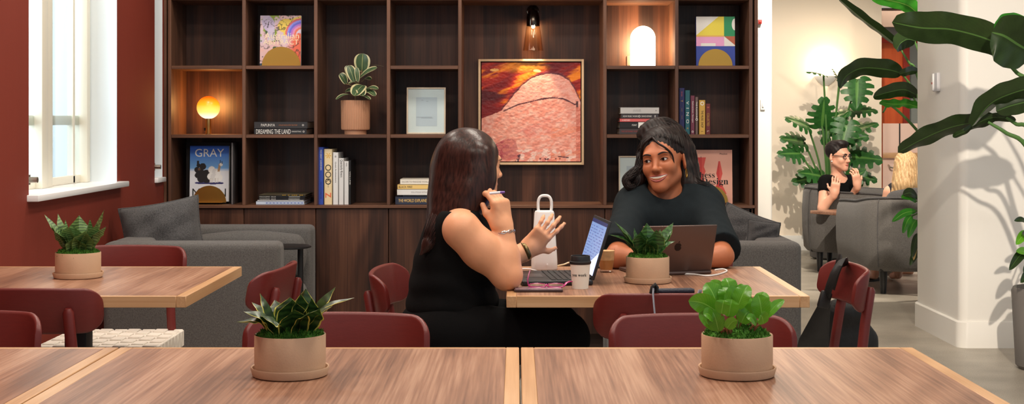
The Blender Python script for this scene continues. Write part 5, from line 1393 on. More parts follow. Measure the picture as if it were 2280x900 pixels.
# ------------------------------------------------------------------ monstera by the far wall
MON = leafmat('monstera_leaf', (52, 112, 44), (22, 66, 28), vein=52, rough=.42, mid=(84, 132, 60), thru=.12)
STG = mat('green_stem', (70, 110, 52), .5)
def monstera_leaf(b, c, size, R, seed):
    """heart-shaped blade with slits; local x across, y along the midrib to the tip, z the face"""
    r = np.random.default_rng(seed); n = 5
    half = lambda v: .62 * (np.sin(np.clip(v * .93 + .07, 0, 1) ** .75 * PI) ** .75) * (1 - .25 * v)
    for sg in (1, -1):
        inner = .27
        rows = []; m = 22
        V_, U_ = [], []
        for k in range(m):
            v = k / (m - 1); w = half(v); row = []
            for q in range(4):
                u = q / 3 * inner; row.append((sg * u * w * 2 * 0.5 / .5, v - .12 * u * 2 * (1 - v) , .05 * u - .10 * (v - .4) ** 2))
            rows.append(row)
        P = np.array(rows); P = np.swapaxes(P, 0, 1) * size
        b.grid(P @ np.array(R).T + c, MON, flip=sg < 0)
        b.UV[-1] = np.array([[.5 + sg * .5 * inner * (q / 3), k / (m - 1)] for q in range(4) for k in range(m)])
        for i in range(n):
            v0, v1 = i / n + .0, (i + .74 + .1 * r.random()) / n
            if i == n - 1: v1 = 1
            rows = []
            for q in range(6):
                t = q / 5; u = inner + (1 - inner) * t; row = []
                for s_ in (0, .5, 1):
                    vv = v0 + (v1 - v0) * (.5 + (s_ - .5) * (1 - .5 * t ** 3)); w = half(vv)
                    fwd = -.24 * u * (1 - vv) + .10 * t * t
                    row.append((sg * u * w * 1.0, vv + fwd, .05 * u - .10 * (vv - .4) ** 2 - .10 * t * t + .02 * (s_ - .5) ** 2))
                rows.append(row)
            P = np.array(rows) * size
            b.grid(P @ np.array(R).T + c, MON, flip=sg > 0)
            b.UV[-1] = np.array([[.5 + sg * .5 * (inner + (1 - inner) * q / 5), v0 + (v1 - v0) * s_] for q in range(6) for s_ in (0, .5, 1)])
ym = 12.95; c0 = np.array([AX(1846, ym), ym, 0])
t = thing('monstera', 'large monstera with split leaves in front of the far beige wall', 'potted plant', tuple(c0))
b = MB(); b.lathe([(.13, 0), (.17, .02), (.2, .36), (.19, .38), (.17, .34), (.01, .33)], 30, mat('grey_planter', (110, 106, 102), .7)); b.build('pot', t)
b = MB(); st = MB()
ML = [(1833, 250, .27, 0, 60, 0), (1775, 272, .24, 50, 55, 0), (1765, 312, .24, 60, 45, .1), (1758, 342, .22, 70, 40, 0), (1908, 210, .28, 175, 15, -.15), (1872, 272, .25, -20, 65, -.1), (1922, 284, .26, -50, 60, 0), (1902, 308, .24, -60, 40, -.1), (1928, 352, .28, -75, 40, 0), (1806, 388, .25, 60, 45, 0), (1928, 246, .2, -70, 55, 0), (1862, 168, .14, 20, 70, 0), (1843, 290, .22, 165, 20, .1), (1815, 163, .17, 60, 78, 0), (1880, 300, .25, 160, 35, -.2), (1900, 395, .25, -40, 40, -.1), (1850, 330, .26, 30, 50, .15), (1790, 400, .22, 80, 40, .1), (1925, 395, .22, -80, 45, .1), (1878, 350, .25, -100, 50, .2), (1820, 420, .22, 120, 40, .1), (1888, 252, .20, -60, 60, .1), (1885, 168, .12, -50, 70, 0)]
for k, (px, py, sz, az, tilt, dy) in enumerate(ML):
    c = at(px, py, ym + dy) - c0
    # az: direction of the tip in the picture plane (0 up, + to the left); tilt: how far the face turns up
    Rm = np.array((Euler((0, 0, 0)).to_matrix()))
    a = math.radians(az); tl = math.radians(tilt)
    tipv = np.array([-math.sin(a), -.25, math.cos(a)]); tipv[2] -= .35; tipv /= np.linalg.norm(tipv)
    n_ = np.array([0, -math.cos(tl), math.sin(tl)]); n_ -= tipv * (n_ @ tipv); n_ /= np.linalg.norm(n_)
    xx = np.cross(tipv, n_)
    R = np.stack([xx, tipv, n_], 1)
    base = c - tipv * sz * .5
    monstera_leaf(b, base, sz, R, k)
    st.tube(smooth_path([(0.02 * math.sin(k), .02 * math.cos(k), .33), base * np.array([.45, .5, 0]) + np.array([0, 0, .33 + (base[2] - .33) * .6]), base], 10), [.012] * 4 + [.009] * 6, STG, 7)
b.build('leaves', t); st.build('stems', t)

# ------------------------------------------------------------------ big paddle-leaved plants
PAD = leafmat('paddle_leaf', (42, 62, 27), (25, 41, 18), vein=120, rough=.3, mid=(70, 104, 50), thru=.12)
PADB = leafmat('paddle_leaf_bright', (64, 150, 40), (36, 104, 30), vein=110, rough=.3, mid=(130, 180, 80), thru=.3)
def paddle(b, o, pts, wpx, tilt, m=PAD, shape='paddle', fold=.25, ripple=.06, seed=0, nv=30, tw=0.0):
    C = np.array([at(*p) for p in pts]) - o
    d = C[-1] - C[0]; d = d / np.linalg.norm(d)
    perp = np.array([-d[2], 0, d[0]]); perp /= np.linalg.norm(perp)
    def sv(t): t = math.radians(t); return math.cos(t) * perp + math.sin(t) * np.array([0, 1, 0])
    blade(b, C, wpx * pts[0][2] / F, [sv(tilt), sv(tilt + tw)], m, shape, fold=fold, nv=nv, nu=11, ripple=ripple, seed=seed)
Yp = 6.95; c0 = np.array([2.95, 6.9, 0])
t = thing('bird_of_paradise_plant', 'tall bird-of-paradise plant whose big paddle leaves hang before the white column', 'potted plant', tuple(c0))
b = MB(); b.lathe([(.2, 0), (.24, .02), (.27, .48), (.25, .5), (.23, .46), (.01, .44)], 36, mat('grey_planter', (0, 0, 0))); b.build('pot', t)
b = MB(); b.lathe([(.232, .455), (.01, .46)], 30, SOIL); b.build('soil', t)
b = MB(); st = MB()
paddle(b, c0, [(2250, 118, 6.7), (2200, 88, 6.75), (2120, 66, 6.85), (2050, 62, 6.95), (1986, 50, 7.05)], 78, 38, fold=.15, ripple=.08, seed=3)
paddle(b, c0, [(2300, 118, 6.5), (2268, 100, 6.45), (2236, 80, 6.4), (2208, 72, 6.4)], 118, 20, PAD, fold=-.25, seed=5, shape='oval')
paddle(b, c0, [(2300, 74, 6.55), (2266, 62, 6.5), (2236, 58, 6.45), (2212, 66, 6.42)], 60, 30, PADB, fold=.2, seed=6, shape='oval')
paddle(b, c0, [(2330, 188, 6.5), (2260, 206, 6.55), (2205, 232, 6.6), (2164, 282, 6.65)], 66, 30, fold=.3, seed=7, tw=20)
paddle(b, c0, [(2330, 218, 6.6), (2290, 226, 6.6), (2250, 236, 6.62), (2218, 248, 6.64)], 50, 10, fold=.2, seed=8, shape='oval')
paddle(b, c0, [(2222, 262, 6.75), (2170, 272, 6.8), (2110, 286, 6.9), (2050, 312, 7.0), (1999, 340, 7.05)], 54, 42, fold=.18, ripple=.12, seed=9)
paddle(b, c0, [(2262, 268, 6.75), (2225, 262, 6.75), (2195, 266, 6.75), (2165, 282, 6.75)], 22, 30, seed=10)
paddle(b, c0, [(2166, 278, 6.76), (2150, 292, 6.76), (2132, 300, 6.78), (2122, 306, 6.8)], 14, 10, seed=11)
for pts in ([(2234, 130, 6.6), (2262, 160, 6.6), (2300, 205, 6.6), (2340, 400, 6.8), (2400, 800, 6.9)], [(2200, 272, 6.76), (2240, 296, 6.74), (2290, 334, 6.75), (2350, 500, 6.85), (2420, 800, 6.9)], [(2240, 262, 6.75), (2262, 276, 6.75), (2300, 304, 6.75), (2370, 520, 6.85), (2430, 800, 6.9)], [(2300, 100, 6.5), (2360, 250, 6.6), (2430, 600, 6.8), (2450, 820, 6.9)], [(2320, 190, 6.5), (2380, 350, 6.65), (2440, 650, 6.85), (2440, 820, 6.9)]):
    P = np.array([at(*p) for p in pts]) - c0; P = P[:-1].tolist() + [[(P[-2][0]) * .3, P[-2][1] * .3, .45]]
    st.tube(smooth_path(P, 24), np.linspace(.007, .016, 24), STG, 8)
b.build('leaves', t); st.build('stems', t)
# lower plant at the right edge of the frame
Yl = 7.2; c0 = np.array([AX(2330, Yl), Yl, 0])
t = thing('trailing_plant', 'small leafy plant drooping at the right edge before the white column', 'potted plant', tuple(c0))
zt = AZ(640, Yl)
b = MB(); b.lathe([(.13, 0), (.15, .02), (.17, zt - .02), (.16, zt), (.14, zt - .03), (.01, zt - .04)], 30, mat('grey_planter', (0, 0, 0))); b.build('pot', t)
b = MB(); st = MB()
LFS = [(2290, 500, 2258, 492, 16), (2292, 520, 2262, 545, 26), (2296, 540, 2275, 520, 22), (2290, 555, 2247, 602, 26), (2300, 575, 2262, 560, 24), (2310, 600, 2272, 630, 26), (2300, 590, 2278, 606, 20), (2315, 480, 2280, 466, 22), (2330, 470, 2350, 430, 26), (2350, 520, 2390, 500, 26), (2345, 570, 2390, 600, 26)]
for k, (x0, y0, x1, y1, w) in enumerate(LFS):
    p0, p1 = at(x0, y0, Yl - .1) - c0, at(x1, y1, Yl - .18) - c0; d = p1 - p0; side = np.cross(d, np.array([.2, -1, .5])); side /= np.linalg.norm(side)
    blade(b, [p0, p0 + d * .5 + np.array([0, 0, .015]), p1], w * Yl / F * 1.1, side, BRIGHT if k % 3 == 1 else PAD, 'ovate', fold=.25, seed=k)
    st.tube(smooth_path([(0.0, 0, zt - .04), p0 * np.array([.5, .5, 1]) + np.array([0, 0, .06]), p0 + d * .05], 8), .004, STG, 6)
b.build('leaves', t); st.build('stems', t)
# plant standing behind the column
Yq = 9.35; c0 = np.array([AX(2110, Yq), Yq, 0])
t = thing('bird_of_paradise_plant', 'bird-of-paradise plant mostly hidden behind the white column, leaves reaching left', 'potted plant', tuple(c0))
b = MB(); b.lathe([(.15, 0), (.18, .02), (.2, .40), (.19, .42), (.17, .38), (.01, .36)], 36, mat('grey_planter', (0, 0, 0))); b.build('pot', t)
b = MB(); b.lathe([(.172, .375), (.01, .38)], 30, SOIL); b.build('soil', t)
b = MB(); st = MB()
paddle(b, c0, [(2003, 106, Yq), (1960, 72, Yq), (1915, 38, Yq), (1866, -4, Yq)], 30, 62, fold=.4, seed=21)
paddle(b, c0, [(2044, 30, Yq), (2020, 12, Yq), (1985, 2, Yq), (1940, -6, Yq)], 40, 40, PADB, fold=.2, seed=22)
paddle(b, c0, [(2040, 92, Yq), (2022, 88, Yq - .05), (2006, 96, Yq - .08), (1996, 112, Yq - .1)], 44, 20, fold=.35, seed=23, shape='oval')
paddle(b, c0, [(2010, 164, Yq), (1975, 155, Yq - .1), (1920, 152, Yq - .15), (1884, 170, Yq - .2), (1870, 198, Yq - .2)], 46, 35, fold=.2, ripple=.1, seed=24)
paddle(b, c0, [(2046, 215, Yq), (2015, 200, Yq - .05), (1980, 205, Yq - .1), (1944, 216, Yq - .15)], 36, 20, fold=.2, seed=25, shape='oval')
paddle(b, c0, [(2046, 160, Yq), (2030, 158, Yq - .05), (2015, 162, Yq - .1), (2002, 164, Yq - .1)], 22, 30, seed=26, shape='oval')
paddle(b, c0, [(2050, 240, Yq), (2020, 232, Yq - .05), (1990, 232, Yq - .1), (1958, 228, Yq - .15)], 24, 45, PADB, fold=.2, ripple=.2, seed=27)
for k, (x0, y0, x1, y1, w, m_) in enumerate([(2040, 470, 1986, 494, 22, PADB), (2030, 480, 2010, 520, 22, PADB), (2040, 490, 2022, 530, 24, PADB), (2044, 520, 2030, 576, 22, PAD), (2040, 450, 2006, 440, 24, PADB), (2042, 440, 2010, 434, 30, PAD), (2046, 560, 2026, 592, 20, PAD), (2040, 540, 2034, 580, 14, mat('dry_leaf', (190, 160, 100), .6))]):
    p0, p1 = at(x0, y0, Yq - .35) - c0, at(x1, y1, Yq - .4) - c0; d = p1 - p0; side = np.cross(d, np.array([.2, -1, .5])); side /= np.linalg.norm(side)
    blade(b, [p0, p0 + d * .5 + np.array([0, 0, .02]), p1], w * Yq / F * 1.0, side, m_, 'ovate', fold=.25, seed=40 + k)
    st.tube(smooth_path([(.0, 0, .38), np.array([.02, -.25, max(.5, p0[2] + .1)]), p0 + d * .05], 12), .005, STG, 6)
for pts in ([(2003, 106, Yq), (2024, 140, Yq), (2044, 172, Yq)], [(2008, 164, Yq), (2026, 188, Yq), (2046, 222, Yq)], [(2030, 210, Yq), (2046, 240, Yq), (2060, 260, Yq)], [(2036, 90, Yq), (2050, 130, Yq), (2060, 180, Yq)], [(1966, 250, Yq - .1), (1985, 236, Yq - .05), (2050, 300, Yq)]):
    P = [at(*p) - c0 for p in pts] + [np.array([.0, 0, .9]), np.array([0, 0, .38])]
    st.tube(smooth_path(P, 24), np.linspace(.006, .014, 24), STG, 8)
b.build('leaves', t); st.build('stems', t)
# ================================================================== people
def skin(name, rgb): return mat(name, rgb, .48, sss=.12, var=.04, vscale=30, bump=.03, bscale=260, spec=.4)
def local(f, o, R, s=1.0, reach=.2):
    """evaluate f in a turned and scaled frame; cheap bound away from it"""
    o = np.array(o, float); R = np.array(R, float)
    def g(P):
        q = P - o; r = np.linalg.norm(q, axis=1); d = r - reach * s * .75
        m = r < reach * s
        if m.any(): d[m] = f((q[m] @ R) / s) * s
        return np.where(m, d, np.maximum(d, .02))
    return g
def head_sdf(smile=0.0, mouth=True):
    h = SDF()
    h.add(ell((0, .012, .032), (.074, .093, .083)))
    h.add(ell((0, -.032, -.022), (.0585, .060, .086)), .03)
    for x in (1, -1):
        h.add(rc((.043 * x, -.006, -.058), (.013 * x, -.074, -.099), .019, .0145), .03)
        h.add(ell((.036 * x, -.063, -.034 + .004 * smile), (.0235, .023 + .003 * smile, .024)), .025)
    h.add(ell((0, -.079, -.1), (.018, .016, .016)), .025)
    h.add(rc((-.036, -.082, .021), (.036, -.082, .021), .011, .011), .025)
    for x in (1, -1): h.sub(ell((.032 * x, -.101, .001), (.019, .016, .012)), .014)
    for x in (1, -1):
        h.add(ell((.032 * x, -.0765, 0), (.0160, .0148, .0140)), .006)
    h.add(rc((0, -.088, .010), (0, -.109, -.034), .0075, .0095), .014)
    h.add(ell((0, -.110, -.037), (.0115, .0105, .0095)), .008)
    for x in (1, -1): h.add(ell((.0125 * x, -.099, -.040), (.0085, .011, .008)), .008)
    for x in (1, -1): h.sub(ell((.0058 * x, -.108, -.0475), (.0034, .004, .003)), .003)
    h.add(ell((0, -.076, -.07), (.034, .0195, .022)), .02)
    for x in (1, -1):
        if smile: h.sub(rc((.020 * x, -.101, -.042), (.043 * x, -.088, -.068), .003, .003), .012)
        h.sub(ell((.032 * x, -.094, -.0005), (.0142, .013, .0052 - .0006 * smile)), .002)
        Re = np.array(Euler((0, 0, .35 * x)).to_matrix())
        h.add(ell((.079 * x, .012, -.012), (.0065, .019, .031), Re), .008)
        h.sub(ell((.086 * x, .006, -.008), (.006, .010, .018), Re), .006)
    return h
def surf_y(h, x, z, y0=-.14):
    x = np.atleast_1d(np.asarray(x, float)); z = np.broadcast_to(np.asarray(z, float), x.shape)
    a = np.full(x.shape, y0); 
    for _ in range(60):
        d = h(np.stack([x, a, z], 1)); a = a + np.maximum(d * .7, 0)
    return a
def face_parts(root, h, o, R, s, brow, lipc, iris, gaze=(0, 0), smile=0.0, hairc=None, lash=True, body=None):
    M = np.eye(4); M[:3, :3] = np.array(R) * s; M[:3, 3] = np.array(o) - np.array(root.location)
    def put(b, name):
        b.xf(M); return b.build(name, root)
    EW = mat('eye_white', (226, 220, 214), .25); IR = mat('iris_%d' % iris[0], iris, .2); PU = mat('pupil', (8, 8, 8), .12)
    b = MB()
    for x in (1, -1):
        c = np.array([.032 * x, -.0775, 0]); g = np.array([math.sin(gaze[0]), -math.cos(gaze[0]), math.sin(gaze[1])]); g /= np.linalg.norm(g)
        u = np.cross(g, [0, 0, 1]); u /= np.linalg.norm(u); w = np.cross(u, g); r = .0128
        for (a0, a1, m_) in ((0, .22, PU), (.22, .52, IR), (.52, PI, EW)):
            b.grid([[c + r * (math.cos(a) * g + math.sin(a) * (math.cos(t) * u + math.sin(t) * w)) for t in np.linspace(0, 2 * PI, 20, endpoint=False)] for a in np.linspace(a0, a1, 3 if a1 < 1 else 9)], m_, closev=True)
    put(b, 'eyes')
    b = MB(); BR = mat('brow_%d' % brow[0], brow, .8)
    for x in (1, -1):
        t = np.linspace(0, 1, 12); xx = (.014 + .037 * t) * x; zz = .0185 + .0065 * np.sin(t * PI * .80) - .003 * t ** 3
        y = surf_y(h, xx, zz) - .0012
        b.tube(np.stack([xx, y, zz], 1), (.0021 + .0010 * np.sin(PI * t)) * (1 - .75 * t ** 2.2) + .0003, BR, 6, flat=.55, nrm=(0, -1, 0))
        if lash:
            t = np.linspace(0, 1, 12); xx = .032 * x + .0145 * (2 * t - 1); zz = -.0002 + (.0056 - .0006 * smile) * np.sin(PI * t) ** .8 + .0010 * (2 * t - 1) * x
            b.tube(np.stack([xx, surf_y(h, xx, zz + .0012) - .0008, zz], 1), .0011, mat('lash', (14, 10, 10), .7), 5)
            zz2 = -.0012 - .0048 * np.sin(PI * t) ** .9
            b.tube(np.stack([xx, surf_y(h, xx, zz2 - .0006) - .0002, zz2], 1), .0004, mat('lash', (0, 0, 0)), 4)
    put(b, 'brows_and_lashes')
    # lips (and teeth in a smile)
    n = 25; t = np.linspace(-1, 1, n); w = .0365 if smile else .024
    x = w * t; k = np.clip(1 - t * t, 0, 1); zc = (-.0685 if smile else -.070) + (.0105 if smile else .001) * t * t
    op = .0070 if smile else .0004
    iu, il = zc + op * k ** .8, zc - op * k ** .9
    cup = .0014 * np.exp(-(t / .12) ** 2)
    ou, ol = iu + (.0052 * k ** .6 - cup) + .0002, il - (.0074 * k ** .6) - .0002
    LP = mat('lip_%d' % lipc[0], lipc, .35, sss=.1)
    b = MB()
    for zi, zo in ((iu, ou), (il, ol)):
        rows = []
        for q in np.linspace(0, 1, 7):
            z = zi + (zo - zi) * q; bul = .0036 * (math.sin(PI * (.12 + .88 * q)) ** .8) * k ** .5 if q < 1 else 0 * k
            rows.append(np.stack([x, surf_y(h, x, z) - bul - .0003, z], 1))
        b.grid(np.array(rows), LP)
    put(b, 'lips')
    if smile:
        b = MB(); TE = mat('teeth', (240, 234, 222), .25); rows = []
        for q in np.linspace(0, 1, 5):
            z = iu + .0006 + (il - iu - .0004) * q * (.90); rows.append(np.stack([x, surf_y(h, x, z) - .0006 + .001 * q, z], 1))
        b.grid(np.array(rows), TE)
        rows = []
        for q in np.linspace(0, 1, 3):
            z = iu + .0004 + (il - iu - .0004) * (.86 + .14 * q); rows.append(np.stack([x, surf_y(h, x, z) - .0003, z], 1))
        b.grid(np.array(rows), mat('mouth_dark', (92, 34, 32), .5))
        put(b, 'teeth')
def hand(S, wrist, d, n, curl, side=1, sc_=1.0, spread=.12, thumb=(.6, .7, -.35), k=.007):
    """palm, five fingers; d: wrist to knuckles, n: back of the hand; curl: bend per joint (radians, or one per finger)"""
    w = np.array(wrist, float); d = np.array(d, float); d /= np.linalg.norm(d); n = np.array(n, float); n -= d * (n @ d); n /= np.linalg.norm(n)
    s = np.cross(n, d) * side
    R = np.stack([s, d, n], 1)
    q = lambda a, b, c: w + (s * a + d * b + n * c) * sc_
    S.add(rc(q(0, -.02, 0), q(0, .02, 0), .026 * sc_, .024 * sc_), .02)
    S.add(sbox(q(0, .05, 0), np.array([.040, .046, .0145]) * sc_, .0135 * sc_, R), .018)
    S.add(ell(q(.026, .035, -.008), np.array([.018, .03, .015]) * sc_, R), .012)
    cu = list(curl) if np.ndim(curl) else [curl] * 4
    for f in range(4):
        lat = (.030, .010, -.010, -.029)[f]; ln = (.92, 1.0, .95, .76)[f]
        p = q(lat, .090 - .004 * abs(f - 1), 0); a = .05 + cu[f] * .8; dirl = spread * (lat / .03)
        r0 = (.0088, .0090, .0086, .0076)[f] * sc_
        for j, seg in enumerate((.044, .027, .022)):
            v = (d + s * dirl * .5) * math.cos(a) - n * math.sin(a); v /= np.linalg.norm(v)
            e = p + v * seg * ln * sc_
            S.add(rc(p, e, r0, r0 * .93), k); p = e; r0 *= .93; a += cu[f] * (1.15 if j == 0 else .8)
    p = q(.030, .022, -.006); v = s * thumb[1] + d * thumb[0] + n * thumb[2]; v /= np.linalg.norm(v)
    e = p + v * .042 * sc_; S.add(rc(p, e, .0125 * sc_, .0108 * sc_), .012)
    v2 = v * .8 + d * .55 - s * .15; v2 /= np.linalg.norm(v2); S.add(rc(e, e + v2 * .03 * sc_, .0105 * sc_, .0085 * sc_), .006)
def meshpart(name, S, lo, hi, step, m, root, fine=None, mb=None):
    V, Fs = S.mesh(np.array(lo), np.array(hi), step, fine)
    b = mb or MB(); b.add(V - np.array(root.location), Fs, m); return b.build(name, root, smooth=180)
def strands(b, S, paths, r, m, n=16, lift=.0005, taper=.25):
    for P in paths:
        Q = smooth_path(P, n)
        if S is not None: Q = np.concatenate([Q[:1], S.snap(Q[1:-2], 3, lift), Q[-2:]]) if False else S.snap(Q, 3, lift)
        b.tube(Q, r * np.concatenate([np.linspace(.5, 1, n // 3), np.ones(n - 2 * (n // 3)), np.linspace(1, taper, n // 3)]), m, 5)
def bundle(b, path, rad, count, r, m, seed=0, n=24, wave=.12, turns=.15, lo=.7, flat=(1, 1)):
    """strands running together round a smooth path"""
    C = smooth_path(path, n); T = np.gradient(C, axis=0); T /= np.linalg.norm(T, axis=1)[:, None]
    Rr = np.interp(np.linspace(0, 1, n), np.linspace(0, 1, len(rad)), rad); g = np.random.default_rng(seed)
    u = np.array([0, 1., 0]); U = []; W = []
    for i in range(n):
        u = u - T[i] * (u @ T[i]); u /= np.linalg.norm(u); U.append(u); W.append(np.cross(T[i], u))
    U = np.array(U); W = np.array(W); t = np.linspace(0, 1, n)
    for k in range(count):
        th = g.random() * 2 * PI + turns * 2 * PI * t + wave * np.sin(t * 7 + g.random() * 6); rho = lo + (1.06 - lo) * math.sqrt(g.random()) + .05 * np.sin(t * 9 + g.random() * 6)
        t1 = int(n * (.8 + .2 * g.random()))
        P = C + Rr[:, None] * rho[:, None] * (np.cos(th)[:, None] * U * flat[0] + np.sin(th)[:, None] * W * flat[1])
        b.tube(P[:t1], r * np.concatenate([np.linspace(.6, 1, t1 // 4), np.ones(t1 - 2 * (t1 // 4)), np.linspace(1, .2, t1 // 4)]), m, 4)
def scalp(b, c, rad, place, starts, end, r, m, n=14, lift=1.015, stop=1.0, jit=.02, seed=0):
    """strands combed over the scalp ellipsoid from each start direction to the end direction"""
    g = np.random.default_rng(seed); c = np.array(c, float); rad = np.array(rad, float)
    for d0 in starts:
        d0 = np.array(d0, float) / np.linalg.norm(d0); d1 = np.array(end(d0) if callable(end) else end, float) + g.normal(size=3) * jit; d1 /= np.linalg.norm(d1)
        om = math.acos(np.clip(d0 @ d1, -1, 1)) + 1e-6; Q = []
        for t in np.linspace(0, stop, n):
            d = (math.sin((1 - t) * om) * d0 + math.sin(t * om) * d1) / math.sin(om)
            q = d / np.linalg.norm(d / rad) * lift; Q.append(place(*(c + q)))
        b.tube(Q, r * np.concatenate([np.linspace(.5, 1, 4), np.ones(n - 4)]), m, 4)
def hairmat(name, ca, cb, rough=.48):
    if name in _mc: return _mc[name]
    m, nt, b = _new(name); tc = N(nt, 'ShaderNodeTexCoord'); mp = N(nt, 'ShaderNodeMapping'); mp.inputs['Scale'].default_value = (130, 130, 9)
    L(nt, tc.outputs['Object'], mp.inputs[0]); no = N(nt, 'ShaderNodeTexNoise'); no.inputs['Scale'].default_value = 1; no.inputs['Detail'].default_value = 3; L(nt, mp.outputs[0], no.inputs[0])
    mr = N(nt, 'ShaderNodeMapRange'); mr.inputs[1].default_value = .3; mr.inputs[2].default_value = .7; L(nt, no.outputs[0], mr.inputs[0])
    mx = N(nt, 'ShaderNodeMix', data_type='RGBA'); mx.inputs[6].default_value = lin(*ca) + (1,); mx.inputs[7].default_value = lin(*cb) + (1,); L(nt, mr.outputs[0], mx.inputs[0]); L(nt, mx.outputs[2], b.inputs['Base Color'])
    b.inputs['Roughness'].default_value = rough; b.inputs['Specular IOR Level'].default_value = .28
    bp = N(nt, 'ShaderNodeBump'); bp.inputs['Strength'].default_value = .16; bp.inputs['Distance'].default_value = .004; L(nt, no.outputs[0], bp.inputs['Height']); L(nt, bp.outputs[0], b.inputs['Normal'])
    _mc[name] = m; return m
def Rh(yaw, pitch=0, roll=0):
    return np.array(Euler((0, 0, math.radians(yaw))).to_matrix() @ Euler((math.radians(pitch), 0, 0)).to_matrix() @ Euler((0, math.radians(roll), 0)).to_matrix())
BLACKTOP = mat('black_jersey', (9, 9, 10), .88, var=.15, vscale=40, bump=.12, bscale=300, spec=.15)

# ------------------------------------------------------------------ the smiling woman in the dark t-shirt
Y2 = 5.30
hc = at(1476, 359, Y2 + .035); R2 = Rh(-23, -4, -9); s2 = 1.0
w2 = thing('person', 'smiling woman in a dark t-shirt, dark hair half tied up, behind the silver laptop', 'person', (AX(1490, Y2), Y2, 0))
HD = head_sdf(1.0)
hloc = lambda x, y, z: hc + R2 @ np.array([x, y, z]) * s2
shL, shR = at(1414, 458, Y2 + .04), at(1566, 456, Y2 + .06)
elL, elR = np.array([AX(1374, 5.0), 5.0, .781]), np.array([AX(1608, 5.02), 5.02, .781])
wrL, wrR = np.array([AX(1452, 4.96), 4.97, .768]), np.array([AX(1545, 4.96), 4.97, .768])
def w2_body():
    S = SDF()
    S.add(local(HD, hc, R2, s2), .02)
    S.add(rc(hloc(0, .025, -.055), at(1484, 450, Y2 + .07), .050, .056), .035)
    S.add(rc(at(1440, 455, Y2 + .07), at(1545, 453, Y2 + .08), .05, .05), .05)
    S.add(ell(at(1488, 500, Y2 + .08), (.155, .095, .15)), .05)
    S.add(ell(at(1490, 590, Y2 + .13), (.135, .095, .14)), .06); S.add(ell((AX(1490, 5.45), 5.47, .55), (.165, .12, .12)), .06)
    for sh, el, wr in ((shL, elL, wrL), (shR, elR, wrR)):
        S.add(rc(sh, el, .047, .040), .03); S.add(rc(el, wr, .040, .027), .015)
    for x in (-.09, .09):
        kn = np.array([AX(1490, 5.4) + x * 1.1, 5.02, .50]); S.add(rc((AX(1490, 5.45) + x, 5.44, .535), kn, .08, .06), .03); S.add(rc(kn, (kn[0], 5.12, .09), .052, .036), .02); S.add(rc((kn[0], 5.14, .045), (kn[0] * 1.0, 4.98, .03), .035, .028), .02)
    hand(S, wrL, np.array([.8, -.25, .0]), (0, 0, 1), (.35, .35, .35, .4), side=-1, sc_=.92)
    hand(S, wrR, np.array([-.8, -.3, .0]), (0, 0, 1), (.35, .35, .35, .4), side=1, sc_=.92)
    return S
SB = w2_body()
lo, hi = np.array([.2, 4.8, 0]), np.array([.95, 5.66, 1.36])
SK2 = skin('skin_brown', (184, 112, 76))
meshpart('body', SB, lo, hi, .007, SK2, w2, fine=(hc - [.10, .13, .13], hc + [.12, .13, .12], .0022))
face_parts(w2, HD, hc, R2, s2, (26, 18, 16), (176, 92, 84), (34, 20, 16), gaze=(-.35, -.02), smile=1.0)
# t-shirt
def w2_shirt():
    S = SDF()
    S.add(rc(at(1430, 452, Y2 + .07), at(1552, 450, Y2 + .08), .062, .062), .05)
    S.add(ell(at(1486, 500, Y2 + .06), (.176, .125, .165)), .06)
    S.add(ell(at(1490, 590, Y2 + .12), (.165, .125, .17)), .08); S.add(ell((AX(1490, 5.43), 5.46, .62), (.17, .125, .12)), .06)
    for sh, el, px_ in ((shL, elL, -1), (shR, elR, 1)):
        d = el - sh; e = sh + d * .97
        S.add(rc(sh + np.array([px_ * .004, .0, -.004]), e + np.array([px_ * .004, 0, .004]), .064, .072), .09)
    for sh, el in ((shL, elL), (shR, elR)):
        d = el - sh; d /= np.linalg.norm(d); S.keep(lambda P, c=el - d * .035, d=d: np.where(np.linalg.norm(P - c, axis=1) < .16, (P - c) @ d, -.1))
    S.disp(lambda P: .0032 * sines(8, 26, 5, (1, 1, .55))(P) + .0022 * sines(8, 55, 8)(P))
    S.sub(rc(at(1480, 418, Y2 + .02), at(1480, 447, Y2 + .045), .066, .058), .016)
    S.keep(lambda P: .52 - P[:, 2])
    return S
TEE = mat('dark_tee', (22, 30, 34), .9, var=.08, vscale=60, bump=.12, bscale=420, spec=.2)
SS = w2_shirt()
meshpart('t_shirt', SS, lo, hi + [.05, .05, -.2], .006, TEE, w2)
b = MB(); c = at(1480, 441, Y2 + .045); pts = []
for k in range(41):
    a = 2 * PI * k / 40; pts.append(c + np.array([.062 * math.cos(a), .060 * math.sin(a), .010 * math.cos(a) * 0 + .018 * math.sin(a) + .004]))
pts = SS.snap(np.array(pts), 3, .001); b.tube(pts - np.array(w2.location), .0065, TEE, 8); b.build('collar', w2)
# trousers
S = SDF().add(ell((AX(1490, 5.45), 5.47, .55), (.178, .132, .125)))
for x in (-.09, .09):
    kn = np.array([AX(1490, 5.4) + x * 1.1, 5.02, .50]); S.add(rc((AX(1490, 5.45) + x, 5.44, .535), kn, .093, .073), .03); S.add(rc(kn, (kn[0], 5.12, .11), .066, .052), .02)
meshpart('trousers', S, lo, hi - [0, 0, .6], .012, BLACKTOP, w2)
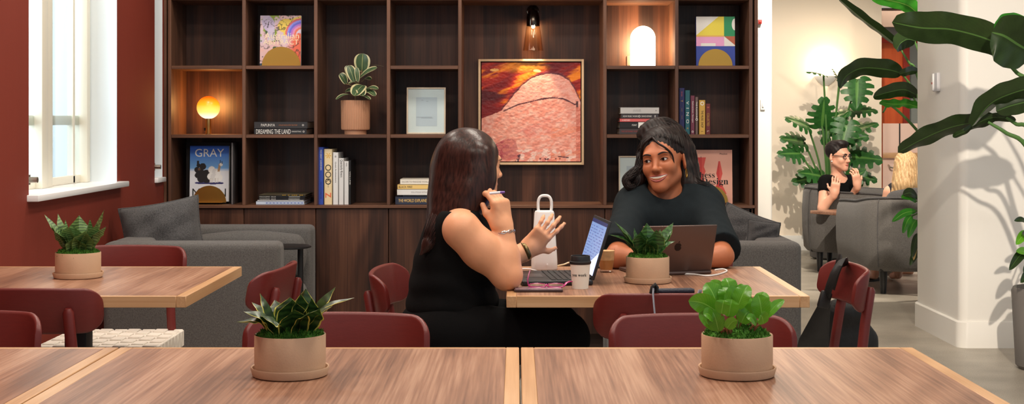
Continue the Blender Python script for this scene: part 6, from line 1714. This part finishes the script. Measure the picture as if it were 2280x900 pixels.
# hair
HAIR2 = hairmat('dark_brown_hair', (12, 9, 9), (44, 30, 27))
def w2_hair():
    S = SDF()
    S.add(local(lambda q: ell((0, .020, .040), (.083, .098, .086))(q), hc, R2, s2, .3))
    S.add(local(lambda q: ell((0, .020, .085), (.062, .066, .045))(q), hc, R2, s2, .3), .03)
    S.sub(local(lambda q: ell((0, -.088, -.048), (.0665, .085, .108))(q), hc, R2, s2, .3), .006)
    S.sub(local(lambda q: ell((.083, -.012, -.02), (.03, .034, .045))(q), hc, R2, s2, .3), .006)
    # bun-like roots of the tail and the tail falling to the right of the picture
    y = Y2 + .10
    S.add(rc(at(1436, 292, y), at(1430, 300, y), .026, .022), .02); S.add(rc(at(1452, 281, y), at(1478, 284, y + .03), .028, .036), .02)
    pts = [(1470, 288, y + .02, .040), (1500, 302, y + .02, .042), (1522, 335, y + .0, .040), (1530, 375, y - .02, .040), (1537, 408, y - .04, .036), (1556, 420, y - .06, .022), (1578, 421, y - .07, .010)]
    for a, b_ in zip(pts[:-1], pts[1:]): S.add(rc(at(*a[:3]), at(*b_[:3]), a[3], b_[3]), .025)
    # hair behind the neck and over the left shoulder of the picture
    pts = [(1440, 340, y - .03, .03), (1428, 375, y - .05, .022), (1418, 398, y - .07, .022), (1402, 408, y - .07, .016)]
    for a, b_ in zip(pts[:-1], pts[1:]): S.add(rc(at(*a[:3]), at(*b_[:3]), a[3], b_[3]), .02)
    S.add(rc(at(1424, 400, y - .08), at(1414, 418, y - .09), .018, .012), .02)
    S.add(rc(at(1510, 375, y), at(1520, 412, y - .03), .04, .04), .03); S.add(rc(at(1460, 360, y + .0), at(1470, 420, y + .02), .06, .06), .03)
    S.disp(lambda P: .0010 * np.sin((P[:, 0] * 1.0 + P[:, 1] * .5) * 420 + 2.5 * np.sin(P[:, 2] * 40)) )
    return S
SH2 = w2_hair()
b = MB(); r = np.random.default_rng(11); w2o = np.array(w2.location)
st_ = [(math.sin(a), -.62 * math.cos(a) - .05, .40 - .30 * abs(a) + r.normal() * .05) for a in r.uniform(-1.5, 1.5, 260)]
scalp(b, (0, .020, .040), (.0845, .0995, .088), hloc, st_, (-.05, .42, .95), .0012, HAIR2, seed=1)
y = Y2 + .10
tail = [at(1456, 282, y + .01), at(1478, 284, y + .02), at(1500, 300, y + .02), at(1522, 335, y), at(1530, 375, y - .02), at(1537, 406, y - .04), at(1556, 421, y - .06), at(1582, 424, y - .07)]
bundle(b, tail, [.026, .038, .042, .041, .041, .037, .024, .010], 330, .0015, HAIR2, 2, n=28)
for q in range(7):
    off = r.normal(size=3) * .012; bundle(b, [p + off * (i > 2) * (i / 3) for i, p in enumerate(tail[2:])], [.03, .02, .018, .016, .010, .006], 24, .0013, HAIR2, 30 + q, n=24, lo=.2)
left = [hloc(-.06, -.005, .085), hloc(-.082, -.0, .04), at(1430, 352, y - .05), at(1424, 380, y - .07), at(1412, 400, y - .08), at(1396, 408, y - .08)]
bundle(b, left, [.012, .018, .021, .022, .020, .012], 150, .0013, HAIR2, 3, n=26, wave=.5, lo=.3)
bundle(b, left[2:4] + [at(1420, 402, y - .09), at(1412, 424, y - .10)], [.018, .018, .014, .006], 60, .0012, HAIR2, 4, n=20, wave=.6, lo=.2)
fr = Y2 - .075
bundle(b, [at(1426, 372, y - .07), at(1408, 388, y - .09), at(1394, 402, y - .1), at(1402, 416, y - .11), at(1420, 412, y - .11)], [.014, .018, .016, .013, .004], 110, .0012, HAIR2, 9, n=26, wave=.5, lo=.3)
fr = Y2 - .075
for dx, w_ in ((0, .0042), (1.5, .003), (-2, .0025), (3, .0018)):       # strand framing the face on the right of the picture
    Q = [hloc(-.008 + dx * .001, -.068, .088), hloc(.018 + dx * .001, -.090, .060), hloc(.042, -.088, .040 + dx * .0006), hloc(.058 + dx * .0006, -.070, .014), hloc(.060 + dx * .0005, -.064, -.016), hloc(.056, -.066, -.032 - dx * .002)]
    b.tube(smooth_path(Q, 24), w_ * np.concatenate([np.linspace(1.2, 1, 12), np.linspace(1, .25, 12)]), HAIR2, 6)
for dx, w_ in ((0, .004), (2, .003), (-2, .0025)):
    Q = [hloc(-.01, -.066, .09), hloc(-.045 + dx * .001, -.070, .066), hloc(-.068 + dx * .0006, -.046, .03), hloc(-.074, -.035, -.01), hloc(-.074 - dx * .001, -.036, -.05), hloc(-.07, -.04, -.075)]
    b.tube(smooth_path(Q, 24), w_ * np.concatenate([np.linspace(1.2, 1, 12), np.linspace(1, .3, 12)]), HAIR2, 6)
b.V = [v - w2o for v in b.V]
meshpart('hair', SH2, hc - [.22, .22, .26], hc + [.25, .28, .24], .004, HAIR2, w2, mb=b)
b = MB(); c = hloc(-.005, .05, .118) - w2o; b.tube([c + np.array([.024 * math.cos(a), -.012 + .018 * math.sin(a), .012 * math.sin(a) * .6]) for a in np.linspace(0, 2 * PI, 24)], .006, mat('hair_tie', (96, 60, 50), .7), 8); b.build('hair_tie', w2)
b = MB(); c = hloc(.083, .004, -.058) - w2o; b.tube([c + np.array([.004 * math.cos(a), .013 * math.cos(a), .017 * math.sin(a)]) for a in np.linspace(0, 2 * PI, 28)], .0014, GOLD, 6); b.build('earring', w2)

# ------------------------------------------------------------------ the woman with long hair seen from behind
Y1 = 4.52
w1 = thing('person', 'woman with long dark hair in a sleeveless black top, hand at her chin', 'person', (AX(1000, Y1), Y1, 0))
w1o = np.array(w1.location)
h1 = at(1054, 364, 4.54); R1 = Rh(118, 4, -2); s1 = .87
H1 = head_sdf(0.0)
h1l = lambda x, y, z: h1 + R1 @ np.array([x, y, z]) * s1
shN, shF = at(1028, 512, 4.36), at(1040, 505, 4.68)
elN, elF = at(1128, 612, 4.375), np.array([AX(1120, 4.78), 4.78, .785])
wrN, wrF = at(1121, 512, 4.40), at(1176, 556, 4.80)
SK1 = skin('skin_fair', (232, 168, 128))
def w1_core(S, g):
    S.add(ell(at(1010, 690, 4.52), (.135 + g, .15 + g, .13)), .05)
    S.add(ell(at(1002, 640, 4.52), (.118 + g, .142 + g, .16)), .06)
    S.add(ell(at(1012, 560, 4.52), (.103 + g, .145 + g, .16)), .06)
    S.add(ell(at(1068, 570, 4.50), (.055 + g, .115 + g, .07)), .06)
    S.add(rc(at(1026, 500, 4.41), at(1032, 497, 4.63), .060 + g, .060 + g), .06)
def w1_legs(S, g):
    S.add(ell((AX(1000, 4.52), 4.52, .585), (.16 + g, .18 + g, .125 + g)), .05)
    for yy, dx in ((4.42, 0), (4.62, -.02)):
        kn = np.array([.150 + dx, yy, .585]); S.add(rc((AX(1000, 4.5), yy + .0, .59), kn, .095 + g, .070 + g), .04); S.add(rc(kn, (.15 + dx, yy, .10), .060 + g, .042 + g), .025)
def w1_body():
    S = SDF(); S.add(local(H1, h1, R1, s1), .02)
    S.add(rc(h1l(0, .022, -.06), at(1040, 480, 4.53), .046, .056), .03)
    w1_core(S, -.008); w1_legs(S, -.012)
    for yy, dx in ((4.42, 0), (4.62, -.02)): S.add(rc((.14 + dx, yy, .04), (.27 + dx, yy, .03), .034, .028), .02)
    # near arm, elbow on the table, fist under the chin
    S.add(rc(shN, shN * .55 + elN * .45, .058, .054), .03); S.add(rc(shN * .55 + elN * .45, elN, .053, .046), .03)
    S.add(rc(elN, elN * .6 + wrN * .4, .046, .043), .02); S.add(rc(elN * .6 + wrN * .4, wrN, .042, .029), .02)
    hand(S, wrN, (-.13, .04, 1), (.78, -.62, .1), (.75, .8, .85, .9), side=1, sc_=1.0, spread=.05, thumb=(.85, .25, -.5))
    S.add(rc(shF, elF, .05, .043), .03); S.add(rc(elF, wrF, .041, .028), .02)
    hand(S, wrF, (.55, -.1, .62), (.2, -.95, .1), (.22, .28, .34, .42), side=-1, sc_=.88, spread=.3, thumb=(.5, .8, -.2))
    return S
lo, hi = np.array([-.42, 4.26, 0]), np.array([.36, 4.95, 1.34])
fl, fh = at(1040, 560, 4.28), at(1145, 320, 4.62)
S1 = w1_body()
meshpart('body', S1, lo, hi, .007, SK1, w1, fine=((-.10, 4.30, .86), (.16, 4.64, 1.24), .0028))
face_parts(w1, H1, h1, R1, s1, (40, 26, 20), (190, 104, 96), (50, 34, 26), smile=0)
def w1_top():
    S = SDF(); w1_core(S, .006)
    S.add(rc(at(1046, 470, 4.53), at(1040, 492, 4.53), .056, .070), .03)
    for sh, el, yy in ((shN, elN, -1), (shF, elF, 1)):
        n_ = np.array([.30, yy * 1.0, -.35]); n_ /= np.linalg.norm(n_)
        c = sh + np.array([-.012, yy * -.006, .012])
        S.sub(local(lambda q: ell((0, 0, 0), (.068, .05, .088))(q), c + np.array([.012, yy * .045, -.022]), np.eye(3), 1, .3), .008)
    S.sub(half(at(1050, 462, 4.53), np.array([0.25, 0, -1]) * 1.0) if False else (lambda P: P[:, 2] * -1 + AZ(464, 4.53)), .004)
    S.keep(lambda P: .60 - P[:, 2])
    S.disp(lambda P: .003 * sines(8, 30, 15, (1, 1, 1.6))(P) + .0035 * np.sin(P[:, 2] * 85 + 3 * np.sin(P[:, 0] * 14 + P[:, 1] * 9)) * np.clip((.86 - P[:, 2]) * 6, 0, 1))
    return S
meshpart('top', w1_top(), lo, hi, .006, BLACKTOP, w1)
S = SDF(); w1_legs(S, .008); S.disp(lambda P: .003 * sines(8, 26, 25)(P))
meshpart('trousers', S, lo, hi - [0, 0, .5], .009, mat('black_trousers', (7, 7, 8), .85, bump=.1, bscale=200, spec=.15), w1)
b = MB()
for yy, dx in ((4.42, 0), (4.62, -.02)):
    s_ = SDF().add(rc((.13 + dx, yy, .042), (.27 + dx, yy, .034), .044, .036)).add(sbox((.20 + dx, yy, .012), (.12, .042, .011), .008), .01).keep(lambda P: -P[:, 2] + .001)
    V, Fs = s_.mesh(np.array([.0, yy - .08, -.01]), np.array([.38, yy + .08, .12]), .007); b.add(V - w1o, Fs, BLACKM)
b.build('shoes', w1)
HAIR1 = hairmat('long_brown_hair', (22, 13, 12), (66, 38, 32), .34)
def w1_hair():
    S = SDF()
    S.add(local(lambda q: ell((0, .022, .032), (.090, .108, .090))(q), h1, R1, s1, .4))
    S.sub(local(lambda q: ell((0, -.105, -.042), (.078, .085, .105))(q), h1, R1, s1, .4), .008)
    def chain(pts, k=.06):
        for a, b_ in zip(pts[:-1], pts[1:]): S.add(rc(at(*a[:3]), at(*b_[:3]), a[3], b_[3]), k)
    chain([(1032, 358, 4.55, .084), (1024, 400, 4.53, .080), (1012, 450, 4.50, .066), (994, 486, 4.465, .050)])
    chain([(994, 486, 4.465, .050), (976, 516, 4.435, .036), (956, 542, 4.41, .020), (936, 568, 4.395, .004)], .02)
    chain([(1070, 350, 4.46, .040), (1068, 400, 4.45, .034), (1052, 440, 4.44, .034), (1030, 475, 4.43, .026), (1004, 510, 4.41, .014)])
    chain([(1015, 380, 4.60, .07), (1004, 450, 4.60, .06), (985, 510, 4.58, .04), (962, 556, 4.56, .016)])
    return S
SH1 = w1_hair()
b = MB(); r = np.random.default_rng(21)
st_ = [(.10 * r.normal(), -.5 + 1.0 * r.random(), 1) for k in range(420)]
def dn(d): 
    a = r.uniform(-2.6, 2.6)
    return (math.sin(a), -math.cos(a) * (1 if abs(a) > 1.1 else .25) + .15, -.75)
scalp(b, (0, .022, .032), (.0915, .1095, .0915), h1l, st_, dn, .0013, HAIR1, n=18, seed=5)
main = [at(1040, 340, 4.55), at(1032, 358, 4.55), at(1024, 400, 4.53), at(1012, 450, 4.50), at(990, 492, 4.46), at(966, 530, 4.42), at(942, 566, 4.40)]
bundle(b, main, [.06, .083, .081, .067, .050, .034, .010], 520, .0015, HAIR1, 6, n=30, turns=.02, wave=.03, lo=.82)
bundle(b, [at(1076, 330, 4.47), at(1070, 360, 4.46), at(1068, 400, 4.45), at(1052, 440, 4.44), at(1030, 475, 4.43), at(1002, 512, 4.41)], [.03, .041, .035, .035, .027, .012], 220, .0014, HAIR1, 7, n=26, turns=.02, wave=.03, lo=.8)
bundle(b, [at(1020, 345, 4.58), at(1015, 380, 4.60), at(1004, 450, 4.60), at(985, 510, 4.58), at(960, 558, 4.56)], [.06, .071, .061, .041, .014], 160, .0015, HAIR1, 8, n=26, turns=.02, wave=.03, lo=.8)
b.V = [v - w1o for v in b.V]
meshpart('hair', SH1, h1 - [.28, .24, .36], h1 + [.2, .26, .2], .0045, HAIR1, w1, mb=b)
b = MB(); SIL = mat('silver', (220, 220, 222), .2, 1)
dw = (wrN - elN) / np.linalg.norm(wrN - elN); u_ = np.cross(dw, [0, 1, 0]); u_ /= np.linalg.norm(u_); v_ = np.cross(dw, u_); cw = wrN - dw * .012
for ph in (0, PI):
    b.tube([cw - w1o + (.034 * math.cos(a)) * u_ + .034 * math.sin(a) * v_ + dw * .0035 * math.sin(5 * a + ph) + dw * (-.006 * math.cos(a)) for a in np.linspace(0, 2 * PI, 60)], .0019, SIL, 6)
b.build('bracelet', w1)
b = MB(); c = wrF - w1o; dF = (wrF - elF) / np.linalg.norm(wrF - elF); uF = np.cross(dF, [0, 1, 0]); uF /= np.linalg.norm(uF); vF = np.cross(dF, uF)
b.tube([c - dF * .01 + .031 * math.cos(a) * uF + .031 * math.sin(a) * vF for a in np.linspace(0, 2 * PI, 32)], .0035, mat('watch_band', (120, 104, 70), .3, .9), 8, flat=2.2, nrm=tuple(dF)); b.build('watch', w1)
# pen held in the near fist
pa, pb = at(1090, 431, 4.33), at(1124, 428, 4.33)
pen = thing('pen', 'slim white and violet pen held in the fist of the long-haired woman', 'pen', tuple((pa + pb) / 2))
b = MB(); o_ = (pa + pb) / 2; b.tube([pa - o_, (pa * .3 + pb * .7) - o_], .0042, mat('pen_white', (236, 232, 240), .3), 10); b.build('barrel', pen)
b = MB(); b.tube([(pa * .3 + pb * .7) - o_, pb - o_], [.0044, .003], mat('pen_violet', (120, 80, 170), .3), 10); b.build('cap', pen)
# ================================================================== lounge corner far behind
def tub(label, cx, cy, rz, w=.86, d=.80, zt=.70):
    t = thing('tub_chair', label, 'armchair', (cx, cy, 0), rz, 'grey quilted tub chairs')
    # plan: U open to +y
    n = 41; R_ = w / 2; pts = []
    for k in range(n):
        a = PI + PI * k / (n - 1)
        pts.append((R_ * np.sign(math.cos(a)) * abs(math.cos(a)) ** .72, -d / 2 + R_ * .8 + R_ * .8 * -abs(math.sin(a)) ** .72))
    arm = [( -R_, d / 2 - .12 - .16 * (2 - i)) for i in range(3)][::-1]
    pts = [(-R_, d / 2 - .10), (-R_ * 1.0, d / 2 - .22)] + pts + [(R_, d / 2 - .22), (R_, d / 2 - .10)]
    P = np.array(pts); T = np.gradient(P, axis=0); T /= np.linalg.norm(T, axis=1)[:, None] + 1e-9; Nn = np.stack([T[:, 1], -T[:, 0]], 1)
    rows = []
    m = len(P)
    for i in range(m):
        frac = abs(i / (m - 1) - .5) * 2; zt_ = zt - .05 * frac ** 4
        groove = .010 * abs(math.cos(PI * 6 * i / (m - 1)))
        sec = [(.0 - .012, .17), (.012, .20), (.020 + groove, .36), (.022 + groove, .52), (.016 + groove * .6, zt_ - .04), (.0, zt_), (-.06, zt_ + .006), (-.10, zt_ - .03), (-.115, .5), (-.115, .3), (-.10, .17)]
        rows.append([(P[i, 0] + Nn[i, 0] * u, P[i, 1] + Nn[i, 1] * u, z) for u, z in sec])
    b = MB(); b.grid(rows, GREYFAB, closev=True); k = 11
    b.Fc.append(list(range(k))); b.M.append(0); b.Fc.append(list(range((m - 1) * k, m * k))[::-1]); b.M.append(0); b.build('shell', t, smooth=60)
    b = MB(); b.tube([(P[i, 0] + Nn[i, 0] * .004, P[i, 1] + Nn[i, 1] * .004, zt - .05 * (abs(i / (m - 1) - .5) * 2) ** 4 + .002) for i in range(m)], .008, DARKFAB, 6)
    for fr in (.25, .5, .75): 
        i = int(fr * (m - 1)); b.tube([(P[i, 0] + Nn[i, 0] * u, P[i, 1] + Nn[i, 1] * u, z) for u, z in ((.016, .20), (.030, .36), (.032, .52), (.022, zt - .04), (.0, zt))], .004, DARKFAB, 5)
    b.build('piping', t)
    b = MB(); soft_box(b, -R_ + .118, R_ - .118, -d / 2 + .15, d / 2 - .06, .22, .42, DARKFAB, .05, .01); b.build('seat_cushion', t)
    b = MB(); soft_box(b, -R_ + .16, R_ - .16, -d / 2 + .12, -d / 2 + .28, .43, .76, DARKFAB, .06, .02); b.build('back_cushion', t)
    b = MB(); b.box(-R_ + .08, R_ - .08, -d / 2 + .08, d / 2 - .08, .165, .215, BLACKM, .01); b.build('base_frame', t)
    for sx in (1, -1):
        for sy in (1, -1):
            b = MB(); b.lathe([(.020, 0), (.03, .165)], 14, BLACKM, (sx * (R_ - .13), sy * (d / 2 - .15) , 0)); b.build('leg', t)
    b = MB(); b.box(.02, .034, -d / 2 - .034, -d / 2 - .030, .27, .31, mat('care_label', (210, 210, 208), .7)); b.build('fabric_tag', t)
    return t
YR = 10.62
tub('grey tub chair seen from behind, a blonde woman sitting in it', AX(1905, 10.5) + .43, YR, .12)
YL = 11.95
tub('grey tub chair of the woman with short hair and glasses', AX(1790, YL) + .45, YL + .1, -PI / 2 - .35)
# cafe table between them
yt = 11.28; c = np.array([AX(1905, yt), yt, 0]); zt = AZ(470, yt)
t = thing('lounge_table', 'small square walnut table between the two tub chairs', 'table', tuple(c))
b = MB(); b.box(-.25, .25, -.25, .25, zt - .025, zt, TABLE_W, .003, M=Mrot(0, 0, .6)); b.build('tabletop', t)
b = MB(); b.lathe([(.025, .015), (.025, zt - .025)], 16, BLACKM); b.build('pedestal', t)
b = MB(); b.lathe([(.2, 0), (.2, .01), (.03, .018)], 30, BLACKM); b.build('base_plate', t)
# --- woman with short dark hair and glasses
Y3 = 11.85; s3 = F / Y3
w3 = thing('person', 'woman with short dark hair and glasses in a black dress, hands raised', 'person', (AX(1868, Y3), Y3, 0))
w3o = np.array(w3.location)
h3 = at(1866, 347, Y3 - .05); R3 = Rh(42, 4, 0); sc3 = 1.0
H3 = head_sdf(0.0); h3l = lambda x, y, z: h3 + R3 @ np.array([x, y, z])
SK3 = skin('skin_light', (236, 178, 150))
sA, sB = at(1838, 405, Y3 - .12), at(1894, 405, Y3 + .12)
eA, eB = at(1832, 464, Y3 - .22), at(1896, 446, Y3 - .12)
wA, wB = at(1858, 432, Y3 - .30), at(1909, 414, Y3 - .26)
S = SDF(); S.add(local(H3, h3, R3, 1.0), .02); S.add(rc(h3l(0, .02, -.06), at(1866, 398, Y3), .044, .052), .03)
def core3(S, g):
    S.add(rc(at(1846, 406, Y3 - .08), at(1888, 406, Y3 + .08), .055 + g, .055 + g), .05); S.add(ell(at(1868, 432, Y3), (.13 + g, .11 + g, .15)), .05); S.add(ell(at(1868, 480, Y3), (.125 + g, .11 + g, .16)), .06); S.add(ell((AX(1870, Y3), Y3, .5), (.17 + g, .15 + g, .11 + g)), .05)
    for yy in (-.1, .1):
        kn = np.array([AX(1870, Y3) + .34, Y3 - .12 + yy, .435]); S.add(rc((AX(1870, Y3), Y3 + yy, .5), kn, .09 + g, .058 + g), .04)
core3(S, -.006)
for yy in (-.1, .1):
    kn = np.array([AX(1870, Y3) + .34, Y3 - .12 + yy, .435]); S.add(rc(kn, kn + [.06, 0, -.36], .055, .035), .02); S.add(rc(kn + [.06, 0, -.40], kn + [.18, -.04, -.41], .03, .024), .02)
for a, b_, c_ in ((sA, eA, wA), (sB, eB, wB)): S.add(rc(a, b_, .05, .042), .03); S.add(rc(b_, c_, .040, .027), .02)
hand(S, wA, (.1, -.1, 1), (-.3, -1, .1), (.5, .5, .55, .6), side=1, sc_=.95, spread=.2)
hand(S, wB, (-.15, -.1, 1), (.3, -1, .1), (.5, .55, .6, .6), side=-1, sc_=.95, spread=.2)
meshpart('body', S, w3o + [-.4, -.5, 0], w3o + [.65, .35, 1.3], .010, SK3, w3, fine=(h3 - [.11, .13, .13], h3 + [.12, .12, .12], .004))
face_parts(w3, H3, h3, R3, 1.0, (36, 24, 20), (186, 96, 88), (40, 28, 22), gaze=(.2, 0))
S = SDF(); core3(S, .008); 
for a, b_ in ((sA, eA), (sB, eB)): S.add(rc(a, a * .72 + b_ * .28, .060, .056), .03)
S.sub(rc(at(1868, 385, Y3 - .03), at(1868, 399, Y3 - .04), .07, .06), .01); S.disp(lambda P: .003 * sines(8, 26, 35)(P))
meshpart('dress', S, w3o + [-.4, -.5, .2], w3o + [.65, .35, 1.2], .011, BLACKTOP, w3)
HAIR3 = hairmat('short_black_hair', (14, 11, 12), (40, 30, 30))
S = SDF(); S.add(local(lambda q: ell((0, .026, .045), (.084, .098, .084))(q), h3, R3, 1, .3)); S.add(local(lambda q: ell((.0, -.035, .105), (.055, .05, .028))(q), h3, R3, 1, .3), .03); S.sub(local(lambda q: ell((0, -.100, -.045), (.080, .085, .108))(q), h3, R3, 1, .3), .008); S.sub(local(lambda q: ell((0, .03, -.11), (.12, .14, .085))(q), h3, R3, 1, .3), .012)
S.disp(lambda P: .0008 * np.sin(P @ np.array([300, 200, 90.]))); meshpart('hair', S, h3 - [.14, .16, .12], h3 + [.14, .16, .17], .006, HAIR3, w3)
b = MB(); GLB = mat('dark_glasses_frame', (30, 26, 28), .3)
for x in (1, -1):
    b.tube([h3l(.033 * x + .024 * math.cos(a), -.098 + .006 * abs(math.cos(a)), .0 + .018 * math.sin(a)) - w3o for a in np.linspace(0, 2 * PI, 24)], .0028, GLB, 6)
    b.tube([h3l(.057 * x, -.092, .004) - w3o, h3l(.076 * x, -.04, .006) - w3o, h3l(.08 * x, .005, .002) - w3o], .0026, GLB, 6)
b.tube([h3l(-.009, -.1, .004) - w3o, h3l(0, -.104, .006) - w3o, h3l(.009, -.1, .004) - w3o], .0024, GLB, 6); b.build('glasses', w3)
b = MB(); b.lathe([(.001, 0), (.008, .004), (.001, .012)], 12, mat('pearl', (240, 236, 230), .2), tuple(h3l(-.084, -.002, -.05) - w3o)); b.build('earring', w3)
# --- blonde woman facing away
Y4 = 10.66
w4 = thing('person', 'blonde woman in a dark sleeveless top facing away, half hidden by the white column', 'person', (AX(2012, Y4), Y4, 0))
w4o = np.array(w4.location); h4 = at(2016, 372, Y4 + .02); R4 = Rh(176, 2, 0); H4 = head_sdf(0.0); h4l = lambda x, y, z: h4 + R4 @ np.array([x, y, z])
S = SDF(); S.add(local(H4, h4, R4, 1.0), .02); S.add(rc(h4l(0, .02, -.06), at(2014, 420, Y4), .044, .052), .03)
def core4(S, g):
    S.add(rc(at(1992, 424, Y4), at(2038, 424, Y4), .055 + g, .055 + g), .05); S.add(ell(at(2014, 455, Y4), (.14 + g, .1 + g, .15)), .05); S.add(ell(at(2014, 495, Y4), (.12 + g, .1 + g, .14)), .05); S.add(ell((AX(2014, Y4), Y4, .53), (.16 + g, .14 + g, .10 + g)), .05)
    for x in (-.09, .09): S.add(rc((AX(2014, Y4) + x, Y4, .53), (AX(2014, Y4) + x, Y4 + .38, .53), .085 + g, .065 + g), .04)
core4(S, -.006)
for x in (-.09, .09): 
    kn = np.array([AX(2014, Y4) + x, Y4 + .38, .52]); S.add(rc(kn, kn + [-.02, .06, -.43], .055, .036), .02); S.add(rc(kn + [-.02, .06, -.47], kn + [-.03, .2, -.49], .03, .024), .02)
for sx in (-1, 1):
    sh = at(2014 + sx * 34, 428, Y4); el = at(2014 + sx * 44, 478, Y4 + .05); wr = el + np.array([-sx * .03, .2, .06]); S.add(rc(sh, el, .046, .040), .03); S.add(rc(el, wr, .038, .027), .02)
    hand(S, wr, (-sx * .1, 1, .1), (0, 0, 1), .4, side=-sx, sc_=.92)
meshpart('body', S, w4o + [-.35, -.25, 0], w4o + [.35, .75, 1.2], .010, SK3, w4)
face_parts(w4, H4, h4, R4, 1.0, (120, 90, 60), (190, 110, 100), (60, 80, 100))
S = SDF(); core4(S, .007); S.keep(lambda P: .45 - P[:, 2]); S.sub(rc(at(2014, 405, Y4), at(2014, 418, Y4), .07, .062), .01); meshpart('top', S, w4o + [-.35, -.25, .3], w4o + [.35, .6, 1.1], .011, mat('navy_top', (22, 24, 32), .85), w4)
BLONDE = hairmat('blonde_hair', (170, 128, 84), (232, 198, 150), .45)
S = SDF(); S.add(local(lambda q: ell((0, .022, .036), (.086, .102, .088))(q), h4, R4, 1, .4)); S.sub(local(lambda q: ell((0, -.105, -.042), (.078, .085, .105))(q), h4, R4, 1, .4), .008)
for a, b_ in zip([(2018, 370, .085), (2014, 410, .085), (2006, 440, .07), (2000, 462, .03)], [(2014, 410, .085), (2006, 440, .07), (2000, 462, .03), (1998, 472, .008)]): S.add(rc(at(a[0], a[1], Y4 - .05), at(b_[0], b_[1], Y4 - .09), a[2], b_[2]), .03)
S.add(rc(at(2030, 400, Y4 - .07), at(2034, 460, Y4 - .1), .07, .02), .04)
S.disp(lambda P: .003 * np.sin(P[:, 0] * 300 + P[:, 2] * 40 + 2 * np.sin(P[:, 2] * 25))); b = MB(); r = np.random.default_rng(4)
bundle(b, [h4l(0, .05, .10), at(2018, 372, Y4 - .02), at(2014, 410, Y4 - .05), at(2006, 440, Y4 - .08), at(1999, 468, Y4 - .09)], [.05, .087, .088, .072, .015], 300, .0022, BLONDE, 3, n=22, turns=.04)
bundle(b, [at(2030, 390, Y4 - .05), at(2032, 425, Y4 - .08), at(2034, 464, Y4 - .1)], [.06, .06, .014], 120, .0022, BLONDE, 4, n=18, turns=.04)
b.V = [v - w4o for v in b.V]
meshpart('hair', S, h4 - [.2, .25, .42], h4 + [.2, .2, .17], .007, BLONDE, w4, mb=b)
# ================================================================== camera and light
cam = bpy.data.cameras.new('camera'); co = bpy.data.objects.new('camera', cam); COL.objects.link(co)
co.location = (0, 0, H); co.rotation_euler = (PI / 2, 0, 0)
cam.sensor_fit = 'HORIZONTAL'; cam.sensor_width = 36; cam.lens = 36 * F / 2280
cam.shift_x = (1140 - VX) / 2280; cam.shift_y = -(450 - VY) / 2280
cam.clip_start = .05; cam.clip_end = 100
bpy.context.scene.camera = co
wd = bpy.data.worlds.new('world'); bpy.context.scene.world = wd; wd.use_nodes = True
bg = wd.node_tree.nodes['Background']; bg.inputs[0].default_value = (.86, .93, 1, 1); bg.inputs[1].default_value = .55
def area(name, loc, size, power, col=(1, .9, .78), aim=(0, 0, -1), spread=180, shape='RECTANGLE', sy=None):
    l = bpy.data.lights.new(name, 'AREA'); l.energy = power; l.color = col; l.shape = shape; l.size = size; l.size_y = sy or size; l.spread = math.radians(spread)
    o = bpy.data.objects.new(name, l); COL.objects.link(o); o.location = loc
    o.rotation_euler = Vector(aim).to_track_quat('-Z', 'Y').to_euler(); return o
def spot(name, loc, aim, power, angle=60, blend=.5, col=(1, .84, .66), rad=.05):
    l = bpy.data.lights.new(name, 'SPOT'); l.energy = power; l.color = col; l.spot_size = math.radians(angle); l.spot_blend = blend; l.shadow_soft_size = rad
    o = bpy.data.objects.new(name, l); COL.objects.link(o); o.location = loc
    o.rotation_euler = (Vector(aim) - Vector(loc)).to_track_quat('-Z', 'Y').to_euler(); return o
def point(name, loc, power, col, rad=.03):
    l = bpy.data.lights.new(name, 'POINT'); l.energy = power; l.color = col; l.shadow_soft_size = rad
    o = bpy.data.objects.new(name, l); COL.objects.link(o); o.location = loc; return o
for x in (-1.4, .2, 1.6):
    for y in (2.6, 4.6, 6.3):
        if x > 1 and y > 5: continue
        area('downlight_panel', (x, y, 3.45), .5, 27)
for y in (11.8,): area('downlight_panel', (2.2, y, 3.45), .5, 45)
spot('spot_lamp', (1.5, 2.6, 2.6), (3.15, 7.9, 1.25), 700, 34, .35, (1, .86, .7), .03)
point('arch_lamp_glow', (arch_c[0], arch_c[1] + .16, arch_c[2]), 6, (1, .66, .34), .03)
spot('spot_lamp', (2.1, 8.6, 3.35), (2.6, 11.6, .8), 640, 62, .3, (1, .88, .74), .025)  # unseen spot added to brighten the tub chairs and the woman there
spot('spot_lamp', (1.4, 9.6, 3.4), (2.8, 13.6, .9), 260, 60)
point('sconce_lamp', tuple(at(1838, 158, YF) + np.array([0, -.09, .05])), 5.5, (1, .78, .5))
point('globe_lamp_glow', globe_c, 3, (1, .5, .15), .05)
point('picture_lamp_glow', wl_c, 2.0, (1, .68, .38), .012)
spot('picture_lamp_beam', wl_c, (wl_c[0], wl_c[1] + .03, wl_c[2] - .5), 16, 50, .25, (1, .72, .42), .012)
area('facade_daylight', (-2.7, 11.0, 2.2), 1.8, 130, (.86, .94, 1), (-1, .35, -.1))
area('window_daylight', (-3.0, 5.0, 2.0), 1.3, 80, (.8, .92, 1), (.62, .78, -.05), sy=2.2)
area('corridor_fill', (4.0, 14.5, 2.9), .5, 40)  # unseen lamp added to brighten the orange door
vs = bpy.context.scene.view_settings
vs.view_transform = 'Standard'; vs.look = 'None'; vs.exposure = 0; vs.gamma = 1; vs.use_curve_mapping = False
